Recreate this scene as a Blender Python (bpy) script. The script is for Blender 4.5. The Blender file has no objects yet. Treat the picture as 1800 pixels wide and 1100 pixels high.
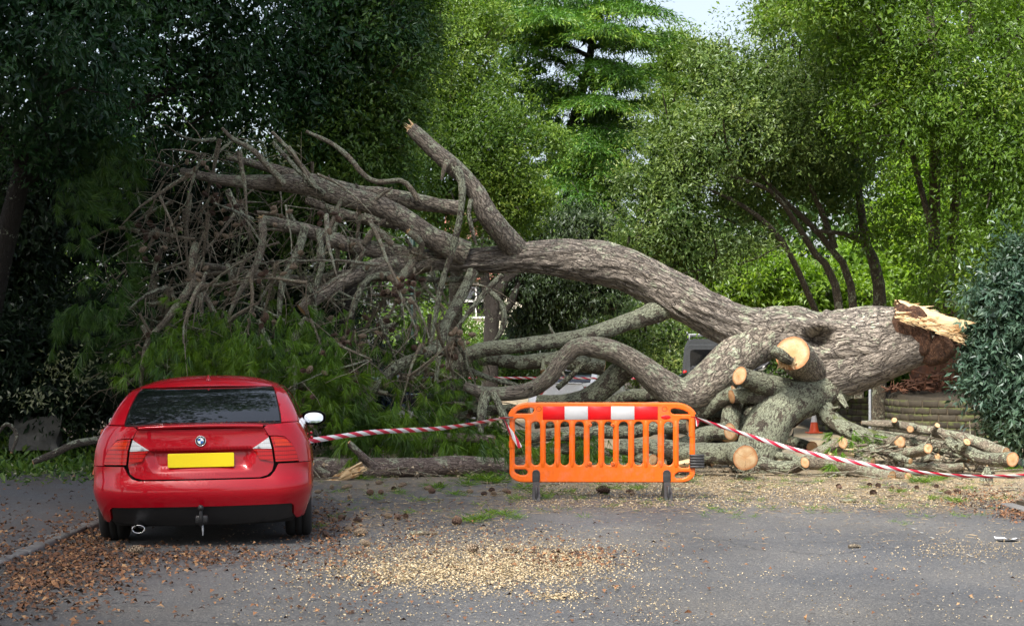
import bpy, bmesh, math, random
import numpy as np
from mathutils import Vector, Matrix, Euler
from mathutils.geometry import delaunay_2d_cdt

# ------------------------------------------------------------------ camera, sky, sun, exposure
SC = bpy.context.scene
COL = SC.collection
FPX, CX, HY, CAMH = 3000.0, 900.0, 635.0, 1.5       # focal length in photo pixels, centre column, horizon row, eye height
cam_d = bpy.data.cameras.new('camera')
cam_d.lens, cam_d.sensor_width, cam_d.sensor_fit = 60.0, 36.0, 'HORIZONTAL'
cam_d.shift_y = (HY - 550.0) / 1800.0
cam_d.clip_start, cam_d.clip_end = 0.1, 3000.0
cam = bpy.data.objects.new('camera', cam_d); COL.objects.link(cam)
cam.location = (0, 0, CAMH); cam.rotation_euler = (math.radians(90), 0, 0)
SC.camera = cam

SUN = Vector((-0.30, -0.53, 0.79)).normalized()
world = bpy.data.worlds.new('World'); SC.world = world
world.use_nodes = True
wn = world.node_tree; wn.nodes.clear()
w_out = wn.nodes.new('ShaderNodeOutputWorld'); w_bg = wn.nodes.new('ShaderNodeBackground')
w_sky = wn.nodes.new('ShaderNodeTexSky'); w_hsv = wn.nodes.new('ShaderNodeHueSaturation')
w_sky.sky_type = 'NISHITA'; w_sky.sun_disc = False
w_sky.sun_elevation = math.asin(SUN.z); w_sky.sun_rotation = math.atan2(SUN.x, SUN.y)
w_sky.air_density, w_sky.dust_density, w_sky.ozone_density = 1.0, 4.0, 1.0
w_hsv.inputs['Saturation'].default_value = 0.6
wn.links.new(w_sky.outputs[0], w_hsv.inputs['Color']); wn.links.new(w_hsv.outputs[0], w_bg.inputs[0])
wn.links.new(w_bg.outputs[0], w_out.inputs[0])
w_bg.inputs[1].default_value = 0.135
sun_d = bpy.data.lights.new('sun', 'SUN'); sun_d.energy = 3.0; sun_d.angle = math.radians(11); sun_d.color = (1.0, 0.95, 0.87)
sun = bpy.data.objects.new('sun', sun_d); COL.objects.link(sun)
sun.rotation_euler = SUN.to_track_quat('Z', 'Y').to_euler()
sun.location = (-20, -20, 60)
SC.view_settings.view_transform = 'Standard'
try: SC.view_settings.look = 'None'
except Exception: pass
SC.view_settings.gamma = 1.0; SC.view_settings.use_curve_mapping = False
SC.view_settings.exposure = 1.1
SC.render.engine = 'CYCLES'
SC.cycles.max_bounces = 6; SC.cycles.diffuse_bounces = 3; SC.cycles.glossy_bounces = 3; SC.cycles.transmission_bounces = 4
SC.cycles.transparent_max_bounces = 6; SC.cycles.use_denoising = True
SC.cycles.caustics_reflective = False; SC.cycles.caustics_refractive = False

R = np.random.default_rng(7)
random.seed(7)

# ------------------------------------------------------------------ helpers
def W(px, py, Y):
    """a point of the place: photo column, row and its distance in metres"""
    return Vector(((px - CX) / FPX * Y, Y, CAMH - (py - HY) / FPX * Y))
def G(px, py):
    """the point of the flat ground seen at a photo column and row"""
    return W(px, py, FPX * CAMH / (py - HY))

_perm = np.random.default_rng(3).random((32, 32, 32))
def noise(p, scale=1.0, seed=0):
    p = np.asarray(p, float) * scale + seed * 7.31
    i = np.floor(p).astype(int); f = p - i; f = f * f * (3 - 2 * f)
    i &= 31; j = (i + 1) & 31
    x0, y0, z0 = i[..., 0], i[..., 1], i[..., 2]; x1, y1, z1 = j[..., 0], j[..., 1], j[..., 2]
    fx, fy, fz = f[..., 0], f[..., 1], f[..., 2]
    c = lambda a, b, d: _perm[a, b, d]
    a = c(x0, y0, z0) * (1 - fx) + c(x1, y0, z0) * fx; b = c(x0, y1, z0) * (1 - fx) + c(x1, y1, z0) * fx
    d = c(x0, y0, z1) * (1 - fx) + c(x1, y0, z1) * fx; e = c(x0, y1, z1) * (1 - fx) + c(x1, y1, z1) * fx
    return (a * (1 - fy) + b * fy) * (1 - fz) + (d * (1 - fy) + e * fy) * fz
def fbm(p, scale=1.0, seed=0, oct=3):
    return sum(noise(p, scale * 2 ** k, seed + k) * 0.5 ** (k + 1) for k in range(oct)) / (1 - 0.5 ** oct)

class MB:
    """collects geometry for ONE mesh object"""
    def __init__(s): s.v, s.q, s.t, s.uv, s.tone, s.n = [], [], [], [], [], 0
    def add(s, v, quads=None, tris=None, uv=None, tone=None):
        v = np.asarray(v, float).reshape(-1, 3); k = len(v)
        if quads is not None and len(quads): s.q.append(np.asarray(quads, np.int64).reshape(-1, 4) + s.n)
        if tris is not None and len(tris): s.t.append(np.asarray(tris, np.int64).reshape(-1, 3) + s.n)
        s.v.append(v); s.uv.append(np.zeros((k, 2)) if uv is None else np.asarray(uv, float).reshape(-1, 2))
        s.tone.append(np.full(k, 0.5) if tone is None else np.broadcast_to(np.asarray(tone, float), (k,)))
        s.n += k
        return s
    def mesh(s, name, origin=(0, 0, 0), smooth=True):
        me = bpy.data.meshes.new(name)
        v = np.concatenate(s.v) - np.asarray(origin, float)
        q = np.concatenate(s.q) if s.q else np.zeros((0, 4), np.int64)
        t = np.concatenate(s.t) if s.t else np.zeros((0, 3), np.int64)
        me.vertices.add(len(v)); me.vertices.foreach_set('co', v.astype(np.float32).ravel())
        loops = np.concatenate([q.ravel(), t.ravel()]).astype(np.int32)
        me.loops.add(len(loops)); me.loops.foreach_set('vertex_index', loops)
        nq, nt = len(q), len(t)
        starts = np.concatenate([np.arange(nq) * 4, nq * 4 + np.arange(nt) * 3]).astype(np.int32)
        me.polygons.add(nq + nt); me.polygons.foreach_set('loop_start', starts)
        me.polygons.foreach_set('use_smooth', np.full(nq + nt, bool(smooth)))
        uvl = me.uv_layers.new(name='UVMap')
        uvl.data.foreach_set('uv', np.concatenate(s.uv)[loops].astype(np.float32).ravel())
        a = me.attributes.new('tone', 'FLOAT', 'POINT'); a.data.foreach_set('value', np.concatenate(s.tone).astype(np.float32))
        me.update(calc_edges=True)
        return me

def thing(name, label, cat, loc=(0, 0, 0), rz=0.0, group=None):
    o = bpy.data.objects.new(name, None); COL.objects.link(o)
    o.location = loc; o.rotation_euler = (0, 0, rz); o.empty_display_size = 0.2
    return tag(o, label, cat, group)
def tag(o, label=None, cat=None, group=None, kind=None):
    if label: o['label'] = label
    if cat: o['category'] = cat
    if group: o['group'] = group
    if kind: o['kind'] = kind
    return o
def part(name, me, mat=None, parent=None, loc=None, rot=None, label=None, kind=None):
    o = bpy.data.objects.new(name, me); COL.objects.link(o)
    if mat is not None and not me.materials: me.materials.append(mat)
    if parent is not None: o.parent = parent
    if loc is not None: o.location = loc
    if rot is not None: o.rotation_euler = rot
    if label: o['label'] = label
    if kind: o['kind'] = kind
    return o
def structure(name, me, mat):
    o = part(name, me, mat); o['kind'] = 'structure'; return o
def copy_tree(o, parent=None):
    c = o.copy(); COL.objects.link(c)
    if parent is not None: c.parent = parent
    for ch in o.children: copy_tree(ch, c)
    return c

def catmull(P, step):
    """P: array (n, k) of points (xyz + extra columns); resampled about every step metres"""
    P = np.asarray(P, float)
    if len(P) == 2: Q = np.vstack([2 * P[0] - P[1], P, 2 * P[1] - P[0]])
    else: Q = np.vstack([2 * P[0] - P[1], P, 2 * P[-1] - P[-2]])
    out = []
    for i in range(1, len(Q) - 2):
        p0, p1, p2, p3 = Q[i - 1], Q[i], Q[i + 1], Q[i + 2]
        n = max(1, int(np.linalg.norm((p2 - p1)[:3]) / step))
        t = (np.arange(n) / n)[:, None]
        out.append(0.5 * (2 * p1 + (p2 - p0) * t + (2 * p0 - 5 * p1 + 4 * p2 - p3) * t ** 2 + (3 * p1 - p0 - 3 * p2 + p3) * t ** 3))
    out.append(P[-1:])
    return np.vstack(out)

def frames(c):
    d = np.gradient(c, axis=0) if len(c) > 1 else np.array([[0, 0, 1.0]])
    d /= np.linalg.norm(d, axis=1)[:, None] + 1e-12
    a = np.zeros_like(c); ref = np.array([0, 0, 1.0]) if abs(d[0][2]) < 0.9 else np.array([0, 1.0, 0])
    n = np.cross(d[0], ref); n /= np.linalg.norm(n)
    for i in range(len(c)):
        n = n - d[i] * np.dot(n, d[i]); n /= np.linalg.norm(n) + 1e-12
        a[i] = n
    return d, a, np.cross(d, a)

def tube(mb, P, seg=10, step=0.1, lump=0.0, lscale=2.0, ridge=0.0, cap=(False, False), seed=0, tone=0.5, wander=0.0):
    """P rows: x, y, z, radius. Lumps swell it, ridges are the fissured plates of old bark."""
    C = catmull(P, step); c, r = C[:, :3], np.maximum(C[:, 3], 0.001)
    if wander and len(c) > 6:                       # a limb is never a smooth hose: small kinks and swellings
        e = np.minimum(1, np.minimum(np.arange(len(c)), np.arange(len(c))[::-1]) / 5.0)[:, None]
        o = np.stack([noise(c + k * 9.7, .55 / max(.05, r.mean()) * .35, seed + k) - .5 for k in range(3)], -1)
        c = c + o * e * r[:, None] * wander; r = r * (1 + .30 * wander * (noise(c + 31, .40 / max(.05, r.mean()), seed + 4) - .5))
    d, a, b = frames(c)
    th = np.arange(seg + 1) / seg * 2 * math.pi
    ring = a[:, None] * np.cos(th)[None, :, None] + b[:, None] * np.sin(th)[None, :, None]
    v = c[:, None] + ring * r[:, None, None]
    s = np.concatenate([[0], np.cumsum(np.linalg.norm(np.diff(c, axis=0), axis=1))])
    k = np.ones(v.shape[:2])
    if lump: k += lump * 2 * (fbm(v, lscale, seed, 2) - 0.5)
    if ridge:
        rm = r.mean()
        q = np.stack([ring[..., 0] * rm * 14 + s[:, None] * 0.0, ring[..., 1] * rm * 14, ring[..., 2] * rm * 14], -1) + (s * 3.2)[:, None, None] * np.array([.61, .5, .61])
        k += ridge / np.maximum(r, .02)[:, None] * (np.abs(noise(q, 1.0, seed) - 0.5) * 2 - 0.4)
    k[:, -1] = k[:, 0]
    v = c[:, None] + ring * (r[:, None] * k)[..., None]
    m = len(c); w = seg + 1
    i = np.arange(m - 1)[:, None] * w + np.arange(seg)[None]
    quads = np.stack([i, i + 1, i + w + 1, i + w], -1).reshape(-1, 4)
    uv = np.stack(np.broadcast_arrays((th * r.mean())[None], s[:, None]), -1)
    n0 = mb.n
    mb.add(v.reshape(-1, 3), quads, uv=uv.reshape(-1, 2), tone=tone)
    for e, on in ((0, cap[0]), (m - 1, cap[1])):
        if on:
            ring_v = v[e, :seg]; cc = ring_v.mean(0)
            tr = [[seg, j, (j + 1) % seg] if e else [seg, (j + 1) % seg, j] for j in range(seg)]
            mb.add(np.vstack([ring_v, cc]), tris=tr, tone=tone)
    return v, d

def px_path(pts):
    """rows (column, row, distance, half width in pixels) -> x, y, z, radius"""
    return np.array([list(W(x, y, Y)) + [h * Y / FPX] for x, y, Y, h in pts])

def disc(mb, ring, out, bulge=0.01, rings=5, rough=0.0, seed=0):
    """a sawn or flat end filling a ring of points; uv = position on the end in metres"""
    ring = np.asarray(ring); c = ring.mean(0); out = np.asarray(out, float); out /= np.linalg.norm(out)
    e1 = ring[0] - c; e1 -= out * np.dot(e1, out); e1 /= np.linalg.norm(e1); e2 = np.cross(out, e1)
    n = len(ring); V, U = [], []
    for k in range(rings + 1):
        f = k / rings
        p = c + (ring - c) * f + out * bulge * (1 - f ** 3)
        if rough: p = p + out * (rough * (noise(p, 30, seed) - .5) * (0.2 if k == rings else 1))[:, None]
        V.append(p); U.append(np.stack([(p - c) @ e1, (p - c) @ e2], -1))
    V = np.vstack(V); U = np.vstack(U); Q = []; T_ = np.repeat(np.arange(rings + 1) / rings, n)
    for k in range(rings):
        for j in range(n):
            jj = (j + 1) % n
            Q.append([k * n + j, (k + 1) * n + j, (k + 1) * n + jj, k * n + jj])
    mb.add(V, Q, uv=U, tone=T_)

def leaves(mb, c, d, nrm, L, wid=0.42, tone=None, fold=0.12):
    """diamond leaves: base c, axis d, face normal nrm, length L"""
    c, d, nrm = (np.asarray(x, float) for x in (c, d, nrm)); n = len(c)
    L = np.broadcast_to(np.asarray(L, float), (n,))[:, None]
    d = d / (np.linalg.norm(d, axis=1)[:, None] + 1e-9)
    s = np.cross(d, nrm); s /= np.linalg.norm(s, axis=1)[:, None] + 1e-9
    up = np.cross(s, d)
    mid = c + d * L * 0.45 + up * L * fold
    v = np.stack([c, mid - s * L * wid * .5, c + d * L, mid + s * L * wid * .5], 1)
    q = np.arange(n * 4).reshape(n, 4)
    t = np.full(n, .5) if tone is None else np.broadcast_to(np.asarray(tone, float), (n,))
    mb.add(v.reshape(-1, 3), q, tone=np.repeat(t, 4))

def rdir(n):
    v = R.normal(size=(n, 3)); return v / np.linalg.norm(v, axis=1)[:, None]

def box(mb, lo, hi, tone=.5):
    x0, y0, z0 = lo; x1, y1, z1 = hi
    v = [(x0, y0, z0), (x1, y0, z0), (x1, y1, z0), (x0, y1, z0), (x0, y0, z1), (x1, y0, z1), (x1, y1, z1), (x0, y1, z1)]
    mb.add(v, [(0, 3, 2, 1), (4, 5, 6, 7), (0, 1, 5, 4), (1, 2, 6, 5), (2, 3, 7, 6), (3, 0, 4, 7)], tone=tone)
def rbox(name, lo, hi, bev=0.01, seg=2):
    """a box mesh with rounded edges"""
    bm = bmesh.new(); bmesh.ops.create_cube(bm, size=1.0)
    lo, hi = Vector(lo), Vector(hi); s = hi - lo
    for v in bm.verts: v.co = Vector((v.co.x * s.x, v.co.y * s.y, v.co.z * s.z)) + (lo + hi) / 2
    bmesh.ops.bevel(bm, geom=bm.edges[:], offset=bev, segments=seg, affect='EDGES', profile=0.5)
    me = bpy.data.meshes.new(name); bm.to_mesh(me); bm.free()
    for p in me.polygons: p.use_smooth = True
    return me
def lathe(mb, prof, seg=20, axis='z', origin=(0, 0, 0), tone=.5):
    """prof rows: radius, height"""
    prof = np.asarray(prof, float); th = np.arange(seg) / seg * 2 * math.pi
    x = prof[:, :1] * np.cos(th); y = prof[:, :1] * np.sin(th); z = np.repeat(prof[:, 1:], seg, 1)
    v = {'z': (x, y, z), 'x': (z, x, y), 'y': (y, z, x)}[axis]
    v = np.stack(v, -1) + np.asarray(origin); m = len(prof); q = []
    for i in range(m - 1):
        for j in range(seg): q.append([i * seg + j, i * seg + (j + 1) % seg, (i + 1) * seg + (j + 1) % seg, (i + 1) * seg + j])
    mb.add(v.reshape(-1, 3), q, tone=tone)

def text_mesh(name, body, size, depth=0.002):
    cu = bpy.data.curves.new(name, 'FONT'); cu.body = body; cu.size = size; cu.extrude = depth; cu.align_x = 'CENTER'; cu.align_y = 'CENTER'
    o = bpy.data.objects.new(name, cu); COL.objects.link(o)
    dg = bpy.context.evaluated_depsgraph_get(); me = bpy.data.meshes.new_from_object(o.evaluated_get(dg))
    bpy.data.objects.remove(o); return me
def curve_plate(name, loops, depth, bevel, res=3):
    """a flat plate with holes: outer loop first; rounded edges; lies in xz, thickness along y"""
    cu = bpy.data.curves.new(name, 'CURVE'); cu.dimensions = '2D'; cu.fill_mode = 'BOTH'; cu.extrude = depth / 2 - bevel; cu.bevel_depth = bevel; cu.bevel_resolution = res
    cu.offset = -bevel
    for lp in loops:
        sp = cu.splines.new('POLY'); sp.points.add(len(lp) - 1); sp.use_cyclic_u = True
        for p, (x, z) in zip(sp.points, lp): p.co = (x, z, 0, 1)
    o = bpy.data.objects.new(name, cu); COL.objects.link(o)
    dg = bpy.context.evaluated_depsgraph_get(); me = bpy.data.meshes.new_from_object(o.evaluated_get(dg))
    bpy.data.objects.remove(o)
    me.transform(Matrix.Rotation(math.radians(90), 4, 'X'))
    for p in me.polygons: p.use_smooth = False
    return me
def stadium(x0, x1, z0, z1, r, n=8, r2=None):
    pts = []
    for cx, cz, a0 in ((x1 - r, z1 - r, 0), (x0 + r, z1 - r, 90), (x0 + r, z0 + r, 180), (x1 - r, z0 + r, 270)):
        for k in range(n + 1):
            a = math.radians(a0 + 90 * k / n); pts.append((cx + r * math.cos(a), cz + r * math.sin(a)))
    return pts

# ------------------------------------------------------------------ materials
class NT:
    def __init__(s, name):
        s.m = bpy.data.materials.new(name); s.m.use_nodes = True; s.t = s.m.node_tree; s.t.nodes.clear()
        s.out = s.t.nodes.new('ShaderNodeOutputMaterial')
    def n(s, typ, **kw):
        nd = s.t.nodes.new('ShaderNode' + typ)
        for k, v in kw.items():
            if k.startswith('_'): setattr(nd, k[1:], v)
            else:
                key = int(k[1:]) if k[0] == 'i' and k[1:].isdigit() else k.replace('__', ' ')
                sock = nd.inputs[key]
                if isinstance(v, bpy.types.NodeSocket): s.t.links.new(v, sock)
                else: sock.default_value = v
        return nd
    def link(s, a, b): s.t.links.new(a, b)
    def noise(s, vec, scale, detail=4, rough=.6, dist=0.0):
        return s.n('TexNoise', Vector=vec, Scale=scale, Detail=detail, Roughness=rough, Distortion=dist).outputs[0]
    def ramp(s, fac, stops, interp='LINEAR'):
        r = s.n('ValToRGB', Fac=fac); e = r.color_ramp.elements; r.color_ramp.interpolation = interp
        while len(e) < len(stops): e.new(0.5)
        for el, (p, c) in zip(e, stops): el.position = p; el.color = (*c, 1) if len(c) == 3 else c
        return r.outputs[0]
    def mix(s, fac, a, b, mode='MIX'):
        m = s.n('Mix', _data_type='RGBA', _blend_type=mode)
        for sock, v in ((m.inputs[0], fac), (m.inputs[6], a), (m.inputs[7], b)):
            if isinstance(v, bpy.types.NodeSocket): s.link(v, sock)
            else: sock.default_value = v if not isinstance(v, tuple) else (*v, 1)
        return m.outputs[2]
    def math(s, op, a, b=0.0, clamp=False):
        m = s.n('Math', _operation=op, _use_clamp=clamp)
        for sock, v in ((m.inputs[0], a), (m.inputs[1], b)):
            if isinstance(v, bpy.types.NodeSocket): s.link(v, sock)
            else: sock.default_value = v
        return m.outputs[0]
    def mapping(s, vec, scale=(1, 1, 1), loc=(0, 0, 0)):
        return s.n('Mapping', Vector=vec, Scale=scale, Location=loc).outputs[0]
    def bump(s, h, strength=.5, dist=.02, normal=None):
        b = s.n('Bump', Height=h, Strength=strength, Distance=dist)
        if normal is not None: s.link(normal, b.inputs['Normal'])
        return b.outputs[0]
    def finish(s, color, rough=.7, normal=None, **kw):
        p = s.n('BsdfPrincipled')
        def put(k, v):
            sock = p.inputs[k]
            if isinstance(v, bpy.types.NodeSocket): s.link(v, sock)
            else: sock.default_value = (*v, 1) if isinstance(v, tuple) and len(v) == 3 else v
        put('Base Color', color); put('Roughness', rough)
        if normal is not None: put('Normal', normal)
        for k, v in kw.items(): put(k.replace('_', ' '), v)
        s.link(p.outputs[0], s.out.inputs[0]); return s.m
    def obj(s): return s.n('TexCoord').outputs['Object']
    def uv(s): return s.n('TexCoord').outputs['UV']
    def pos(s): return s.n('NewGeometry').outputs['Position']
    def tone(s): return s.n('Attribute', _attribute_name='tone').outputs['Fac']

def plain(name, color, rough=.5, bumpy=0.0, vary=0.06, scale=30, **kw):
    t = NT(name); v = t.obj()
    n = t.noise(v, scale, 5)
    c = t.mix(n, tuple(x * (1 - vary * 1.6) for x in color), tuple(min(1, x * (1 + vary)) for x in color))
    return t.finish(c, rough, t.bump(n, bumpy, .005) if bumpy else None, **kw)

def bark(name, light, dark, lichen=0.25, moss=0.0, scale=1.0, lich_col=(.62, .67, .47), crack=(.03, .022, .017), long=3.2, depth=.03, moss_col=(.13, .16, .035)):
    """fissured bark: plates run along the limb (uv: round it, along it, in metres)"""
    t = NT(name); uv = t.uv(); P = t.pos()
    m = t.mapping(uv, (20 / scale, 20 / scale / long, 1))
    warp = t.noise(m, 1.6, 3)
    wv = t.n('VectorMath', _operation='MULTIPLY_ADD', i0=t.n('TexNoise', Vector=m, Scale=.9, Detail=3).outputs['Color'], i1=(2.6, 2.6, 0), i2=m).outputs[0]
    vor = t.n('TexVoronoi', _feature='DISTANCE_TO_EDGE', Vector=wv, Scale=1.0).outputs[0]
    vor2 = t.n('TexVoronoi', _feature='DISTANCE_TO_EDGE', Vector=wv, Scale=2.7).outputs[0]
    cr = t.math('MULTIPLY', t.ramp(vor, [(0.0, (.12,) * 3), (.10, (.72,) * 3), (.34, (1, 1, 1))]), t.ramp(vor2, [(0, (.62,) * 3), (.16, (1, 1, 1))]))
    fine = t.noise(P, 55, 5, .7)
    big = t.noise(P, 2.3, 3, .55)
    plate = t.mix(t.ramp(t.math('ADD', t.math('MULTIPLY', fine, .55), t.math('MULTIPLY', big, .5)), [(.3, dark), (.72, light)]), light, light, 'MIX') if False else t.ramp(t.math('ADD', t.math('MULTIPLY', fine, .55), t.math('MULTIPLY', big, .5)), [(.3, dark), (.72, light)])
    col = t.mix(cr, crack, plate)
    if lichen:
        ln = t.math('ADD', t.math('MULTIPLY', t.noise(P, 6.5, 3, .55), .58), t.math('MULTIPLY', t.noise(P, 30, 5, .65), .42))
        ln = t.math('ADD', ln, t.math('MULTIPLY', t.math('SUBTRACT', t.n('SeparateXYZ', Vector=t.n('NewGeometry').outputs['Normal']).outputs[2], .2), .07))
        th = .62 - .26 * lichen
        lm = t.ramp(ln, [(th, (0, 0, 0)), (th + .035, (1, 1, 1))])
        lm = t.math('MULTIPLY', lm, t.ramp(cr, [(.15, (0, 0, 0)), (.6, (1, 1, 1))]))
        lc = t.mix(t.noise(P, 45, 3), tuple(x * .72 for x in lich_col), tuple(x * 1.15 for x in lich_col))
        col = t.mix(t.math('MULTIPLY', lm, .85), col, lc)
    if moss:
        nz = t.n('SeparateXYZ', Vector=t.n('NewGeometry').outputs['Normal']).outputs[2]
        mm = t.math('ADD', t.math('MULTIPLY', nz, .22), t.math('ADD', t.math('MULTIPLY', t.noise(P, 4.3, 4, .6), .8), -.1))
        mk = t.ramp(mm, [(.66 - .3 * moss, (0, 0, 0)), (.74 - .3 * moss, (1, 1, 1))])
        col = t.mix(t.math('MULTIPLY', mk, .9), col, t.mix(t.noise(P, 80, 2), moss_col, tuple(x * 1.9 for x in moss_col)))
    h = t.math('ADD', cr, t.math('MULTIPLY', fine, .35))
    return t.finish(col, .9, t.bump(h, 1.0, depth * 1.8))

def leaf_mat(name, dark, light, tip=None, trans=.32, gloss=.10, rough=.42, hue=0.02):
    t = NT(name); tn = t.tone()
    stops = [(0.0, dark), (.75, light)] + ([(1.0, tip)] if tip else [])
    c = t.ramp(tn, stops)
    big = t.noise(t.pos(), .45, 3)
    c = t.mix(t.ramp(big, [(.35, (0, 0, 0)), (.65, (1, 1, 1))]), c, t.mix(1.0, c, (1.12, 1.0, .72), 'MULTIPLY'))
    d = t.n('BsdfDiffuse', Color=c).outputs[0]
    tr = t.n('BsdfTranslucent', Color=t.mix(1.0, c, (1.35, 1.45, .6), 'MULTIPLY')).outputs[0]
    g = t.n('BsdfGlossy', Color=(.9, .95, 1, 1), Roughness=rough).outputs[0]
    a = t.n('MixShader', i0=trans, i1=d, i2=tr).outputs[0]
    b = t.n('MixShader', i0=gloss * .30, i1=a, i2=g).outputs[0]
    t.link(b, t.out.inputs[0]); return t.m

def cut_wood(name, heart=(.52, .25, .09), sap=(.68, .50, .29), edge=(.40, .15, .05)):
    t = NT(name); uv = t.uv(); P = t.pos()
    ln = t.n('VectorMath', _operation='LENGTH', i0=uv).outputs['Value']
    w = t.math('ADD', ln, t.math('MULTIPLY', t.noise(uv, 9, 3), .03))
    ring = t.math('SINE', t.math('MULTIPLY', w, 420.0))
    n = t.noise(P, 8, 4)
    c = t.ramp(t.math('ADD', t.math('MULTIPLY', n, .7), t.math('MULTIPLY', t.noise(P, 60, 3), .35)), [(.35, heart), (.62, sap)])
    c = t.mix(t.math('MULTIPLY', t.math('ADD', ring, 1.0), .13), c, tuple(x * .6 for x in sap))
    sc = t.noise(t.mapping(uv, (60, 4, 1)), 4, 2)
    c = t.mix(t.math('MULTIPLY', sc, .25), c, tuple(x * .72 for x in sap))
    # radial drying cracks
    sx = t.n('SeparateXYZ', Vector=uv)
    ang = t.math('ARCTAN2', sx.outputs[1], sx.outputs[0])
    ck = t.math('ABSOLUTE', t.math('SINE', t.math('ADD', t.math('MULTIPLY', ang, 1.5), t.math('MULTIPLY', t.noise(uv, 14, 2), 1.6))))
    ck = t.ramp(ck, [(0.0, (1, 1, 1)), (.075, (0, 0, 0))])
    c = t.mix(t.math('MULTIPLY', ck, .75), c, (.16, .07, .03))
    rim = t.ramp(t.math('ADD', t.tone(), t.math('MULTIPLY', t.math('SUBTRACT', t.noise(P, 22, 3), .5), .22)), [(.74, (0, 0, 0)), (.95, (1, 1, 1))])
    c = t.mix(t.math('MULTIPLY', rim, .85), c, edge)
    hm = t.ramp(t.math('ADD', t.tone(), t.math('MULTIPLY', t.math('SUBTRACT', t.noise(P, 9, 3), .5), .8)), [(.10, (1, 1, 1)), (.5, (0, 0, 0))])
    c = t.mix(t.math('MULTIPLY', hm, .75), c, heart)
    return t.finish(c, .75, t.bump(t.math('ADD', n, t.math('MULTIPLY', sc, .6)), .5, .008))

M = {}
M['trunk'] = bark('trunk_bark', (.72, .63, .53), (.48, .40, .325), .20, .05, 1.1, long=4.2, depth=.045)
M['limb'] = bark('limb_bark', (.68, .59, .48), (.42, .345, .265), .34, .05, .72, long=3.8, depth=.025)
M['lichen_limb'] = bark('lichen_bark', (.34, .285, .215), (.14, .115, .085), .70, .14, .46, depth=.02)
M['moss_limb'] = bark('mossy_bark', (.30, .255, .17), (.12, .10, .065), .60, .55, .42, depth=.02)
M['branch'] = bark('branch_bark', (.68, .575, .43), (.38, .31, .225), .42, .08, .3, depth=.012)
M['twig'] = bark('twig_bark', (.66, .55, .40), (.38, .305, .215), .3, .10, .2, long=2, depth=.006)
M['pale_bark'] = bark('flaking_pine_bark', (.55, .45, .385), (.30, .225, .185), .25, .04, .6, depth=.02, crack=(.09, .06, .05))
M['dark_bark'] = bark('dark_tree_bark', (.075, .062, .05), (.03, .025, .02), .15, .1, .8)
M['tree_bark'] = bark('standing_tree_bark', (.34, .28, .19), (.17, .14, .095), .35, .2, .5)
M['cut'] = cut_wood('sawn_wood')
M['cut_red'] = cut_wood('sawn_red_wood', (.42, .20, .08), (.55, .33, .16), (.3, .12, .05))
def splinter_mat(name, a, b, rust):
    t = NT(name); P = t.pos(); uv = t.uv()
    n = t.noise(t.mapping(uv, (60, 5, 1)), 1, 4)
    c = t.ramp(n, [(.3, a), (.65, b)])
    c = t.mix(t.ramp(t.noise(P, 5, 3), [(.56, (0, 0, 0)), (.66, (1, 1, 1))]), c, rust)
    return t.finish(c, .8, t.bump(n, .6, .01))
M['splinter'] = splinter_mat('torn_pale_wood', (.55, .36, .17), (.80, .62, .38), (.45, .22, .08))
M['rust_wood'] = splinter_mat('torn_rusty_wood', (.10, .05, .03), (.26, .13, .07), (.32, .13, .05))
def rot_mat(name, a, b, c3):
    t = NT(name); P = t.pos(); n = t.noise(P, 16, 7, .72, .6); f = t.noise(t.mapping(P, (70, 70, 14)), 1, 4)
    c = t.ramp(t.math('ADD', t.math('MULTIPLY', n, .7), t.math('MULTIPLY', f, .3)), [(.34, a), (.52, b), (.68, c3)])
    return t.finish(c, .95, t.bump(t.math('ADD', n, t.math('MULTIPLY', f, .5)), 1.0, .09))
M['rust_wood'] = rot_mat('torn_rusty_bark', (.03, .016, .010), (.13, .062, .035), (.34, .17, .085))
M['stump'] = splinter_mat('rotten_stump_wood', (.06, .03, .02), (.20, .085, .045), (.25, .09, .04))

M['lf_ilex'] = leaf_mat('ilex_leaf', (.042, .11, .014), (.185, .30, .042), (.31, .40, .10))
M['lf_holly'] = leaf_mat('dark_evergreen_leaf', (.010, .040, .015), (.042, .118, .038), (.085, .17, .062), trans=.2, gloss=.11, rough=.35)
M['lf_mid'] = leaf_mat('bay_leaf', (.024, .07, .012), (.10, .195, .036), (.17, .26, .06))
M['lf_grey'] = leaf_mat('grey_green_leaf', (.045, .10, .024), (.185, .28, .078), (.36, .44, .19))
M['lf_lime'] = leaf_mat('lime_leaf', (.07, .15, .012), (.22, .38, .035), (.34, .48, .06), trans=.48)
M['lf_yellow'] = leaf_mat('yellow_green_leaf', (.05, .115, .008), (.15, .27, .03), (.29, .39, .075), trans=.42)
M['lf_cedar'] = leaf_mat('cedar_needle', (.012, .05, .010), (.075, .185, .022), (.22, .34, .045), trans=.25)
M['lf_cedard'] = leaf_mat('dark_conifer_needle', (.012, .026, .010), (.05, .085, .028), (.10, .14, .05), trans=.2)
M['lf_shade'] = leaf_mat('shade_dark_leaf', (.006, .016, .007), (.022, .046, .02), (.04, .065, .03), trans=.15, gloss=.08)  # leaf tone lowered: the deep shade at the left is put into colour
M['lf_blue'] = leaf_mat('blue_green_leaf', (.028, .068, .046), (.095, .165, .115), (.21, .28, .215), trans=.2, gloss=.12, rough=.38)
M['lf_silver'] = leaf_mat('pale_leaf_underside', (.12, .15, .09), (.30, .34, .25), (.45, .48, .4))
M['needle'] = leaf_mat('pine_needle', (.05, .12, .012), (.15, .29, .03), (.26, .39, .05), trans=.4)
M['needle_d'] = leaf_mat('shaded_pine_needle', (.02, .06, .012), (.07, .15, .025), (.11, .2, .035), trans=.3)

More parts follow.
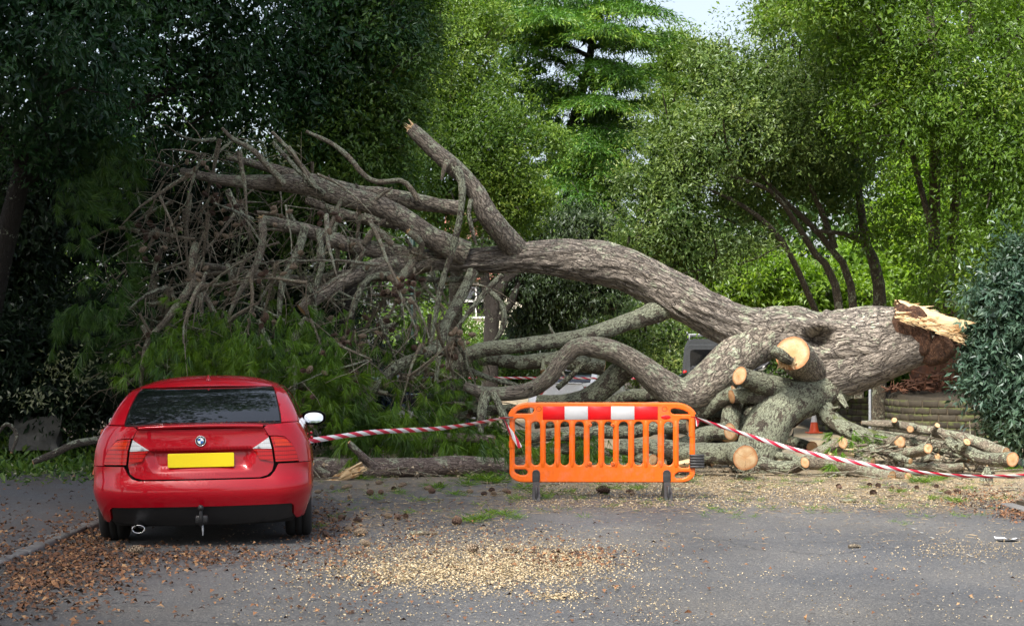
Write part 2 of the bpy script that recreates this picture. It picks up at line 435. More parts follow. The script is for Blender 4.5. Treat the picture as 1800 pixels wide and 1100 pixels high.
def cone_mat(name, a, b):
    t = NT(name); n = t.noise(t.obj(), 60, 3)
    c = t.ramp(t.math('ADD', t.math('MULTIPLY', n, .5), t.math('MULTIPLY', t.tone(), .5)), [(.25, a), (.7, b)])
    return t.finish(c, .75)
M['cone_shut'] = cone_mat('closed_pine_cone', (.11, .08, .05), (.30, .225, .155))
M['cone_open'] = cone_mat('open_pine_cone', (.035, .02, .014), (.15, .085, .055))

def asphalt():
    t = NT('asphalt'); P = t.pos()
    st = t.n('TexVoronoi', _feature='F1', Vector=P, Scale=95).outputs
    stone = t.ramp(t.n('SeparateColor', Color=st['Color']).outputs[0], [(0, (.062, .064, .068)), (.6, (.102, .103, .107)), (.95, (.138, .137, .134)), (1, (.25, .245, .23))])
    big = t.noise(P, .55, 5, .6)
    c = t.mix(t.ramp(big, [(.33, (0, 0, 0)), (.7, (1, 1, 1))]), t.mix(1.0, stone, (.78, .8, .84), 'MULTIPLY'), t.mix(1.0, stone, (1.2, 1.15, 1.06), 'MULTIPLY'))
    pt = t.ramp(t.noise(t.mapping(P, (.5, .18, 1)), 1.0, 3), [(.40, (.80,) * 3), (.62, (1.12,) * 3)])
    c = t.mix(1.0, c, pt, 'MULTIPLY')
    # sawdust and dry needles trodden into the surface round the fallen tree
    sx = t.n('SeparateXYZ', Vector=P)
    near = t.ramp(t.math('MULTIPLY', t.math('ADD', sx.outputs[1], t.math('ADD', t.math('MULTIPLY', sx.outputs[0], .35), -1.0)), 1 / 26.0), [(.62, (0, 0, 0)), (.85, (.9, .9, .9))])
    pat = t.math('ADD', t.math('MULTIPLY', t.noise(t.mapping(P, (1, .45, 1)), .9, 4, .6), .62), t.math('MULTIPLY', t.noise(P, 22, 4, .7), .38))
    mk = t.math('MULTIPLY', t.ramp(t.math('ADD', pat, t.math('MULTIPLY', near, .16)), [(.50, (0, 0, 0)), (.66, (1, 1, 1))]), t.math('ADD', near, .04))
    dust = t.ramp(t.noise(P, 70, 3), [(.3, (.24, .18, .10)), (.7, (.50, .40, .25))])
    c = t.mix(t.math('MULTIPLY', mk, .85), c, dust)
    # brown stain from rotting leaves along the left kerb
    lk = t.ramp(t.math('MULTIPLY', t.math('ADD', sx.outputs[0], 4.6), .25), [(0.0, (1, 1, 1)), (.75, (0, 0, 0))])
    c = t.mix(t.math('MULTIPLY', t.math('MULTIPLY', lk, t.ramp(t.noise(P, 2.2, 5), [(.38, (0, 0, 0)), (.62, (1, 1, 1))])), .55), c, (.075, .05, .033))
    crk = t.n('TexVoronoi', _feature='DISTANCE_TO_EDGE', Vector=t.n('VectorMath', _operation='MULTIPLY_ADD', i0=t.n('TexNoise', Vector=P, Scale=1.5, Detail=4).outputs['Color'], i1=(.9, .9, 0), i2=P).outputs[0], Scale=.33).outputs[0]
    ckm = t.math('MULTIPLY', t.ramp(crk, [(0, (1, 1, 1)), (.006, (0, 0, 0))]), t.ramp(t.noise(P, .4, 2), [(.52, (0, 0, 0)), (.58, (1, 1, 1))]))
    c = t.mix(t.math('MULTIPLY', ckm, .7), c, (.03, .03, .03))
    return t.finish(c, t.ramp(big, [(.3, (.62,) * 3), (.7, (.85,) * 3)]), t.bump(t.math('SUBTRACT', t.math('MULTIPLY', st['Distance'], -1.0), ckm), .55, .006))
M['asphalt'] = asphalt()
def soil():
    t = NT('soil'); P = t.pos()
    n = t.math('ADD', t.math('MULTIPLY', t.noise(P, 1.1, 4), .5), t.math('MULTIPLY', t.noise(P, 25, 5, .7), .5))
    c = t.ramp(n, [(.3, (.02, .016, .010)), (.5, (.05, .038, .022)), (.7, (.09, .065, .038))])
    return t.finish(c, .95, t.bump(n, .8, .05))
M['soil'] = soil()
def worn_asphalt():
    t = NT('pavement_asphalt'); P = t.pos()
    st = t.n('TexVoronoi', _feature='F1', Vector=P, Scale=120).outputs
    c = t.ramp(t.n('SeparateColor', Color=st['Color']).outputs[0], [(0, (.05, .05, .055)), (.8, (.11, .11, .115)), (1, (.19, .19, .18))])
    c = t.mix(t.ramp(t.noise(P, 1.3, 5), [(.42, (0, 0, 0)), (.68, (.6, .6, .6))]), c, (.085, .065, .05))
    return t.finish(c, .8, t.bump(st['Distance'], .5, .005))
M['pavement'] = worn_asphalt()
M['kerb'] = plain('kerb_stone', (.17, .165, .16), .8, .6, .25, 14)
M['stone'] = plain('rough_stone', (.15, .145, .135), .9, 1.0, .4, 9)
def wall_block():
    t = NT('wall_block'); P = t.pos()
    n = t.math('ADD', t.math('MULTIPLY', t.noise(P, 2.0, 3), .5), t.math('MULTIPLY', t.noise(P, 18, 5), .5))
    c = t.ramp(t.math('ADD', t.math('MULTIPLY', n, .7), t.math('MULTIPLY', t.n('ObjectInfo').outputs['Random'], .25)), [(.3, (.03, .025, .018)), (.7, (.095, .08, .055))])
    up = t.n('SeparateXYZ', Vector=t.n('NewGeometry').outputs['Normal']).outputs[2]
    mk = t.ramp(t.math('ADD', t.noise(P, 3.5, 4), t.math('MULTIPLY', up, .25)), [(.55, (0, 0, 0)), (.68, (1, 1, 1))])
    c = t.mix(t.math('MULTIPLY', mk, .8), c, (.10, .12, .03))
    return t.finish(c, .9, t.bump(n, .7, .01))
M['block'] = wall_block()

def car_paint(name, col, rough=.2):
    t = NT(name); P = t.obj()
    dust = t.math('MULTIPLY', t.ramp(t.noise(P, 3.5, 6, .7), [(.5, (0, 0, 0)), (.85, (1, 1, 1))]), .02)
    c = t.mix(dust, col, (.35, .27, .22))
    r = t.math('ADD', t.math('MULTIPLY', t.noise(P, 7, 5), .14), rough)
    return t.finish(c, r, None, Metallic=.1, Coat_Weight=.9, Coat_Roughness=.025, Specular_IOR_Level=.1)
M['red'] = car_paint('red_paint', (.38, .0008, .0095), .4)
M['blue_paint'] = car_paint('blue_paint', (.02, .035, .07))
M['white_paint'] = car_paint('white_paint', (.75, .76, .76))
M['grey_paint'] = car_paint('grey_paint', (.06, .065, .07))
def dark_glass():
    t = NT('tinted_glass'); P = t.obj()
    d = t.ramp(t.noise(P, 26, 5, .75), [(.6, (0, 0, 0)), (.78, (1, 1, 1))])
    return t.finish(t.mix(t.math('MULTIPLY', d, .12), (.006, .007, .008), (.25, .25, .22)), t.math('ADD', t.math('MULTIPLY', d, .12), .035), None, Specular_IOR_Level=.75, Coat_Weight=.5, Coat_Roughness=.02)
M['glass'] = dark_glass()
M['blue_glass'] = plain('sky_reflecting_glass', (.03, .04, .05), .05, 0, .1, Specular_IOR_Level=1.0, Metallic=.35)
M['black'] = plain('black_plastic', (.012, .012, .013), .45, .1, .2)
M['gap'] = plain('body_gap_black', (.004, .004, .004), .9)
M['rubber'] = plain('tyre_rubber', (.018, .018, .018), .8, .4, .25, 40)
M['chrome'] = plain('chrome', (.75, .75, .76), .15, 0, .04, Metallic=1.0)
M['mirror'] = plain('mirror_glass', (.50, .52, .54), .03, 0, .01, Metallic=1.0)
M['plate'] = plain('yellow_number_plate', (.88, .68, .008), .3, 0, .03, 60)
def lens(name, col, bars):
    t = NT(name); P = t.obj(); z = t.n('SeparateXYZ', Vector=P)
    w = t.ramp(t.math('ABSOLUTE', t.math('SINE', t.math('MULTIPLY', z.outputs[2], 95.0))), [(.1, (.25,) * 3), (.5, (1,) * 3)])
    g = t.ramp(t.math('ABSOLUTE', t.math('SINE', t.math('MULTIPLY', z.outputs[0], 180.0))), [(0, (.75,) * 3), (.4, (1,) * 3)])
    c = t.mix(1.0, col, t.mix(bars, (1, 1, 1), t.mix(1.0, w, g, 'MULTIPLY')), 'MULTIPLY')
    return t.finish(c, .16, None, Coat_Weight=.25, Coat_Roughness=.03, Specular_IOR_Level=.3)
M['lens_red'] = lens('red_lamp_lens', (.46, .004, .004), .85)
M['lens_orange'] = lens('orange_lamp_lens', (.58, .03, .004), .6)
M['lens_clear'] = lens('clear_lamp_lens', (.62, .63, .64), .45)
M['logo_blue'] = plain('badge_blue', (.02, .12, .42), .2, 0, .02)
M['logo_white'] = plain('badge_white', (.8, .8, .8), .2, 0, .02)
M['steel'] = plain('galvanised_steel', (.33, .35, .37), .5, .1, .15, Metallic=.3)
def scuffed(name, col, amt=.35):
    t = NT(name); P = t.obj()
    n = t.ramp(t.noise(P, 9, 6, .75), [(.5, (0, 0, 0)), (.75, (1, 1, 1))])
    s2 = t.ramp(t.noise(t.mapping(P, (40, 40, 6)), 1.5, 3), [(.56, (0, 0, 0)), (.68, (1, 1, 1))])
    c = t.mix(t.math('MULTIPLY', n, amt), col, tuple(min(1, x * .55 + .14) for x in col))
    c = t.mix(t.math('MULTIPLY', s2, amt * .6), c, tuple(x * .55 for x in col))
    return t.finish(c, t.math('ADD', t.math('MULTIPLY', n, .2), .38), t.bump(n, .12, .004))
M['orange'] = scuffed('orange_plastic', (.93, .155, .006), .5)
M['orange_cone'] = scuffed('orange_cone_plastic', (.75, .10, .03), .2)
M['refl_red'] = scuffed('red_reflective_sheet', (.85, .004, .008), .08)
M['refl_white'] = scuffed('white_reflective_sheet', (.66, .66, .67), .15)
M['foot'] = scuffed('black_rubber_foot', (.035, .035, .036), .5)
M['recess'] = plain('recess_red', (.50, .02, .008), .5)
def tape():
    t = NT('barrier_tape'); s = t.n('SeparateXYZ', Vector=t.uv())
    ph = t.math('FRACT', t.math('ADD', t.math('MULTIPLY', s.outputs[0], 4.6), t.math('MULTIPLY', s.outputs[1], .7)))
    c = t.mix(t.math('GREATER_THAN', ph, .5), (.78, .77, .77), (.62, .022, .06))
    return t.finish(c, .35, t.bump(t.noise(t.uv(), 12, 3), .3, .004))
M['tape'] = tape()
M['bird_black'] = plain('black_feathers', (.010, .011, .014), .45, .3, .3, 60)
M['bird_white'] = plain('white_feathers', (.75, .75, .74), .8, .2, .05, 60)
M['roof_tile'] = plain('red_roof_tile', (.42, .17, .13), .8, .4, .3, 3)
M['render'] = plain('cream_render', (.62, .58, .47), .9, .2, .1, 2)
M['white'] = plain('white_gloss', (.78, .78, .77), .4, 0, .03)
M['marking'] = plain('worn_white_paint', (.30, .30, .285), .8, .2, .4, 20)
M['post_green'] = plain('dark_green_post', (.02, .06, .05), .5, 0, .1)
M['litter_white'] = plain('white_plastic_scrap', (.72, .73, .76), .4, .2, .1)
def litter(name, stops):
    t = NT(name); return t.finish(t.ramp(t.tone(), stops), .8)
M['dead_leaf'] = litter('dead_leaf', [(0, (.03, .016, .010)), (.4, (.10, .043, .02)), (.8, (.20, .088, .036)), (1, (.36, .21, .10))])
M['chip'] = litter('wood_chip', [(0, (.22, .16, .085)), (.45, (.43, .33, .19)), (1, (.66, .55, .37))])
M['dry_needle'] = litter('dry_pine_needle', [(0, (.16, .10, .045)), (.6, (.34, .24, .12)), (1, (.48, .36, .2))])
M['twig_litter'] = litter('twig_litter', [(0, (.07, .05, .03)), (.5, (.24, .18, .11)), (1, (.48, .38, .25))])
M['dark_twig'] = bark('weathered_branch_bark', (.24, .20, .15), (.11, .09, .065), .3, .2, .3, depth=.01)

# ------------------------------------------------------------------ ground, road, kerbs
def sheet(name, poly, z, mat, n=1):
    me = bpy.data.meshes.new(name); me.from_pydata([(x, y, z) for x, y in poly], [], [tuple(range(len(poly)))]); me.update()
    return structure(name, me, mat)
sheet('ground', [(-700, -300), (700, -300), (700, 1500), (-700, 1500)], 0.0, M['soil'])
sheet('road', [(-3.72, -40), (5.0, -40), (5.0, 17.7), (9.5, 24), (9.5, 31.5), (6.6, 33.5), (6.6, 46), (14, 60), (14, 66), (-16, 66), (-16, 60), (-3.4, 46), (-3.72, 24)], 0.006, M['asphalt'])
mb = MB()
def slab_block(mb, poly, z0, z1):
    n = len(poly); v = [(x, y, z1) for x, y in poly] + [(x, y, z0) for x, y in poly]
    c = np.mean(v[:n], axis=0); v.append(tuple(c))
    mb.add(v, [[i, n + i, n + (i + 1) % n, (i + 1) % n] for i in range(n)], [[2 * n, i, (i + 1) % n] for i in range(n)])
slab_block(mb, [(-14, -40), (-3.87, -40), (-3.87, 24), (-14, 24)], -.05, .042)
structure('pavement', mb.mesh('pavement', smooth=False), M['pavement'])
mb = MB(); slab_block(mb, [(5.15, -40), (16, -40), (16, 17.4), (5.15, 17.4)], -.05, .085)
structure('verge', mb.mesh('verge', smooth=False), M['soil'])
def kerb_run(x0, x1, y0, y1):
    k = bpy.data.objects.new('kerb', None); COL.objects.link(k); k['kind'] = 'structure'; k.location = (x0, y0, 0)
    me = rbox('kerb_stone', (0, .004, -.05), (x1 - x0, .906, .050), .018, 2)
    for i in range(int((y1 - y0) / .915)):
        part('kerb_stone', me, M['kerb'], k, (random.uniform(-.008, .008), i * .915, random.uniform(-.01, .006)), (random.uniform(-.008, .008), random.uniform(-.02, .02), random.uniform(-.006, .006)))
kerb_run(-3.868, -3.722, 2.2, 24)
kerb_run(5.002, 5.148, 8.4, 17.6)
# worn line of white paint along the right side of the road
mb = MB()
a, b = G(1600, 928), G(1800, 1024)
L_ = (b - a); 
for k in range(7):
    t0 = k / 9 + R.uniform(0, .03); t1 = t0 + R.uniform(.02, .045)
    w = np.array([.022, .012, 0]) * R.uniform(.25, .7)
    p0, p1 = np.array(a + L_ * t0), np.array(a + L_ * t1); p0[2] = p1[2] = .011
    mb.add([p0 - w, p1 - w, p1 + w, p0 + w], [[0, 1, 2, 3]])
structure('road_marking', mb.mesh('road_marking', smooth=False), M['marking'])

# ------------------------------------------------------------------ curved block wall round the stump
wall = thing('block_wall', 'low curved mossy block wall in front of the broken stump', 'wall', W(1560, 755, 34))
wall.location.z = 0
wp = [W(1440, 745, 37.0), W(1500, 745, 35.6), W(1552, 745, 34.6), W(1572, 745, 33.2), W(1600, 745, 32.4), W(1660, 745, 31.9), W(1720, 745, 31.8), W(1790, 745, 32.2), W(1900, 745, 33.5)]
wc = catmull(np.array([[p.x, p.y, 0] for p in wp]), .02)
ws = np.concatenate([[0], np.cumsum(np.linalg.norm(np.diff(wc, axis=0), axis=1))])
bme = rbox('block', (0, -.09, 0), (.30, .09, .122), .012, 1)
for row in range(6):
    s = -.15 * (row % 2)
    while s + .30 < ws[-1]:
        if s >= 0:
            p = np.array([np.interp(s, ws, wc[:, k]) for k in range(3)]); q = np.array([np.interp(s + .3, ws, wc[:, k]) for k in range(3)])
            part('block', bme, M['block'], wall, (p[0] - wall.location.x, p[1] - wall.location.y + R.uniform(-.012, .012), row * .128 + R.uniform(-.003, .003)), (0, R.uniform(-.01, .01), math.atan2(q[1] - p[1], q[0] - p[0]) + R.uniform(-.02, .02)))
        s += .31
mb = MB(); cc = wc[::6]; d_, _, _ = frames(cc); nn = np.stack([-d_[:, 1], d_[:, 0], 0 * d_[:, 0]], -1)
k = len(cc); v = np.concatenate([cc - nn * .07 + [0, 0, -.02], cc + nn * .07 + [0, 0, -.02], cc - nn * .07 + [0, 0, .765], cc + nn * .07 + [0, 0, .765]])
i = np.arange(k - 1); Q = np.concatenate([np.stack([i, i + 1, i + 1 + 2 * k, i + 2 * k], -1), np.stack([i + k, i + 3 * k, i + 3 * k + 1, i + k + 1], -1), np.stack([i + 2 * k, i + 2 * k + 1, i + 3 * k + 1, i + 3 * k], -1)])
mb.add(v, Q); part('mortar', mb.mesh('mortar', wall.location), M['soil'], wall)
# the bank of soil held up by the wall
mb = MB(); gx = np.linspace(6.4, 16, 40); gy = np.linspace(0, 1, 14)
X, T = np.meshgrid(gx, gy, indexing='ij'); o_ = np.argsort(wc[:, 0]); fy = np.interp(X, wc[o_, 0], wc[o_, 1]) + .12
Y_ = fy + T * 7; Z = .70 + .35 * np.sqrt(T) + .25 * (fbm(np.stack([X, Y_, 0 * X], -1), 1.6, 3) - .5) * np.minimum(1, T * 6)
n1 = 14; i = (np.arange(39)[:, None] * n1 + np.arange(13)[None]).ravel()
mb.add(np.stack([X, Y_, Z], -1).reshape(-1, 3), np.stack([i, i + n1, i + n1 + 1, i + 1], -1))
structure('bank', mb.mesh('bank'), M['soil'])

# ------------------------------------------------------------------ house far behind the trees
def house():
    hY = 64.0; c = W(900, 635, hY); h = thing('house', 'pale house with a red tiled roof glimpsed through the trees', 'house', (c.x, hY, 0))
    part('wall', rbox('wall', (-2.3, 0, 0), (2.1, 8, 4.75), .01, 1), M['render'], h)
    rf = bpy.data.objects.new('roof', None); COL.objects.link(rf); rf.parent = h
    rows, cols = 13, 16
    tme = rbox('tile', (0, 0, 0), (.295, .40, .035), .008, 1)
    a = math.atan2(2.9, 4.3)
    for r in range(rows):
        for cidx in range(cols):
            if rows * cols > 300 and (r >= 8 and cidx % 2): continue
            o = part('tile', tme, M['roof_tile'], rf, (-2.6 + cidx * .30 + (.15 if r % 2 else 0), -.3 + r * .36 * math.cos(a), 4.62 + r * .36 * math.sin(a) + .02), (a, 0, 0))
    me = bpy.data.meshes.new('roof_slab'); me.from_pydata([(-2.65, -.35, 4.56), (2.4, -.35, 4.56), (2.4, 4.0, 7.48), (-2.65, 4.0, 7.48), (-2.65, 8.35, 4.56), (2.4, 8.35, 4.56)], [], [(0, 1, 2, 3), (3, 2, 5, 4), (0, 3, 4), (1, 5, 2)]); me.update()
    rf2 = part('roof_slab', me, M['roof_tile'], h)
    for wx in (-1.95, .6):
        f = bpy.data.objects.new('window', None); COL.objects.link(f); f.parent = h; f.location = (wx, -.04, 3.1)
        fm = curve_plate('frame', [stadium(0, 1.2, 0, 1.35, .01, 2), stadium(.07, .57, .07, .62, .01, 2), stadium(.63, 1.13, .07, .62, .01, 2), stadium(.07, .57, .70, 1.28, .01, 2), stadium(.63, 1.13, .70, 1.28, .01, 2)], .08, .008, 1)
        part('frame', fm, M['white'], f); part('pane', rbox('pane', (.05, .02, .05), (1.15, .03, 1.3), .002, 1), M['glass'], f)
house()

# posts
def post(name, label, px, py, Y, h, r, mat, cat):
    p = W(px, py, Y); t = thing(name, label, cat, (p.x, Y, 0))
    mb = MB(); lathe(mb, [(r, -.1), (r, h), (r * .8, h + .01), (0.0001, h + .012)], 14); part('pole', mb.mesh('pole'), mat, t)
    mb = MB(); lathe(mb, [(r * 2.2, 0.0), (r * 2.2, .03), (r * 1.05, .06)], 14); part('base', mb.mesh('base'), mat, t)
    return t
post('sign_post', 'thin galvanised metal post standing under the broken trunk', 1529, 700, 30.5, 1.9, .024, M['steel'], 'post')
post('lamp_post', 'dark green lamp post behind the broken crown', 726, 560, 38, 4.6, .055, M['post_green'], 'lamp post')

# ------------------------------------------------------------------ standing trees
def crown(ell, nleaf, L, clump_r=.45, per=42, droop=.3, up=.6, wid=.42, hole=.0, seed=0, flat=.65, core=.35, corefill=.22, sat=0):
    """ell rows: column, row, half width px, half height px, distance, half depth m. Leaves sit in sprays spread through the ellipsoids' volume."""
    mb = MB(); ell = list(ell)
    if sat:                                             # ragged outline: smaller boughs stand out of the main masses
        rs = np.random.default_rng(len(ell) * 13 + seed)
        for e in list(ell):
            for _ in range(sat):
                an = rs.uniform(0, 2 * math.pi); f = rs.uniform(.28, .5); q = rs.uniform(.75, 1.12)
                ell.append((e[0] + e[2] * q * math.cos(an), e[1] + e[3] * q * math.sin(an) + 4, e[2] * f * 1.15, e[3] * f * .8, e[4] + rs.uniform(-.6, .5), e[5] * .5))
    area = np.array([e[2] * e[3] for e in ell], float); area /= area.sum(); mb.cen = []
    for e, a in zip(ell, area):
        px, py, rx, ry, Y, dm = e; c0 = np.array(W(px, py, Y)); rad = np.array([rx * Y / FPX, dm, ry * Y / FPX])
        nc = max(3, int(nleaf * a / per))
        u = rdir(nc); flip = R.random(nc) < .6; u[flip, 1] = -np.abs(u[flip, 1])
        rf = 1 - core * R.random(nc) ** 1.4
        rf *= .62 + .76 * noise(u * 1.0 + c0 * .37, 2.9, seed)
        cen = c0 + u * rad * rf[:, None]
        if hole:
            keep = noise(cen, 1.0, seed + 5) > hole; cen, u = cen[keep], u[keep]
        nc = len(cen)
        if nc == 0: continue
        mb.cen.append(np.hstack([cen, np.repeat(c0[None], nc, 0)]))
        k = R.integers(int(per * .4), int(per * 1.6), nc); idx = np.repeat(np.arange(nc), k); n = len(idx)
        cr = clump_r * (.5 + 1.0 * R.random(nc))
        ax = u * .7 + R.normal(size=(nc, 3)) * .6; ax[:, 2] -= droop * .8; ax /= np.linalg.norm(ax, axis=1)[:, None]   # a spray is longer than it is wide
        off = R.normal(size=(n, 3)) * .33; off[:, 2] *= flat; off += ax[idx] * (R.random(n)[:, None] * 1.7 - .7)
        p = cen[idx] + off * cr[idx][:, None]
        d = ax[idx] * .8 + R.normal(size=(n, 3)) * .6; d[:, 2] -= droop * .6
        nr = u[idx] * .5 + ax[idx] * .15 + R.normal(size=(n, 3)) * .36; nr[:, 2] += up
        tn = np.clip(R.random(nc)[idx] * .62 + R.random(n) ** 1.5 * .34 + .45 * (noise(cen, .9, 17)[idx] - .5), 0, 1)
        leaves(mb, p, d, nr, L * (.5 + 1.0 * R.random(n)), wid, tn)
        # larger inner leaves close the heart of the crown
        m = int(nleaf * a * corefill); u = rdir(m); rf = (.25 + .55 * R.random(m) ** .5) * (.72 + .56 * noise(u * 1.0 + c0 * .37, 2.6, seed)); p = c0 + u * rad * rf[:, None]
        if hole: kp = noise(p, 1.0, seed + 5) > hole - .04; p, u = p[kp], u[kp]; m = len(p)
        if m: leaves(mb, p, R.normal(size=(m, 3)) + [0, 0, -.4], u + R.normal(size=(m, 3)) * .6, L * 1.9 * (.7 + .6 * R.random(m)), .55, R.random(m) * .6)
    return mb
def stem_part(name, pts, mat, th, seg=9, lump=.12, seed=0):
    mb = MB(); tube(mb, px_path(pts), seg, .35, lump, 1.2, seed=seed); return part(name, mb.mesh(name, th.location), mat, th)
def tree(name, label, base, stems, mat_b, ell, nleaf, L, lf, group=None, cat='tree', ntwig=70, **kw):
    b = W(base[0], HY, base[1]); t = thing(name, label, cat, (b.x, base[1], 0), 0, group)
    for j, s in enumerate(stems):
        stem_part('trunk' if j == 0 else 'limb', s, mat_b, t, seed=j)
    mb = crown(ell, nleaf, L, **kw)
    if mb.cen and ntwig:
        cs = np.vstack(mb.cen); cs = cs[R.permutation(len(cs))[:ntwig]]; tw = MB(); r0 = .0009 * base[1]
        for row in cs:
            o, c = row[:3], row[3:]; s0 = c * .55 + o * .45; s0[2] -= .25 * np.linalg.norm(o - c); md = (s0 + o) / 2 + R.normal(size=3) * .1
            tube(tw, np.array([[*s0, r0], [*md, r0 * .8], [*(o + (o - md) * .25), r0 * .35]]), 4, .4)
        part('twig', tw.mesh('twig', t.location), M['tree_bark'] if lf not in ('lf_shade', 'lf_holly') else mat_b, t, kind='stuff')
    part('crown', mb.mesh('crown', t.location, smooth=False), M[lf], t)
    return t
BG = 'trees standing behind the fallen pine'

# large dark evergreen over the left side, near
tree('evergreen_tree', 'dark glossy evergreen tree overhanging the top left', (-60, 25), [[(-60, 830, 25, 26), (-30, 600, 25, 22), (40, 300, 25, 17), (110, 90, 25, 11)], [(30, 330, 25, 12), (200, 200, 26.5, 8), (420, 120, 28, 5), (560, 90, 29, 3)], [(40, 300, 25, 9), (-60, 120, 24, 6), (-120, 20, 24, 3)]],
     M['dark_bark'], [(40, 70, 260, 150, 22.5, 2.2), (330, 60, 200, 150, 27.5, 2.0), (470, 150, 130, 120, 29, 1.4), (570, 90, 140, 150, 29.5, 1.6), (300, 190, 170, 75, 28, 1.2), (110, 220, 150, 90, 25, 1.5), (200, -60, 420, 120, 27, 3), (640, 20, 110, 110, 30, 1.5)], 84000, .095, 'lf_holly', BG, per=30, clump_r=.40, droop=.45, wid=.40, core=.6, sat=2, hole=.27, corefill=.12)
# out of the frame to the left: the big tree that shades the car and the pavement
def near_tree(loc, h, crown_c, crown_r, n, L, lf, label):
    t = thing('shade_tree', label, 'tree', loc, 0, 'trees round the road outside the view')
    mb = MB(); tube(mb, [(loc[0], loc[1], -.1, .42), (loc[0] + .2, loc[1], 2.5, .33), (loc[0] + .5, loc[1] + .3, h * .6, .22), (crown_c[0], crown_c[1], crown_c[2], .08)], 12, .4, .12)
    part('trunk', mb.mesh('trunk', loc), M['dark_bark'], t)
    mb = MB(); c0 = np.array(crown_c); rad = np.array(crown_r); nc = n // 40; u = rdir(nc); rf = 1 - .6 * R.random(nc) ** 1.3; rf *= .75 + .5 * noise(u + c0, 2.2)
    cen = c0 + u * rad * rf[:, None]; idx = np.repeat(np.arange(nc), 40); m = len(idx)
    p = cen[idx] + R.normal(size=(m, 3)) * [.5, .5, .3]
    leaves(mb, p, R.normal(size=(m, 3)) * .6 + [0, 0, -.3], R.normal(size=(m, 3)) * .4 + [0, 0, .8], L * (.7 + .6 * R.random(m)), .5, np.clip(R.random(nc)[idx] * .5 + R.random(m) * .5, 0, 1))
    part('crown', mb.mesh('crown', loc, smooth=False), M[lf], t); return t
near_tree((-9.2, 13.5, 0), 14, (-8.0, 14.0, 12.6), (4.9, 8.0, 6.3), 22000, .30, 'lf_holly', 'big dark evergreen left of the red car, out of view, shading it')
near_tree((-9.6, 3.5, 0), 10, (-8.6, 3.5, 7.2), (4.0, 6.0, 4.6), 9000, .34, 'lf_holly', 'unseen dark evergreen added beside the viewer to darken the left side')  # added tree out of view, keeps sky light off the left side
near_tree((-13.5, 31, 0), 14, (-6.8, 26, 13.0), (4.8, 4.5, 4.5), 12000, .28, 'lf_holly', 'tall dark evergreen whose crown stands above the view, mirrored in the rear window')
near_tree((-12.5, 22, 0), 12, (-11, 22, 9.0), (5.0, 6.5, 4.6), 12000, .30, 'lf_holly', 'dark evergreen at the left beyond the pavement, out of view')
near_tree((-9.5, -9, 0), 10, (-8.0, -9, 7.0), (5.0, 6.0, 4.4), 9000, .34, 'lf_holly', 'evergreen behind the viewer on the left, mirrored in the car window')
near_tree((2.5, -30, 0), 14, (.5, -30, 9.0), (8.0, 5.0, 6.5), 9000, .42, 'lf_ilex', 'spreading tree far behind the viewer, mirrored in the car window')

tree('bay_tree', 'bright mid green tree between the dark evergreen and the rounded tree', (600, 31), [[(600, 800, 31, 16), (610, 560, 31, 14), (640, 300, 31, 9), (650, 100, 31, 5)], [(620, 400, 31, 7), (560, 280, 31, 5), (520, 180, 31, 3)], [(640, 300, 31, 6), (700, 200, 31, 4), (720, 100, 31, 2)]],
     M['dark_bark'], [(640, 90, 110, 150, 30, 1.8), (600, 240, 120, 110, 30, 1.6), (690, 190, 70, 130, 30.5, 1.5), (560, 340, 120, 80, 31, 1.5), (670, 330, 80, 90, 31, 1.4), (650, -40, 120, 80, 30, 1.6), (720, 60, 70, 110, 31, 1.5)], 52000, .085, 'lf_mid', BG, per=30, clump_r=.42, droop=.4, core=.55, sat=2)
tree('holm_oak_tree', 'rounded light green tree beyond the upright broken limb', (800, 38), [[(790, 800, 38, 15), (800, 560, 38, 13), (810, 350, 38, 8), (820, 180, 38, 4)], [(800, 480, 38, 7), (720, 380, 38, 5), (700, 280, 38, 3)], [(805, 420, 38, 7), (880, 330, 38, 4), (900, 260, 38, 3)]],
     M['tree_bark'], [(790, 110, 105, 115, 37, 2.0), (845, 240, 105, 95, 36.5, 1.9), (770, 290, 120, 90, 36.5, 1.9), (895, 320, 65, 75, 36.5, 1.5), (745, 60, 90, 90, 37.5, 1.7), (820, 370, 110, 55, 37, 1.7), (760, 200, 90, 90, 37, 1.6), (840, 40, 50, 50, 38, 1.3), (800, -10, 90, 60, 38, 1.5)], 76000, .072, 'lf_ilex', BG, per=34, clump_r=.40, droop=.15, core=.5, sat=2)
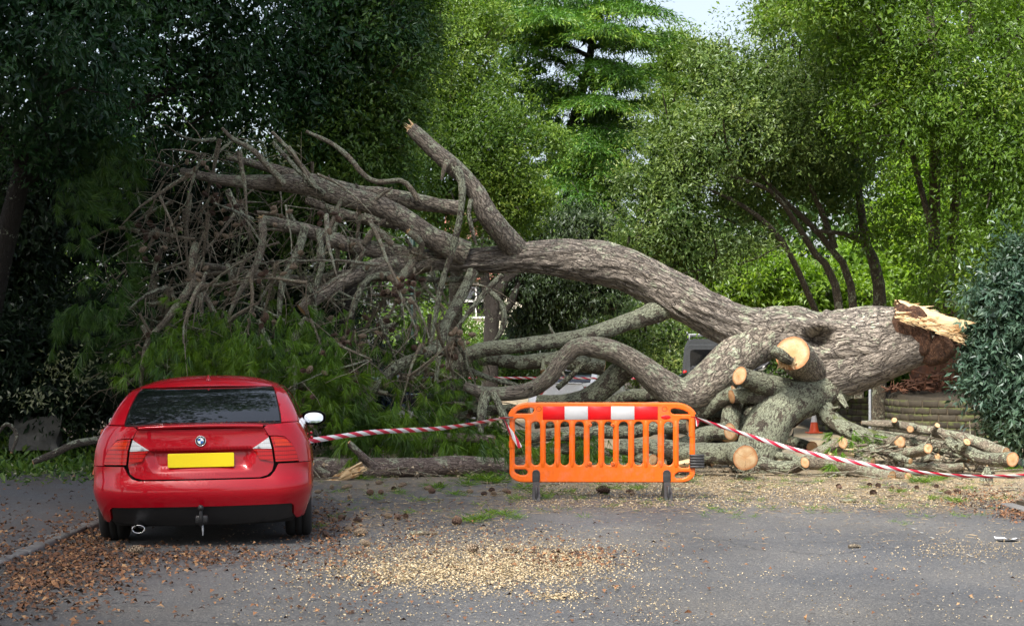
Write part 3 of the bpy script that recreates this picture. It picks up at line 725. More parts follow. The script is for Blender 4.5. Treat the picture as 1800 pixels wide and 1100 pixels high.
tree('holm_oak_tree', 'broad grey green evergreen with slanting stems right of the trunk', (1500, 34),
     [[(1545, 760, 34, 14), (1545, 500, 34, 11), (1523, 432, 34, 9), (1511, 350, 34, 7), (1500, 240, 34, 5), (1480, 120, 34, 3)],
      [(1490, 700, 34, 9), (1468, 500, 33.8, 7), (1432, 445, 33.5, 6), (1395, 386, 33, 5), (1355, 336, 32.6, 4), (1282, 309, 32, 3)],
      [(1510, 700, 34, 9), (1495, 500, 34, 7), (1464, 441, 33.8, 6), (1425, 395, 33.6, 5), (1386, 359, 33, 4), (1330, 300, 32.6, 3)],
      [(1468, 436, 33.8, 6), (1441, 364, 33.6, 5), (1418, 314, 33.4, 4), (1400, 240, 33.2, 3)],
      [(1440, 560, 34, 6), (1377, 427, 33, 5), (1309, 364, 32.5, 4), (1245, 332, 32, 2.5)],
      [(1520, 425, 34, 6), (1480, 410, 33.6, 4), (1430, 405, 33.3, 3)]],
     M['tree_bark'], [(1390, 140, 110, 95, 33.5, 2.0), (1200, 260, 95, 90, 32.5, 1.7), (1180, 365, 85, 75, 32.5, 1.6), (1300, 240, 130, 100, 33, 1.9), (1430, 200, 120, 120, 33.5, 1.9), (1240, 430, 130, 45, 33.2, 1.5), (1330, 360, 90, 45, 34.8, 1.0), (1460, 60, 125, 95, 34, 1.8), (1400, 280, 110, 80, 34, 1.4), (1480, 250, 90, 110, 34.6, 1.3), (1150, 430, 70, 40, 33, 1.0), (1280, 160, 100, 90, 33, 1.7), (1150, 320, 60, 60, 32.5, 1.3)], 110000, .072, 'lf_grey', BG, per=32, clump_r=.42, droop=.3, core=.6, sat=3, hole=.22, ntwig=160)
tree('ash_tree', 'tall yellow green tree with paired straight trunks on the right', (1650, 38),
     [[(1640, 690, 38, 11), (1641, 500, 36, 10), (1644, 300, 32, 10), (1642, 120, 32, 8), (1630, -40, 32, 6)],
      [(1662, 690, 38.6, 10), (1668, 500, 36.6, 9), (1684, 309, 32.6, 9), (1700, 120, 32.6, 7), (1715, -40, 32.6, 5)],
      [(1641, 420, 32, 6), (1600, 250, 31.6, 5), (1585, 130, 31.4, 4), (1560, 20, 31.2, 3)],
      [(1690, 260, 32.6, 5), (1750, 140, 32, 4), (1790, 60, 31.6, 3)]],
     M['tree_bark'], [(1560, 50, 130, 110, 31, 1.9), (1700, 70, 140, 120, 31, 1.9), (1785, 220, 100, 130, 30.5, 1.7), (1590, 200, 90, 90, 31, 1.5), (1710, 280, 110, 80, 31.2, 1.5), (1720, 440, 110, 85, 31.4, 1.5), (1790, 400, 80, 100, 30.8, 1.5), (1640, 500, 75, 55, 33.5, 1.2), (1520, 170, 60, 110, 31.5, 1.5), (1650, 170, 80, 90, 30.6, 1.2), (1600, -40, 220, 90, 31, 2), (1790, 20, 110, 110, 31.5, 1.6), (1480, 40, 80, 90, 32, 1.4), (1700, -30, 160, 70, 32.5, 1.5), (1560, 400, 60, 60, 33.5, 1.0)], 92000, .082, 'lf_yellow', BG, per=28, clump_r=.42, droop=.35, core=.65, hole=.30, corefill=.05, sat=3, ntwig=120)
tree('cypress_tree', 'distant yellowish flat topped conifer against the sky', (1180, 82), [[(1180, 640, 82, 7), (1182, 300, 82, 5), (1180, 60, 82, 2)]], M['dark_bark'],
     [(1172, 72, 50, 14, 82, 2), (1205, 100, 50, 16, 82, 2), (1160, 120, 45, 14, 82, 2), (1200, 150, 50, 16, 82, 2), (1165, 180, 45, 14, 82, 2), (1210, 210, 60, 30, 82, 2), (1170, 235, 50, 14, 82, 2), (1240, 112, 36, 28, 80, 2)], 15000, .16, 'lf_yellow', BG, per=40, clump_r=.6, core=.6, flat=.35)
GB = 'sunlit bushes under the trees'
for lab, b, e, n in (('tall lime green bush behind the paired trunks at the right', (1740, 46), [(1720, 330, 110, 110, 46, 1.5), (1780, 200, 110, 110, 46, 1.5), (1720, 470, 120, 90, 45, 1.5), (1620, 150, 110, 130, 47, 1.5), (1700, 20, 150, 90, 47, 1.5), (1500, 60, 90, 90, 48, 1.5), (1790, 40, 100, 90, 46.5, 1.5)], 30000),
                     ('lime green bush glowing under the slanting stems', (1330, 42), [(1310, 490, 95, 45, 41, 1.3), (1400, 510, 90, 50, 41.5, 1.3), (1270, 520, 60, 40, 41, 1)], 15000),
                     ('lime green tall bush seen between the slanting stems and the paired trunks', (1590, 44), [(1610, 330, 60, 90, 44, 1.3), (1580, 420, 70, 80, 44, 1.3), (1560, 510, 80, 50, 43, 1.2)], 14000),
                     ('yellow green bush low behind the trunk of the fallen pine', (1480, 42), [(1480, 530, 70, 40, 42, 1.2), (1500, 470, 50, 45, 43, 1)], 8000)):
    tree('lime_bush', lab, b, [[(b[0], 700, b[1], 5), (b[0] + 5, 560, b[1], 4), (b[0], 450, b[1], 2)]], M['tree_bark'], e, n, .13, 'lf_lime', GB, 'bush', per=30, clump_r=.4, droop=.3, up=.9)
tree('laurel_shrub', 'large blue green shrub at the right edge in front of the stump', (1790, 24.4), [[(1790, 805, 24.4, 7), (1785, 720, 24.4, 5), (1775, 560, 24.4, 3)], [(1800, 805, 24.5, 6), (1830, 700, 24.5, 4), (1840, 520, 24.5, 2)], [(1785, 805, 24.3, 5), (1750, 720, 24.2, 4), (1735, 640, 24, 2)]],
     M['branch'], [(1775, 550, 85, 110, 24, .75), (1795, 680, 90, 100, 24, .75), (1735, 640, 50, 80, 24, .5), (1810, 470, 70, 70, 24.2, .6), (1870, 600, 90, 190, 24.3, .8), (1775, 755, 50, 38, 24.2, .45)], 26000, .098, 'lf_blue', None, 'shrub', per=30, clump_r=.26, droop=.35, wid=.36, up=.5, core=.6)
for lab, b, e, n, lf in (('bushy yellow green shrub behind the thin metal post', (1520, 36.5), [(1500, 660, 60, 40, 36, .8), (1550, 640, 55, 45, 36.2, .8)], 8000, 'lf_yellow'),
                     ('dark green shrub behind the stump under the broken trunk', (1620, 38), [(1610, 620, 60, 60, 38, 1), (1680, 600, 60, 70, 38, 1)], 7000, 'lf_mid')):
    tree('low_shrub', lab, b, [[(b[0], 730, b[1], 3), (b[0], 650, b[1], 2)]], M['branch'], e, n, .10, lf, 'shrubs behind the block wall', 'shrub', per=30, clump_r=.3)
# undergrowth trees filling the left side, deep shade put into their leaf colour
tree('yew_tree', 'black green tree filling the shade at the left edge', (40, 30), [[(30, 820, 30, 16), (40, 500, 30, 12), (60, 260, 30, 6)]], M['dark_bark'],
     [(60, 380, 170, 180, 29.5, 2), (40, 600, 160, 130, 28.5, 1.6), (200, 330, 120, 140, 31, 1.8), (-80, 480, 150, 250, 28, 2)], 26000, .12, 'lf_shade', BG, per=32, clump_r=.5, droop=.5)
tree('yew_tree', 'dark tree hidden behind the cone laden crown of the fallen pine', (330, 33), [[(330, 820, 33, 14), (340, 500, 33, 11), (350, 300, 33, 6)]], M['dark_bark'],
     [(330, 380, 160, 150, 33, 2), (470, 430, 150, 130, 33.5, 1.8), (300, 590, 180, 120, 32, 1.6), (520, 580, 140, 110, 34, 1.6)], 26000, .11, 'lf_shade', BG, per=34, clump_r=.5, droop=.4)
GU = 'undergrowth shrubs in the shade at the left'
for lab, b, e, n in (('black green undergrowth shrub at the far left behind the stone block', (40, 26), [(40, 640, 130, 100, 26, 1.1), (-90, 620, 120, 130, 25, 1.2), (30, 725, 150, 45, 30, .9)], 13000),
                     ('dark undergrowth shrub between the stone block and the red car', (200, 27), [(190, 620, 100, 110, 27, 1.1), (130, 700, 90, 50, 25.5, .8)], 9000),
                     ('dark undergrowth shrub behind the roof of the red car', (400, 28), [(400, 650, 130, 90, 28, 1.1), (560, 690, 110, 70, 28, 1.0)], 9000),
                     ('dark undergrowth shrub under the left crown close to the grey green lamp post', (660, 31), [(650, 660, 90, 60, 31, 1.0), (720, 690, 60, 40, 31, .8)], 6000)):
    tree('undergrowth_shrub', lab, b, [[(b[0], 800, b[1], 4), (b[0], 690, b[1], 3)]], M['dark_bark'], e, n, .10, 'lf_shade', GU, 'shrub', per=32, clump_r=.35, droop=.4)
# mid background under the trunk
tree('dark_tree', 'dark forked tree behind the middle of the fallen trunk', (862, 46), [[(858, 760, 46, 17), (862, 640, 46, 15), (868, 540, 46, 13), (890, 490, 46, 11), (935, 470, 46, 8), (1000, 478, 45.5, 6), (1060, 490, 45, 4), (1120, 480, 45, 3)], [(864, 560, 46, 10), (850, 460, 46, 8), (860, 380, 46, 6), (900, 320, 46, 4)], [(875, 560, 46, 8), (900, 530, 46, 7), (915, 480, 46.2, 5)]], M['dark_bark'],
     [(1000, 400, 110, 40, 47, 1.6), (1030, 525, 80, 35, 47, 1.2), (950, 570, 70, 60, 48, 1.3), (950, 500, 110, 35, 47, 1.2), (1050, 480, 80, 30, 47, 1.2), (800, 450, 60, 40, 46.5, 1.0), (880, 430, 60, 18, 46.5, 1.0)], 30000, .13, 'lf_cedard', BG, per=40, clump_r=.5, droop=.9, wid=.2)
GH = 'hedge bushes behind the trunk'
for lab, b, e, lf in (('grey green hedge bush seen under the arch of the trunk', (1120, 52), [(1130, 570, 100, 85, 50, 1.5), (1060, 620, 90, 60, 49, 1.2), (1170, 650, 90, 40, 49, 1.2)], 'lf_grey'),
                      ('olive hedge bush left of the dark forked tree', (780, 52), [(770, 590, 80, 60, 52, 1.5), (740, 640, 90, 50, 50, 1.2), (820, 660, 80, 35, 49, 1.0), (835, 595, 55, 42, 56, 1.0)], 'lf_yellow'),
                      ('dark hedge bush right of the grey van', (1320, 54), [(1280, 570, 110, 70, 53, 1.5), (1390, 620, 100, 90, 50, 1.5), (1240, 630, 80, 50, 53, 1)], 'lf_mid'),
                      ('dull green hedge bush behind the white car', (940, 55), [(940, 620, 90, 60, 50, 1.5), (1010, 650, 90, 40, 49, 1.2), (880, 650, 80, 40, 50, 1.2)], 'lf_mid')):
    tree('hedge_bush', lab, b, [[(b[0], 700, b[1], 5), (b[0], 600, b[1], 3)]], M['dark_bark'], e, 15000, .085, lf, GH, 'bush', per=34, clump_r=.4)

# cedar: tiers of flat sprays with drooping tips
def cedar():
    Y0 = 58.0; b = W(950, HY, Y0); t = thing('cedar_tree', 'tall cedar with layered bright green sprays against the sky', 'tree', (b.x, Y0, 0), 0, BG)
    trunk = [(940, 700, Y0, 15), (948, 420, Y0, 12), (978, 310, Y0, 10), (1010, 210, Y0, 9), (1035, 110, Y0, 7), (1050, 0, Y0, 6), (1060, -120, Y0, 4)]
    stem_part('trunk', trunk, M['dark_bark'], t)
    tr = np.array(trunk)[::-1]; fol = MB()
    limbs = []
    for j, (py, dx, rise, dy) in enumerate([(20, -190, -30, -1), (10, 110, -20, 1), (60, -170, 10, 2), (70, 150, -10, -2), (55, 140, 12, 2.5), (100, -130, 0, -2), (120, 150, 15, 1), (150, -100, 40, 3), (185, 170, 5, -1.5), (200, 130, 40, 2.5), (215, -110, 30, -3), (240, 150, 20, 0), (265, -60, 40, -2.5), (275, 130, 35, -3), (300, 110, 45, 2), (330, 125, 40, -1), (350, -60, 20, -3), (375, 120, 25, 1.5), (400, 90, 30, -2), (430, 130, 20, -1.5), (-20, -220, -30, 2), (-15, 80, -40, -2), (0, -120, 20, -4), (0, 100, 15, -4), (90, 60, 25, -4), (160, 60, 30, -5), (230, 50, 40, -5), (290, 40, 45, -5), (25, -150, -20, 4), (30, -90, -5, -5), (5, 60, 0, 5), (45, 40, 5, -5.5), (10, -200, 5, -4), (35, -210, 0, 0), (130, 110, 20, -3.5), (205, 100, 30, -4), (250, 90, 40, -4.5), (350, 80, 40, -4)]):
        dx *= R.uniform(.75, 1.15); rise += R.uniform(-18, 14); tx = np.interp(py + 40, tr[:, 1], tr[:, 0]); oy = 40 if dx < 0 and py < 130 else 15
        p = [(tx, py + oy, Y0, 4.5), (tx + dx * .4, py + rise * .35 + oy * .3, Y0 + dy * .45, 3), (tx + dx * .75, py + rise * .6, Y0 + dy * .8, 2), (tx + dx, py + rise, Y0 + dy, 1)]
        limbs.append((p, dx))
        mbx = MB(); P = px_path(p); tube(mbx, P, 6, .5, .1); part('limb', mbx.mesh('limb', t.location), M['dark_bark'], t)
        C = catmull(P, .16)[:, :3]; m = len(C); dirv = np.gradient(C, axis=0); dirv /= np.linalg.norm(dirv, axis=1)[:, None]
        f = np.linspace(0, 1, m)
        for i in range(int(m * .22), m):
            for s_ in (-1, 1, 0):
                ln = (.40 + 1.0 * math.sin(min(1, (f[i] + .1)) * 2.6)) * R.uniform(.25, 1.3) * (.55 if s_ == 0 else 1)
                side = np.cross(dirv[i], [0, 0, 1.0]) * s_; q = side * ln + dirv[i] * ln * R.uniform(.3, .9) + np.array([0, 0, R.uniform(-.12, .10)])
                n = int(40 * ln + 14); tt = R.random(n)
                pos = C[i] + q * tt[:, None]; pos[:, 2] -= tt ** 2 * ln * .32; pos += R.normal(size=(n, 3)) * [.07, .07, .05]
                dd = q * .6 + R.normal(size=(n, 3)) * .45; dd[:, 2] -= .35
                nr = R.normal(size=(n, 3)) * .5 + [0, 0, 1]
                leaves(fol, pos, dd, nr, .12 + .14 * R.random(n), .2, np.clip(.15 + tt * .5 + R.random(n) * .4, 0, 1))
    for e in [(925, 110, 50, 14, Y0, 2.5), (915, 150, 60, 20, Y0, 2.0), (975, 160, 60, 16, Y0, 2.0), (940, 200, 60, 25, Y0, 2.0), (975, 22, 122, 20, Y0, 2.5), (940, 60, 80, 20, Y0, 2.5), (1078, 64, 62, 13, Y0, 2.5), (1050, 330, 70, 40, Y0, 2), (1000, 385, 80, 40, Y0, 2), (1060, 250, 60, 22, Y0, 2), (1040, 290, 70, 20, Y0, 2.5), (1080, 140, 50, 14, Y0, 2.5), (1070, 200, 60, 14, Y0, 2.5), (960, -2, 125, 24, Y0, 3)]:
        q = crown([e], int(e[2] * 38), .17, .5, 30, .8, .6, .2, .25, 3, .35, .6, .06, 2)
        if q.n: fol.add(np.concatenate(q.v), np.concatenate(q.q), tone=np.concatenate(q.tone))
    part('crown', fol.mesh('crown', t.location, smooth=False), M['lf_cedar'], t)
cedar()
# far-off wood behind everything
wb = crown([(-60, 420, 260, 330, 84, 4), (250, 430, 260, 300, 86, 4), (560, 440, 220, 260, 84, 4), (800, 470, 190, 190, 88, 4), (960, 500, 160, 130, 86, 4), (1130, 470, 150, 150, 86, 4), (1330, 430, 200, 220, 84, 4), (1560, 400, 220, 300, 86, 4), (1800, 380, 240, 330, 84, 4), (2000, 420, 220, 300, 82, 4)], 48000, .36, 1.1, 30, seed=9)
o = part('distant_woodland', wb.mesh('distant_woodland', smooth=False), M['lf_mid']); tag(o, 'dim wood closing the view far behind all the trees', 'woodland', kind='stuff')

# ------------------------------------------------------------------ the fallen pine
PO = W(1250, 830, 24); PO = Vector((PO.x, 24, 0))
pine = thing('fallen_pine_tree', 'huge fallen pine lying across the whole road, trunk snapped at the right', 'tree', PO)
def limb(name, pts, mat='limb', seg=16, lump=.10, ridge=0.0, cut=None, cutmat='cut', tip=None, step=.12, seed=0, parent=None, org=None, flare=False, label=None):
    parent = parent or pine; org = PO if org is None else org
    P = px_path(pts)
    if flare:
        d0 = (P[1] - P[0])[:3]; d0 /= np.linalg.norm(d0)
        P[0, 3] *= 1.05; P[1, 3] *= 1.12
    mb = MB(); v, d = tube(mb, P, seg, step, lump, 1.5 / max(.08, P[:, 3].max()) * .35, ridge, seed=seed, wander=.55 if P[:, 3].max() < .14 else .4)
    o = part(name, mb.mesh(name, org), M[mat], parent, label=label)
    for e in (cut or ()):
        dm = MB(); k = 0 if e == 0 else -1
        disc(dm, v[k, :-1], -d[0] if e == 0 else d[-1], .012, 5, .012, seed)
        part('cut_end', dm.mesh('cut_end', org), M[cutmat], o)
    if P[:, 3].max() > .045 and len(v) > 12:              # broken twig stubs
        for _ in range(int(R.integers(2, 5))):
            i = int(R.integers(4, len(v) - 3)); j = int(R.integers(0, v.shape[1] - 1)); q = v[i, j]; cc = v[i, :-1].mean(0); nn = (q - cc) / np.linalg.norm(q - cc); nn = nn + d[i] * R.uniform(-.1, .7); r_ = np.linalg.norm(q - cc) * R.uniform(.14, .26); ln = r_ * R.uniform(2.5, 6)
            sm = MB(); tube(sm, np.array([[*(q - nn * r_), r_ * 1.3], [*(q + nn * ln * .4), r_], [*(q + nn * ln + R.normal(size=3) * .01), r_ * .6]]), 7, .03, .2, 9, cap=(False, True)); part('stub', sm.mesh('stub', org), M[mat], parent)
    for e in (tip or ()):
        k = 0 if e == 0 else -1; sp = MB(); splinters(sp, v[k, :-1], -d[0] if e == 0 else d[-1], P[k, 3] if e == 0 else P[-1, 3])
        part('splintered_end', sp.mesh('splintered_end', org, smooth=False), M['splinter'], o)
    return o, v, d
def splinters(mb, ring, out, r, n=None, ln=None, seed=0):
    """torn wood: a ragged heap of spikes over a broken end"""
    ring = np.asarray(ring); c = ring.mean(0); out = np.asarray(out) / np.linalg.norm(out)
    n = n or 26; ln = ln or r * 2.6
    disc(mb, c + (ring - c) * .97, out, r * .25, 3, r * .5, seed)
    e1 = ring[0] - c; e1 /= np.linalg.norm(e1); e2 = np.cross(out, e1); rr = np.linalg.norm(ring - c, axis=1).mean()
    for i in range(n):
        a, q = R.uniform(0, 2 * math.pi), math.sqrt(R.random()) * .9
        p = c + (e1 * math.cos(a) + e2 * math.sin(a)) * rr * q
        L = ln * R.uniform(.25, 1.0) * (1.1 - .5 * q) * R.choice([.5, 1.0]); w = rr * R.uniform(.10, .24)
        d = out + R.normal(size=3) * .22; d /= np.linalg.norm(d); s1 = np.cross(d, R.normal(size=3)); s1 /= np.linalg.norm(s1); s2 = np.cross(d, s1)
        b = p - out * rr * .2
        mb.add([b + s1 * w, b - s1 * w * .6 + s2 * w * .6, b - s1 * w * .6 - s2 * w * .6, b + d * L * .7 + s1 * w * .5, b + d * L], tris=[[0, 1, 3], [1, 2, 3], [2, 0, 3], [0, 3, 4], [1, 3, 4], [2, 4, 3]], uv=[(0, 0), (w, 0), (w, .01), (0, L * .7), (w, L)])

# main trunk: torn base at the right, crown to the left
trunk_pts = [(1648, 592, 24.2, 44), (1600, 595, 24.2, 53), (1545, 602, 24.1, 59), (1490, 611, 24, 64), (1440, 612, 24, 64), (1390, 592, 24, 50), (1335, 590, 24, 43), (1275, 568, 24, 38), (1218, 537, 24, 37), (1160, 504, 24.1, 37), (1100, 474, 24.2, 37), (1040, 459, 24.3, 36), (980, 452, 24.4, 32), (920, 451, 24.5, 27), (860, 455, 24.6, 23), (800, 457, 24.7, 19), (740, 455, 24.7, 16)]
tp = px_path(trunk_pts); mb = MB()
tv, td = tube(mb, tp, 120, .03, .10, .9, .040, seed=2, wander=.25)
_v = mb.v[0]; hc = np.array(W(1440, 598, 23.58)); dd = (_v - hc) / np.array([.17, .34, .12]); q_ = np.exp(-(dd ** 2).sum(1) ** 1.4)      # deep knot hole beside the sawn stub
_v[:, 1] += .40 * q_; ee = (_v - hc - np.array([-.05, 0, .20])) / np.array([.42, .3, .07]); _v[:, 1] -= .07 * np.exp(-(ee ** 2).sum(1)); _v[:, 2] += .03 * np.exp(-(ee ** 2).sum(1))
trunk = part('trunk', mb.mesh('trunk', PO), M['trunk'], pine)
# lumpy swelling where the butt was torn from the stump
sp = MB(); splinters(sp, tv[0, ::3][:-1] if len(tv[0, ::3]) > 24 else tv[0, :-1], -td[0], .40, 80, .45, 3)
part('splintered_end', sp.mesh('splintered_end', PO, smooth=False), M['rust_wood'], trunk)
sp = MB()
for i in range(260):                                           # pale torn fibres along the top of the break
    f = R.random(); g = R.random(); p = np.array(W(1568 + 112 * f, 532 + 20 * f + 24 * f * f + g * 34, 24.1 - .55 * g)); p[1] -= .12; p[2] += .03
    d = np.array([.92, -.15, -.22]) + R.normal(size=3) * .17; d /= np.linalg.norm(d); L = R.uniform(.08, .30) * (1 - .3 * f); w = R.uniform(.006, .016)
    s1 = np.cross(d, R.normal(size=3)); s1 /= np.linalg.norm(s1); s2 = np.cross(d, s1)
    sp.add([p + s1 * w, p - s1 * w * .5 + s2 * w, p - s1 * w * .5 - s2 * w, p + d * L * .6 + s1 * w * .7, p + d * L], tris=[[0, 1, 3], [1, 2, 3], [2, 0, 3], [0, 3, 4], [1, 3, 4], [2, 4, 3]], uv=[(0, 0), (w, 0), (w, .01), (0, L), (w, L)])
part('torn_fibre', sp.mesh('torn_fibre', PO, smooth=False), M['splinter'], pine, kind='stuff')
mb = MB()                                                       # the pale torn slab itself, rising over the break
gx, gy = np.meshgrid(np.linspace(0, 1, 26), np.linspace(-1, 1, 16), indexing='ij')
lo_ = np.array([W(1596 + 100 * t, 570 + 26 * t, 23.62 + .2 * t) for t in np.linspace(0, 1, 26)]); up_ = np.array([W(1568 + 124 * t, 531 + 20 * t + 26 * t * t, 24.15) for t in np.linspace(0, 1, 26)])
k_ = (gy + 1) / 2; base = lo_[:, None] * (1 - k_[..., None]) + up_[:, None] * k_[..., None]
base[..., 1] -= .16 * np.sin(k_ * math.pi); base[..., 2] += .12 * np.sin(k_ * math.pi) + .05 * (fbm(base, 6, 4) - .5) + .07 * (noise(np.stack([gx * 1.2, gy * 7, gy * 0], -1), 1.0, 3) - .5); base[..., 2] += np.where(np.abs(gy) > .95, .13 * (noise(np.stack([gx * 11, gy, gy], -1), 1.0, 21) - .5), 0); base[..., 0] += .50 * (noise(base * [1, 3, 3], 5, 8) - .5) * np.maximum(0, gx * 2 - 1)
i = (np.arange(25)[:, None] * 16 + np.arange(15)[None]).ravel()
mb.add(base.reshape(-1, 3), np.stack([i, i + 16, i + 17, i + 1], -1), uv=np.stack([gy * .4, gx * 1.0], -1).reshape(-1, 2))
part('torn_slab', mb.mesh('torn_slab', PO), M['splinter'], pine)
def burl(px, py, Y, rx, ry, mat, squash=.7, seed=0):
    mb = MB(); c = np.array(W(px, py, Y)); th = np.linspace(0, math.pi, 12); ph = np.linspace(0, 2 * math.pi, 22)
    T, Pp = np.meshgrid(th, ph, indexing='ij'); u = np.stack([np.sin(T) * np.cos(Pp), np.sin(T) * np.sin(Pp) * squash, np.cos(T)], -1)
    rr = np.array([rx, (rx + ry) / 2, ry]) * Y / FPX; v = c + u * rr * (.75 + .5 * fbm(u, 2.2, seed))[..., None]; v[:, -1] = v[:, 0]
    i = (np.arange(11)[:, None] * 22 + np.arange(21)[None]).ravel()
    mb.add(v.reshape(-1, 3), np.stack([i, i + 1, i + 23, i + 22], -1), uv=np.stack([Pp * .4, T * .4], -1).reshape(-1, 2))
    return part('burl', mb.mesh('burl', PO), M[mat], pine)
burl(1597, 570, 23.72, 34, 36, 'rust_wood', .4, 3)
burl(1592, 562, 23.9, 26, 28, 'rust_wood', .6, 13)
burl(1640, 612, 23.85, 38, 30, 'rust_wood', .6, 17)
burl(1612, 598, 23.72, 26, 26, 'rust_wood', .4, 23)
burl(1585, 598, 24.05, 54, 48, 'trunk', .8, 5)
mb = MB(); tube(mb, px_path([(1655, 596, 24.1, 28), (1600, 603, 24, 42), (1545, 620, 23.95, 49), (1490, 643, 23.95, 52), (1450, 658, 23.95, 46), (1425, 660, 24.1, 20)]), 48, .04, .12, 1.0, .02, seed=14); part('root_flare', mb.mesh('root_flare', PO), M['trunk'], pine)
burl(1530, 585, 24.0, 60, 44, 'trunk', .8, 11)

L = limb
# big limbs of the crown
L('limb', [(820, 447, 24.6, 22), (760, 422, 24.5, 20), (702, 380, 24.4, 19), (655, 358, 24.4, 18), (600, 344, 24.4, 17), (545, 329, 24.5, 17), (491, 322, 24.5, 15), (436, 320, 24.5, 12), (382, 316, 24.6, 9), (320, 300, 24.8, 6)], 'limb', 26, .12, .012, seed=4)
L('limb', [(806, 366, 25.2, 13), (750, 358, 25.2, 14), (690, 346, 25.3, 14), (618, 333, 25.4, 13), (560, 318, 25.5, 12), (480, 296, 25.6, 9), (400, 276, 25.8, 6)], 'limb', 20, .12, .008, cut=[0], seed=5)
L('limb', [(938, 462, 24.55, 10), (905, 436, 24.45, 22), (880, 408, 24.25, 21), (857, 375, 24.1, 19), (840, 340, 24.1, 17), (812, 308, 24.1, 16), (780, 280, 24.1, 15), (745, 247, 24.1, 13), (722, 226, 24.1, 12)], 'limb', 24, .12, .010, tip=[1], seed=6, label='upright broken limb with a pale snapped tip')
L('limb', [(745, 455, 24.7, 16), (690, 440, 24.5, 15), (620, 430, 24.3, 14), (540, 405, 24.2, 12), (490, 392, 24.1, 10), (462, 386, 24.1, 8)], 'limb', 20, .12, .008, tip=[1], seed=7)
L('limb', [(760, 458, 24.7, 15), (727, 463, 24.5, 15), (673, 469, 24.3, 15), (618, 487, 24.1, 14), (564, 518, 23.9, 13), (530, 545, 23.8, 12)], 'limb', 20, .12, .008, cut=[1], seed=8)
L('limb', [(760, 462, 25.0, 14), (690, 480, 25.1, 13), (600, 484, 25.2, 11), (545, 494, 25.3, 10), (465, 487, 25.4, 8), (390, 470, 25.6, 6), (320, 462, 25.8, 4)], 'limb', 16, .12, seed=9)
L('limb', [(700, 392, 25.0, 12), (640, 385, 25.2, 10), (590, 372, 25.4, 9), (540, 352, 25.6, 7)], 'limb', 14, .12, seed=10)
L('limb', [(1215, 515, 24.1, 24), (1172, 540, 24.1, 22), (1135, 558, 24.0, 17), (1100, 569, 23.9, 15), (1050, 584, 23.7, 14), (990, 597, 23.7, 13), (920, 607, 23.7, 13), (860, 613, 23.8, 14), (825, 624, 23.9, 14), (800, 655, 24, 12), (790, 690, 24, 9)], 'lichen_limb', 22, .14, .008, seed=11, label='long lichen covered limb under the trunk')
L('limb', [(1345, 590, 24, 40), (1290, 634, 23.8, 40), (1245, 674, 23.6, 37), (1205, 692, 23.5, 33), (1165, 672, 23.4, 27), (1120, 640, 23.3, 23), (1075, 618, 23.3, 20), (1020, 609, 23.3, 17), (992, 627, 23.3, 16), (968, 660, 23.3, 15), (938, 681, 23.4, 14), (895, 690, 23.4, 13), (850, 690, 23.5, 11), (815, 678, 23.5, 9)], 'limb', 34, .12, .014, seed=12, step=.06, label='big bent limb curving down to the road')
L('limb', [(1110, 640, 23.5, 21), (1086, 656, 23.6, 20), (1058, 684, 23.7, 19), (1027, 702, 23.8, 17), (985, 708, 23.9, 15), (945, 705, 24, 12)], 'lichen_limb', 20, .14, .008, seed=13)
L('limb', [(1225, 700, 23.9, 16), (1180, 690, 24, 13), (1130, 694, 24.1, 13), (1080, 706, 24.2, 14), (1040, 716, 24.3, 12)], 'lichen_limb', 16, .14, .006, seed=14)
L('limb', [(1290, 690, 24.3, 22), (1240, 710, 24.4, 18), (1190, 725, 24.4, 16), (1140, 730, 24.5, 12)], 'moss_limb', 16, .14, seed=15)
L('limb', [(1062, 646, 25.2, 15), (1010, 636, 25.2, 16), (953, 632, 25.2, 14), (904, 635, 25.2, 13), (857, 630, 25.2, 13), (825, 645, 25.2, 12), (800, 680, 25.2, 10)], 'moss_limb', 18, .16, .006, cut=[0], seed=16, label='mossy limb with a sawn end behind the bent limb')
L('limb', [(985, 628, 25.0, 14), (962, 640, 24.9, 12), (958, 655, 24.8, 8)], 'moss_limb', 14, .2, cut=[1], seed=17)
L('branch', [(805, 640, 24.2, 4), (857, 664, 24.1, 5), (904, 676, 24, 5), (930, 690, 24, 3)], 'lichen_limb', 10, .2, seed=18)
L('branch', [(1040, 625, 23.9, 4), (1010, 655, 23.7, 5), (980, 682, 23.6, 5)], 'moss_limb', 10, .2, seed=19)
# the cluster that holds the tree up on the right: sawn limbs, a forked leg, stubs
L('limb', [(1462, 668, 24, 46), (1424, 694, 23.7, 38), (1390, 706, 23.4, 36), (1362, 728, 23.2, 37), (1344, 765, 23.1, 38), (1328, 800, 23.0, 36), (1314, 836, 23.0, 34)], 'lichen_limb', 30, .12, .012, seed=20, step=.06, label='thick lichen covered leg of the fork, standing on the road')
L('limb', [(1446, 668, 24.2, 22), (1430, 650, 23.7, 27), (1410, 632, 23.3, 30), (1393, 621, 22.9, 31)], 'limb', 26, .08, .006, cut=[1], seed=21, label='thick stub sawn off square below the trunk')
L('limb', [(1395, 690, 23.5, 22), (1350, 678, 23.2, 20), (1322, 668, 23.0, 18), (1300, 660, 22.85, 17)], 'lichen_limb', 20, .1, cut=[1], cutmat='cut', seed=22)
L('limb', [(1380, 706, 23.4, 18), (1330, 696, 23.2, 16), (1302, 694, 23.15, 14), (1286, 697, 23.1, 12)], 'lichen_limb', 18, .1, cut=[1], cutmat='cut_red', seed=23)
L('limb', [(1432, 668, 23.9, 22), (1440, 704, 23.7, 17), (1470, 744, 23.4, 15), (1512, 765, 23.2, 15), (1558, 776, 23.1, 14), (1590, 778, 23.0, 12)], 'moss_limb', 20, .12, .006, cut=[1], seed=24, label='mossy limb running down to the log pile')
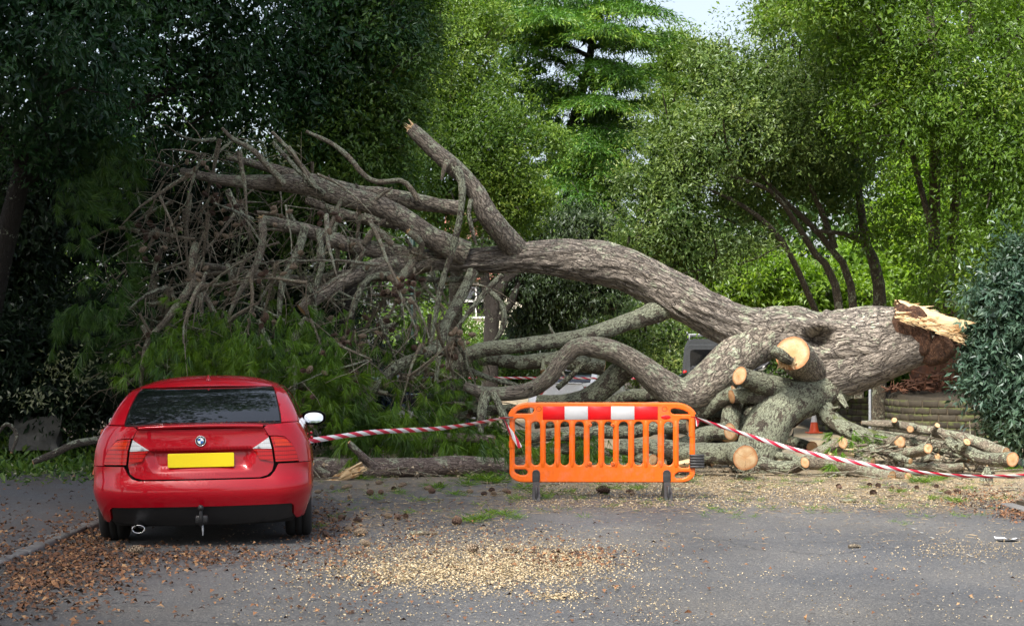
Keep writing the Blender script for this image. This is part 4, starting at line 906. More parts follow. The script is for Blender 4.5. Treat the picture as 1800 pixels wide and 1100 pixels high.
L('limb', [(1330, 690, 23.7, 16), (1290, 705, 23.5, 17), (1283, 735, 23.3, 17), (1280, 768, 23.1, 16)], 'moss_limb', 18, .14, cut=[1], seed=25)
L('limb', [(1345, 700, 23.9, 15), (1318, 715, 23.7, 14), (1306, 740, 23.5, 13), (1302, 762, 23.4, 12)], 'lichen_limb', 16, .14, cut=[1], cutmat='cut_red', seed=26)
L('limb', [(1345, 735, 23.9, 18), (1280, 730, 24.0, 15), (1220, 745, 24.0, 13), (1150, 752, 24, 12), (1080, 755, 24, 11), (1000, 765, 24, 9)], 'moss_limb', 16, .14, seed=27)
L('limb', [(1430, 690, 24.3, 26), (1400, 720, 24.3, 24), (1385, 740, 24.2, 18)], 'rust_wood', 16, .25, seed=28)
# mossy bark slab and split wood hanging over the sawn stub
mb = MB(); P = px_path([(1356, 614, 22.72, 9), (1374, 624, 22.72, 11), (1390, 635, 22.78, 8)]); tube(mb, P, 10, .05, .3, 9, cap=(True, True), seed=31); part('bark_slab', mb.mesh('bark_slab', PO), M['moss_limb'], pine, label='mossy bark slab lying over the sawn stub')
mb = MB()
for i in range(70):
    p = np.array(W(1370 + 34 * R.random(), 630 + 10 * R.random(), 22.88 + R.uniform(-.05, .1))); d = np.array([-.3, -.2, -.6]) + R.normal(size=3) * .4; d /= np.linalg.norm(d); w = R.uniform(.015, .05); Ls = R.uniform(.05, .14)
    s1 = np.cross(d, R.normal(size=3)); s1 /= np.linalg.norm(s1); s2 = np.cross(d, s1)
    mb.add([p + s1 * w, p - s1 * w * .5 + s2 * w, p - s1 * w * .5 - s2 * w, p + d * Ls], tris=[[0, 1, 3], [1, 2, 3], [2, 0, 3], [0, 2, 1]], uv=[(0, 0), (w, 0), (w, .01), (0, Ls)])
part('split_wood', mb.mesh('split_wood', PO, smooth=False), M['splinter'], pine)

# traced branches of the crown
for k, (pts, mat) in enumerate([
    ([(797, 288, 24.0, 9), (812, 320, 23.9, 7), (812, 360, 23.8, 6), (805, 400, 23.8, 6), (795, 440, 23.8, 6), (781, 480, 23.8, 5), (771, 520, 23.8, 5), (765, 560, 23.8, 4), (757, 610, 23.8, 3)], 'lichen_limb'),
    ([(828, 352, 23.9, 4), (824, 375, 23.8, 4), (830, 405, 23.8, 4), (838, 432, 23.8, 2)], 'lichen_limb'),
    ([(735, 352, 25, 5), (722, 332, 25, 5), (705, 318, 25, 5), (662, 319, 25, 5), (636, 305, 25, 5), (612, 276, 25, 5), (585, 254, 25, 4), (538, 231, 25, 3)], 'branch'),
    ([(785, 285, 24.0, 5), (780, 300, 23.9, 4), (776, 316, 23.9, 2)], 'branch'),
    ([(832, 478, 24.4, 11), (810, 518, 24.2, 10), (785, 565, 24.0, 10), (769, 604, 23.9, 9), (736, 626, 23.7, 10), (690, 652, 23.6, 10), (660, 688, 23.5, 8)], 'lichen_limb'),
    ([(882, 484, 24.3, 5), (856, 510, 24.2, 5), (827, 546, 24.1, 4), (800, 580, 24, 3)], 'lichen_limb'),
    ([(858, 508, 24.2, 4), (880, 532, 24.1, 5), (886, 563, 24.1, 5), (876, 592, 24.1, 4), (866, 600, 24.1, 2)], 'lichen_limb'),
    ([(735, 440, 24.5, 10), (722, 462, 24.4, 9), (714, 478, 24.3, 9), (700, 492, 24.2, 8)], 'branch'),
    ([(691, 482, 24.2, 6), (651, 489, 24.1, 6), (629, 518, 24, 6), (615, 558, 23.9, 5)], 'lichen_limb'),
    ([(735, 455, 24.4, 6), (742, 430, 24.3, 6), (728, 415, 24.2, 6), (718, 408, 24.2, 5)], 'branch'),
    ([(690, 482, 24.9, 4), (740, 490, 24.8, 5), (800, 492, 24.8, 5), (850, 480, 24.7, 4)], 'lichen_limb'),
    ([(536, 400, 24.1, 8), (528, 430, 24.0, 8), (512, 465, 23.9, 7), (496, 500, 23.8, 6), (490, 560, 23.7, 4)], 'lichen_limb'),
    ([(460, 388, 24, 7), (462, 410, 23.9, 7), (455, 450, 23.8, 6), (436, 490, 23.7, 6), (418, 520, 23.6, 5), (400, 560, 23.5, 3)], 'branch'),
    ([(345, 428, 23.6, 7), (338, 460, 23.5, 8), (340, 495, 23.4, 8), (320, 525, 23.3, 7), (295, 560, 23.2, 6), (262, 595, 23.1, 5), (250, 640, 23.0, 4), (248, 690, 23, 3)], 'branch'),
    ([(340, 495, 23.4, 6), (352, 520, 23.3, 5), (354, 556, 23.3, 4)], 'branch'),
    ([(344, 498, 23.4, 6), (365, 530, 23.4, 5), (384, 562, 23.4, 4)], 'branch'),
    ([(400, 465, 24, 5), (408, 490, 23.9, 5), (412, 510, 23.9, 4)], 'branch'),
    ([(660, 350, 24.2, 4), (690, 330, 24.2, 2)], 'branch'),
    ([(555, 330, 24.3, 5), (540, 305, 24.3, 5), (520, 280, 24.3, 4), (500, 255, 24.4, 4), (478, 232, 24.4, 3)], 'branch'),
    ([(570, 340, 24.2, 5), (545, 320, 24.1, 4), (510, 285, 24.1, 4), (480, 250, 24.2, 3)], 'lichen_limb'),
    ([(500, 325, 24.3, 6), (470, 290, 24.3, 6), (440, 262, 24.3, 5), (410, 245, 24.4, 4), (390, 225, 24.4, 3)], 'branch'),
    ([(600, 350, 24.3, 4), (580, 400, 24.2, 4), (560, 440, 24.1, 4), (566, 470, 24, 3)], 'branch'),
    ([(640, 430, 24.2, 6), (660, 405, 24.2, 7), (690, 430, 24.2, 6)], 'branch'),
    ([(560, 405, 24.1, 5), (566, 460, 23.8, 5), (556, 500, 23.8, 5), (550, 540, 23.7, 4), (565, 560, 23.7, 3)], 'lichen_limb'),
    ([(620, 470, 24, 5), (640, 440, 23.9, 4), (628, 425, 23.9, 3)], 'branch'),
    ([(540, 560, 23.7, 8), (520, 590, 23.6, 7), (505, 620, 23.5, 5)], 'lichen_limb'),
    ([(700, 640, 23.6, 7), (680, 660, 23.5, 8), (655, 690, 23.4, 7), (640, 720, 23.4, 5)], 'lichen_limb'),
    ([(775, 600, 23.9, 6), (770, 640, 23.8, 5), (764, 690, 23.7, 3)], 'lichen_limb'),
    ([(855, 690, 23.4, 9), (848, 720, 23.3, 9), (845, 745, 23.2, 6), (845, 800, 23.1, 4)], 'lichen_limb'),
    ([(868, 690, 23.4, 7), (880, 720, 23.3, 7), (900, 760, 23.2, 5)], 'lichen_limb'),
    ([(510, 690, 22.9, 5), (545, 670, 23, 5), (580, 640, 23.1, 4), (610, 600, 23.3, 3)], 'branch'),
]):
    L('branch', pts, mat, 10, .16, seed=40 + k, step=.08, tip=[1] if k in (7, 9) else None)

# procedural branches that fill the broken crown; thin dead twigs hang from them
def crown_region(n):
    """points of the crown volume: left half of the fallen pine"""
    out = []
    while len(out) < n:
        x, y = R.uniform(240, 860), R.uniform(215, 730)
        top = np.interp(x, [225, 300, 400, 500, 600, 700, 800, 860], [330, 255, 235, 240, 330, 400, 470, 600]); bot = np.interp(x, [225, 300, 560, 860], [700, 640, 720, 745])
        if top < y < bot and (x < 640 or R.random() < .65): out.append((x, y, R.uniform(22.7, 26.2)))
    return out
twig = MB(); brpts = []; bpool = []
for k, (x, y, Y) in enumerate(crown_region(195)):
    a = R.uniform(-.7, .5) + (math.pi if R.random() < .5 else 0) if R.random() < .35 else R.uniform(.9, 2.3)
    Ln = R.uniform(60, 150); hw = R.uniform(2.0, 5.2); pts = []; c = R.normal() * .35; dY = R.normal() * .5
    px, py = x, y
    for j in range(5):
        pts.append((px, py, Y + dY * j / 4, hw * (1 - .19 * j))); px += math.cos(a) * Ln / 4; py += math.sin(a) * Ln / 4 + 1.5 * (j); a += c / 4 + R.normal() * .09
    P = px_path(pts)
    if P[:, 2].min() < .05: continue
    mb = MB(); tube(mb, P, 7, .10, .14, 5, seed=k, wander=.8); bpool.append((mb, ['branch', 'twig', 'lichen_limb', 'twig'][k % 4])); brpts.append(catmull(P, .12))
for mb, mt in bpool: part('branch', mb.mesh('branch', PO), M[mt], pine)
ALLB = np.vstack(brpts)
# twigs
tips = []
for k in range(1500):
    b = ALLB[R.integers(len(ALLB))]; p = b[:3].copy()
    d = R.normal(size=3) * [.8, .5, .5] + [0, 0, -.45]; d /= np.linalg.norm(d); Ln = R.uniform(.25, .95); m = 5; P = []
    r0 = R.choice([.004, .006, .009]) * R.uniform(.8, 1.2)
    for j in range(m):
        P.append([*p, r0 * (1 - .15 * j)]); p = p + d * Ln / m; d = d + R.normal(size=3) * .10 + [0, 0, -.08]; d /= np.linalg.norm(d)
    if P[-1][2] < .03: continue
    tube(twig, np.array(P), 4, .12, tone=R.random()); tips.append((P[-1][:3], d, Ln))
part('twig', twig.mesh('twig', PO), M['twig'], pine, kind='stuff')

# pine cones (shared meshes)
def cone_mesh(name, openness, nr=9, ns=9, seed=0):
    mb = MB(); H = .115; rows = []
    lathe(mb, [(.001, 0), (.020, .012), (.026, .04), (.022, .075), (.010, .102), (.001, .112)], 8, tone=.15)
    for i in range(nr):
        f = (i + .3) / nr; r = .034 * math.sin(math.pi * (f * .86 + .08)) ** .8; z = H * f
        n = max(4, int(ns * math.sin(math.pi * (f * .8 + .1))))
        for j in range(n):
            a = (j + .5 * (i % 2)) / n * 2 * math.pi + seed; ca, sa = math.cos(a), math.sin(a); t = np.array([-sa, ca, 0]); o = np.array([ca, sa, 0])
            w = 2 * math.pi * r / n * .56; b = o * r * .55 + [0, 0, z - .004]; tip = o * (r * (1.0 + .38 * openness)) + [0, 0, z + .017 - .008 * openness]
            mid = o * (r * 1.02 + .004 * openness) + [0, 0, z + .004]
            mb.add([b, mid - t * w, tip, mid + t * w, mid + o * .004 + [0, 0, .002]], tris=[[0, 1, 4], [1, 2, 4], [2, 3, 4], [3, 0, 4]], tone=[.1, .5, .95, .5, .75])
    return mb.mesh(name, smooth=False)
CONE_S = [cone_mesh('pine_cone', .05, 8, 8, s) for s in (0, 1)]; CONE_O = [cone_mesh('pine_cone', 1.0, 8, 9, s) for s in (0, 1)]
for m_ in CONE_S: m_.materials.append(M['cone_shut'])
for m_ in CONE_O: m_.materials.append(M['cone_open'])
nc_ = 0
NEAR = ALLB[ALLB[:, 1] < 24.3]
while nc_ < 290:
    b = NEAR[R.integers(len(NEAR))]; k = R.integers(1, 6); op = R.random() < .38
    for j in range(k):
        q = b[:3] + R.normal(size=3) * [.09, .07, .09]
        if q[2] < .1: continue
        o = part('pine_cone', (CONE_O if op else CONE_S)[j % 2], None, pine, Vector(q) - PO, tuple(R.uniform(-3, 3, 3))); s = R.uniform(.75, 1.05); o.scale = (s, s, s); nc_ += 1

# needle sprays (shared meshes): a drooping twig with brushes of long needles
def spray_mesh(seed, n=230, Ln=.55, nl=.15):
    rg = np.random.default_rng(seed); mb = MB(); nodes = np.array([.30, .62, .95]); t = nodes[rg.integers(0, 3, n)] + rg.normal(size=n) * .012
    side = (rg.integers(0, 3, n) - 1) * .28 * Ln * np.clip(1.1 - t, 0, 1)                         # short side shoots
    ax = np.stack([.10 * Ln * np.sin(t * 2 + seed) + side, t * Ln, -.22 * t ** 2 * Ln - .15 * np.abs(side)], -1)
    d = rg.normal(size=(n, 3)) * .27 + [0, .55, -.42]; d[:, 0] += np.sign(side) * .35; nr = rg.normal(size=(n, 3))
    L2 = nl * 1.15 * (.7 + .5 * rg.random(n)); d /= np.linalg.norm(d, axis=1)[:, None]; s = np.cross(d, nr); s /= np.linalg.norm(s, axis=1)[:, None]; w = .0055
    tipp = ax + d * L2[:, None]; tipp[:, 2] -= .035
    v = np.stack([ax - s * w, ax + s * w, tipp], 1).reshape(-1, 3); mb.add(v, tris=np.arange(n * 3).reshape(n, 3), tone=np.repeat(np.clip(rg.random(n) * .7 + t * .3, 0, 1), 3))
    return mb.mesh('needle_spray', smooth=False)
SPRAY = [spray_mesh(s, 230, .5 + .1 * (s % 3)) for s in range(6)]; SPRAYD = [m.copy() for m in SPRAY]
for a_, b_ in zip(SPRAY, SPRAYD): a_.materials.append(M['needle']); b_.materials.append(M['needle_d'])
def spray_at(q, yaw, pitch, scale, dark, parent=pine, org=PO):
    o = part('needle_spray', (SPRAYD if dark else SPRAY)[R.integers(6)], None, parent, Vector(q) - Vector(org), (pitch, R.uniform(-.6, .6), yaw)); o.scale = (scale,) * 3; return o
# rows: centre column, row, half size, distance, number, droop pitch, general heading, dark
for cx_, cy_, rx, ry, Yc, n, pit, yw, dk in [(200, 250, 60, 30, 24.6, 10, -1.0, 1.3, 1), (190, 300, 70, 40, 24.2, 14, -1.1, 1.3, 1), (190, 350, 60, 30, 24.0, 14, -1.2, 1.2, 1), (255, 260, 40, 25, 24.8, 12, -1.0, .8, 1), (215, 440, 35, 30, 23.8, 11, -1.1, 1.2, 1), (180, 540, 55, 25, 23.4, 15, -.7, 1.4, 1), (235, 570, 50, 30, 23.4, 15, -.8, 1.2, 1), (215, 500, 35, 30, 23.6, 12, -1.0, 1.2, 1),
                                             (450, 555, 80, 26, 23.0, 16, -.9, -.2, 0), (350, 545, 60, 22, 23.2, 12, -.9, .4, 0), (575, 600, 45, 28, 23.1, 16, -1.0, -.5, 0), (620, 690, 40, 26, 23.0, 14, -.8, -.7, 0), (420, 470, 90, 40, 24.2, 10, -1.0, 0, 0), (530, 540, 60, 30, 23.6, 10, -1.0, -.3, 0), (690, 600, 50, 40, 24.4, 10, -1.0, -.4, 0), (330, 590, 60, 28, 22.9, 26, -.8, .4, 0), (420, 600, 70, 30, 22.8, 32, -.8, -.3, 0), (490, 630, 55, 35, 22.7, 26, -.9, -.5, 0), (350, 640, 70, 25, 22.8, 24, -.8, .3, 0), (540, 670, 40, 40, 22.8, 16, -1.0, -.7, 0), (570, 640, 30, 30, 23, 10, -1.1, -.7, 0), (560, 700, 40, 25, 22.8, 12, -.9, -.7, 0), (280, 600, 40, 40, 23, 12, -.9, .8, 0), (850, 715, 45, 28, 24.2, 9, -.8, -.5, 0), (880, 770, 30, 20, 23.4, 10, -.5, .3, 0), (790, 720, 40, 20, 24.3, 12, -.8, -.5, 0),
                                             (600, 750, 50, 20, 22.9, 18, -.4, -1.0, 0), (680, 760, 60, 16, 22.8, 14, -.3, -.9, 0), (760, 750, 50, 20, 22.9, 10, -.4, -.8, 0), (840, 770, 40, 20, 22.9, 12, -.4, -.6, 0), (860, 835, 30, 14, 21.4, 10, -.3, -.6, 0), (1030, 770, 60, 14, 23.2, 10, -.4, .3, 0), (640, 740, 55, 18, 23.2, 14, -.3, -1.0, 0), (700, 735, 50, 20, 23.2, 12, -.4, -1.0, 0), (760, 690, 50, 30, 23.6, 11, -.9, -.6, 0), (790, 650, 30, 40, 24, 12, -1.1, -.5, 0), (800, 780, 50, 18, 23, 14, -.4, -.8, 0), (610, 790, 40, 12, 23, 8, -.3, -.8, 0), (1000, 790, 60, 30, 22.6, 26, -.9, -.3, 0), (1060, 800, 30, 22, 22.6, 10, -.9, -.3, 0), (930, 800, 40, 22, 22.8, 12, -.8, .3, 0), (1495, 768, 28, 22, 22.4, 12, -.5, -.6, 0)]:
    for _ in range(n):
        q = W(cx_ + R.normal() * rx * .55, cy_ + R.normal() * ry * .55 - 10, Yc + R.normal() * .3)
        if q.z < .06: q.z = .06 + R.random() * .1
        
        if R.random() < .25: continue
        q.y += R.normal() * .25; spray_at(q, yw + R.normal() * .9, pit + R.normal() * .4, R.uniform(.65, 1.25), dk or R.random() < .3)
# leafy sprigs of a crushed evergreen shrub, pale undersides up
mb = MB()
for cx_, cy_, rx, ry, Yc, n in [(545, 465, 30, 28, 24.6, 130), (430, 430, 30, 30, 25, 60), (430, 260, 40, 30, 24.8, 90), (130, 650, 60, 30, 24, 240), (60, 700, 50, 20, 23.4, 120), (290, 660, 20, 15, 23, 30), (500, 270, 30, 20, 24.7, 40), (210, 640, 30, 25, 23.6, 80)]:
    p = np.array([W(cx_ + R.normal() * rx * .6, cy_ + R.normal() * ry * .6, Yc + R.normal() * .2) for _ in range(n)]); p[:, 2] = np.maximum(p[:, 2], .1)
    leaves(mb, p, R.normal(size=(n, 3)), R.normal(size=(n, 3)), .05 + .05 * R.random(n), .4, R.random(n))
o = part('crushed_leaves', mb.mesh('crushed_leaves', smooth=False), M['lf_silver']); tag(o, 'pale upturned leaves of a crushed shrub among the branches', 'leaves', kind='stuff')

# the torn stump behind the wall
st = thing('stump', 'rotten reddish torn stump behind the block wall', 'stump', (W(1655, 635, 34.6).x, 34.6, .9))
mb = MB(); so = st.location
ring = []
for i in range(12):
    f = i / 11; z = .75 + f * 1.6
    r = (.62 - .22 * f) if i < 11 else .34
    th = np.arange(41) / 40 * 2 * math.pi; rr = r * (1 + .35 * (noise(np.stack([np.cos(th) * 1.6, np.sin(th) * 1.6, np.full(41, f * 1.2)], -1), 1.5, 3) - .5) * 2 * (1 - .3 * f))
    zz = z + (0 if i < 8 else (i - 7) * .16) * (noise(np.stack([np.cos(th) * 3, np.sin(th) * 3, 0 * th], -1), 1.6, 9) - .45)
    ring.append(np.stack([so.x + rr * np.cos(th), so.y + rr * np.sin(th), zz], -1))
v = np.array(ring); v[:, -1] = v[:, 0]; i = (np.arange(11)[:, None] * 41 + np.arange(40)[None]).ravel()
mb.add(v.reshape(-1, 3), np.stack([i, i + 1, i + 42, i + 41], -1), uv=np.stack(np.broadcast_arrays((np.arange(41) * .1)[None], (np.arange(12) * .15)[:, None]), -1).reshape(-1, 2))
part('torn_bark', mb.mesh('torn_bark', so), M['stump'], st)
mb = MB(); splinters(mb, v[-1, :-1:2], (0, 0, 1), .5, 40, .7, 5); part('splintered_top', mb.mesh('splintered_top', so, smooth=False), M['stump'], st)
mb = MB()
for i in range(260):
    x = R.uniform(1560, 1720); p = np.array(W(x, 700, 33.4 + R.random() * 1.2)); p[2] = .92 + R.random() * .25 * np.interp(x, [1560, 1660], [.3, 1.6]); d = R.normal(size=3) * [1, 1, .35]; d /= np.linalg.norm(d); w = R.uniform(.012, .04); Ls = R.uniform(.08, .35); s1 = np.cross(d, R.normal(size=3)); s1 /= np.linalg.norm(s1); s2 = np.cross(d, s1)
    mb.add([p + s1 * w, p - s1 * w * .5 + s2 * w, p - s1 * w * .5 - s2 * w, p + d * Ls + s2 * w * .5, p + d * Ls * .9], tris=[[0, 1, 3], [1, 2, 3], [2, 0, 4], [0, 3, 4], [2, 4, 3]], uv=[(0, 0), (w, 0), (w, .01), (0, Ls), (w, Ls)])
o = part('wood_debris', mb.mesh('wood_debris', smooth=False), M['stump']); tag(o, 'broken reddish wood scraps heaped round the stump', 'debris', kind='stuff')

# ------------------------------------------------------------------ cars
def ip(x, tb): return float(np.interp(x, [a for a, _ in tb], [b for _, b in tb]))
WT = [(.12, .72), (.20, .80), (.34, .855), (.50, .88), (.66, .885), (.78, .872), (.88, .845), (.96, .80), (1.0, .765)]
RT = [(.12, .20), (.20, .10), (.30, .035), (.40, .004), (.50, 0.0), (.535, .006), (.55, .03), (.60, .042), (.78, .060), (.90, .072), (.955, .07), (1.0, .085)]
LEN = 4.5
def body_pt(u, z):
    """u: 0 rear centre, 1 start of the corner, 2 start of the side, then metres along the side, then the same at the nose"""
    a = abs(u); sg = 1 if u >= 0 else -1; w = ip(z, WT); Rc = .30; flat = w - Rc; r0 = ip(z, RT)
    ph0 = .20; y1 = r0 + .10 * flat
    if a <= 1: x, y = flat * a, r0 + .10 * flat * a * a
    elif a <= 2:
        ph = ph0 + (math.pi / 2 - ph0) * (a - 1); x = flat + Rc * (math.sin(ph) - math.sin(ph0)) / (1 - math.sin(ph0)); y = y1 + Rc * (math.cos(ph0) - math.cos(ph)) / math.cos(ph0) * 1.05
    else:
        y = y1 + Rc * 1.05 + (a - 2); x = w
        yf = LEN - .42
        if y > yf:
            e = min(1.9, (y - yf) / .42 * 1.0); ph = min(e, 1.0) * math.pi / 2; x = w - .34 * (1 - math.cos(ph)) - max(0, e - 1) * (w - .34) / .9; y = yf + .36 * math.sin(ph) + .06 * max(0, e - 1)
    x *= 1 - .045 * max(0., (y - 2.6) / 1.9) ** 2
    for ya in (AX_R, AX_F):                              # slight flare over the wheels
        d = math.hypot(y - ya, z - .32); x += .014 * math.exp(-((d - .40) / .06) ** 2) * (1 if a > 1.6 else 0)
    return Vector((sg * x, y, z))
AX_R, AX_F, RW = .88, 3.64, .318
def side_u(y, z): return 2 + y - (ip(z, RT) + .10 * (ip(z, WT) - .30) + .315)
BW, TW = .785, .598
def cab_pt(u, h):
    """the glasshouse: h 0 at the waist, 1 at the roof edge"""
    a = abs(u); sg = 1 if u >= 0 else -1
    h = max(h, 0.0); w = BW + (TW - BW) * h ** 1.12; z = .985 + .29 * math.sin(h * math.pi / 2 * .96) / math.sin(math.pi / 2 * .96) * 1.0; yr = .40 + .80 * h ** 1.06; yf = 3.42 - 1.20 * h; Rc = .17; flat = w - Rc
    if a <= 1: x, y = flat * a, yr + .05 * a * a
    elif a <= 2:
        ph = .15 + (math.pi / 2 - .15) * (a - 1); x = flat + Rc * (math.sin(ph) - math.sin(.15)) / (1 - math.sin(.15)); y = yr + .05 + Rc * (math.cos(.15) - math.cos(ph)) * 1.1
    elif a <= 3: x, y = w, (yr + .05 + .185) + (yf - .19 - (yr + .235)) * (a - 2)
    elif a <= 4: ph = (a - 3) * math.pi / 2; x, y = w - Rc * (1 - math.cos(ph)), yf - .19 + .16 * math.sin(ph)
    else: x, y = (w - Rc) * (5 - a), yf - .03 + .05 * (a - 4)
    return Vector((sg * x, y, z))

def panel(name, poly, fn, mat, parent, sp=.05, thick=.018, off=0.0, edges=None, disp=None, su=.58, label=None, smooth=True):
    """a sheet-metal panel: polygon (u, z) laid on the body surface fn, its rim folded inwards"""
    n = len(poly); pts = []
    cl = []
    for i in range(n):                                     # resample the outline
        a, b = poly[i], poly[(i + 1) % n]; m = max(1, int(math.hypot((b[0] - a[0]) * su, b[1] - a[1]) / sp))
        for k in range(m): cl.append((a[0] + (b[0] - a[0]) * k / m, a[1] + (b[1] - a[1]) * k / m))
    V = [Vector(p) for p in cl]; nb = len(V); E = [(i, (i + 1) % nb) for i in range(nb)]
    for lp in (edges or []):
        b0 = len(V); m2 = []
        for i in range(len(lp)):
            a, b = lp[i], lp[(i + 1) % len(lp)]; m = max(1, int(math.hypot((b[0] - a[0]) * su, b[1] - a[1]) / sp))
            for k in range(m): m2.append((a[0] + (b[0] - a[0]) * k / m, a[1] + (b[1] - a[1]) * k / m))
        V += [Vector(p) for p in m2]; E += [(b0 + i, b0 + (i + 1) % len(m2)) for i in range(len(m2))]
    P = np.array(cl); lo, hi = P.min(0), P.max(0)
    def inside(x, y):
        c = False; j = nb - 1
        for i in range(nb):
            if (P[i, 1] > y) != (P[j, 1] > y) and x < (P[j, 0] - P[i, 0]) * (y - P[i, 1]) / (P[j, 1] - P[i, 1]) + P[i, 0]: c = not c
            j = i
        return c
    for x in np.arange(lo[0] + sp / su * .5, hi[0], sp / su):
        for y in np.arange(lo[1] + sp * .5, hi[1], sp):
            if inside(x, y): 
                dm = np.min(np.hypot((P[:, 0] - x) * su, P[:, 1] - y))
                if dm > sp * .45: V.append(Vector((x, y)))
    r = delaunay_2d_cdt(V, E, [], 0, 1e-5)
    ov, of = r[0], r[2]
    bm = bmesh.new(); uvs = []
    def nrm(u, z):
        e = 1e-3; a = fn(u + e, z) - fn(u - e, z); b = fn(u, z + e) - fn(u, z - e); q = a.cross(b); q.normalize(); return q
    vs = []
    for p in ov:
        q = fn(p[0], p[1]); nn = nrm(p[0], p[1]); o = off + (disp(p[0], p[1]) if disp else 0)
        vs.append(bm.verts.new(q + nn * o)); uvs.append((p, nn))
    for f in of:
        cx = sum(ov[i][0] for i in f) / 3; cy = sum(ov[i][1] for i in f) / 3
        if inside(cx, cy):
            try: bm.faces.new([vs[i] for i in f])
            except ValueError: pass
    bm.verts.index_update()
    be = [e for e in bm.edges if len(e.link_faces) == 1]
    vm = {}
    for e in be:
        for v in e.verts:
            if v not in vm: vm[v] = bm.verts.new(v.co - uvs[v.index][1] * thick)
    for e in be:
        a, b = e.verts; f = e.link_faces[0]
        try: bm.faces.new((b, a, vm[a], vm[b]) if [l for l in f.loops if l.vert == a][0].link_loop_next.vert == b else (a, b, vm[b], vm[a]))
        except ValueError: pass
    for e in be: e.smooth = False
    loose = [v for v in bm.verts if not v.link_faces]
    bmesh.ops.delete(bm, geom=loose, context='VERTS')
    me = bpy.data.meshes.new(name); bm.to_mesh(me); bm.free()
    for p in me.polygons: p.use_smooth = smooth
    return part(name, me, M[mat], parent, label=label)
def mir(poly): return [(-u, z) for u, z in reversed(poly)]

def wheel_parts(car, x, y, side):
    w = bpy.data.objects.new('wheel', None); COL.objects.link(w); w.parent = car; w.location = (x, y, RW)
    mb = MB(); h = .1125; lathe(mb, [(.215, -h), (.275, -h), (.305, -h + .012), (RW, -h + .04), (RW + .001, -.035), (RW - .008, -.033), (RW - .008, -.027), (RW + .001, -.025), (RW + .001, .025), (RW - .008, .027), (RW - .008, .033), (RW + .001, .035), (RW, h - .04), (.305, h - .012), (.275, h), (.215, h)], 36, 'x')
    part('tyre', mb.mesh('tyre'), M['rubber'], w)
    mb = MB(); s = side; lathe(mb, [(.001, s * .07), (.05, s * .075), (.06, s * .05), (.19, s * .06), (.212, s * .09), (.214, s * .11), (.205, s * .1), (.2, -s * .1)], 30, 'x')
    for k in range(5):
        a = k / 5 * 2 * math.pi; ca, sa = math.cos(a), math.sin(a); tb = MB(); tube(mb, np.array([[s * .085, .03 * ca, .03 * sa, .03], [s * .09, .2 * ca, .2 * sa, .022]]), 6, .1)
    part('rim', mb.mesh('rim'), M['steel'], w)

def arc(ya, r, z0, z1, n=8, rev=False):
    """wheel arch edge as (y, z)"""
    a0 = math.pi - math.asin((z0 - .32) / r) if z0 < .32 else math.pi - math.asin((z0 - .32) / r)
    return None
ARCH = .375
def arch_back(ya, z0, z1, n=7): return [(ya - math.sqrt(max(0, ARCH ** 2 - (z - .32) ** 2)), z) for z in np.linspace(z0, z1, n)]

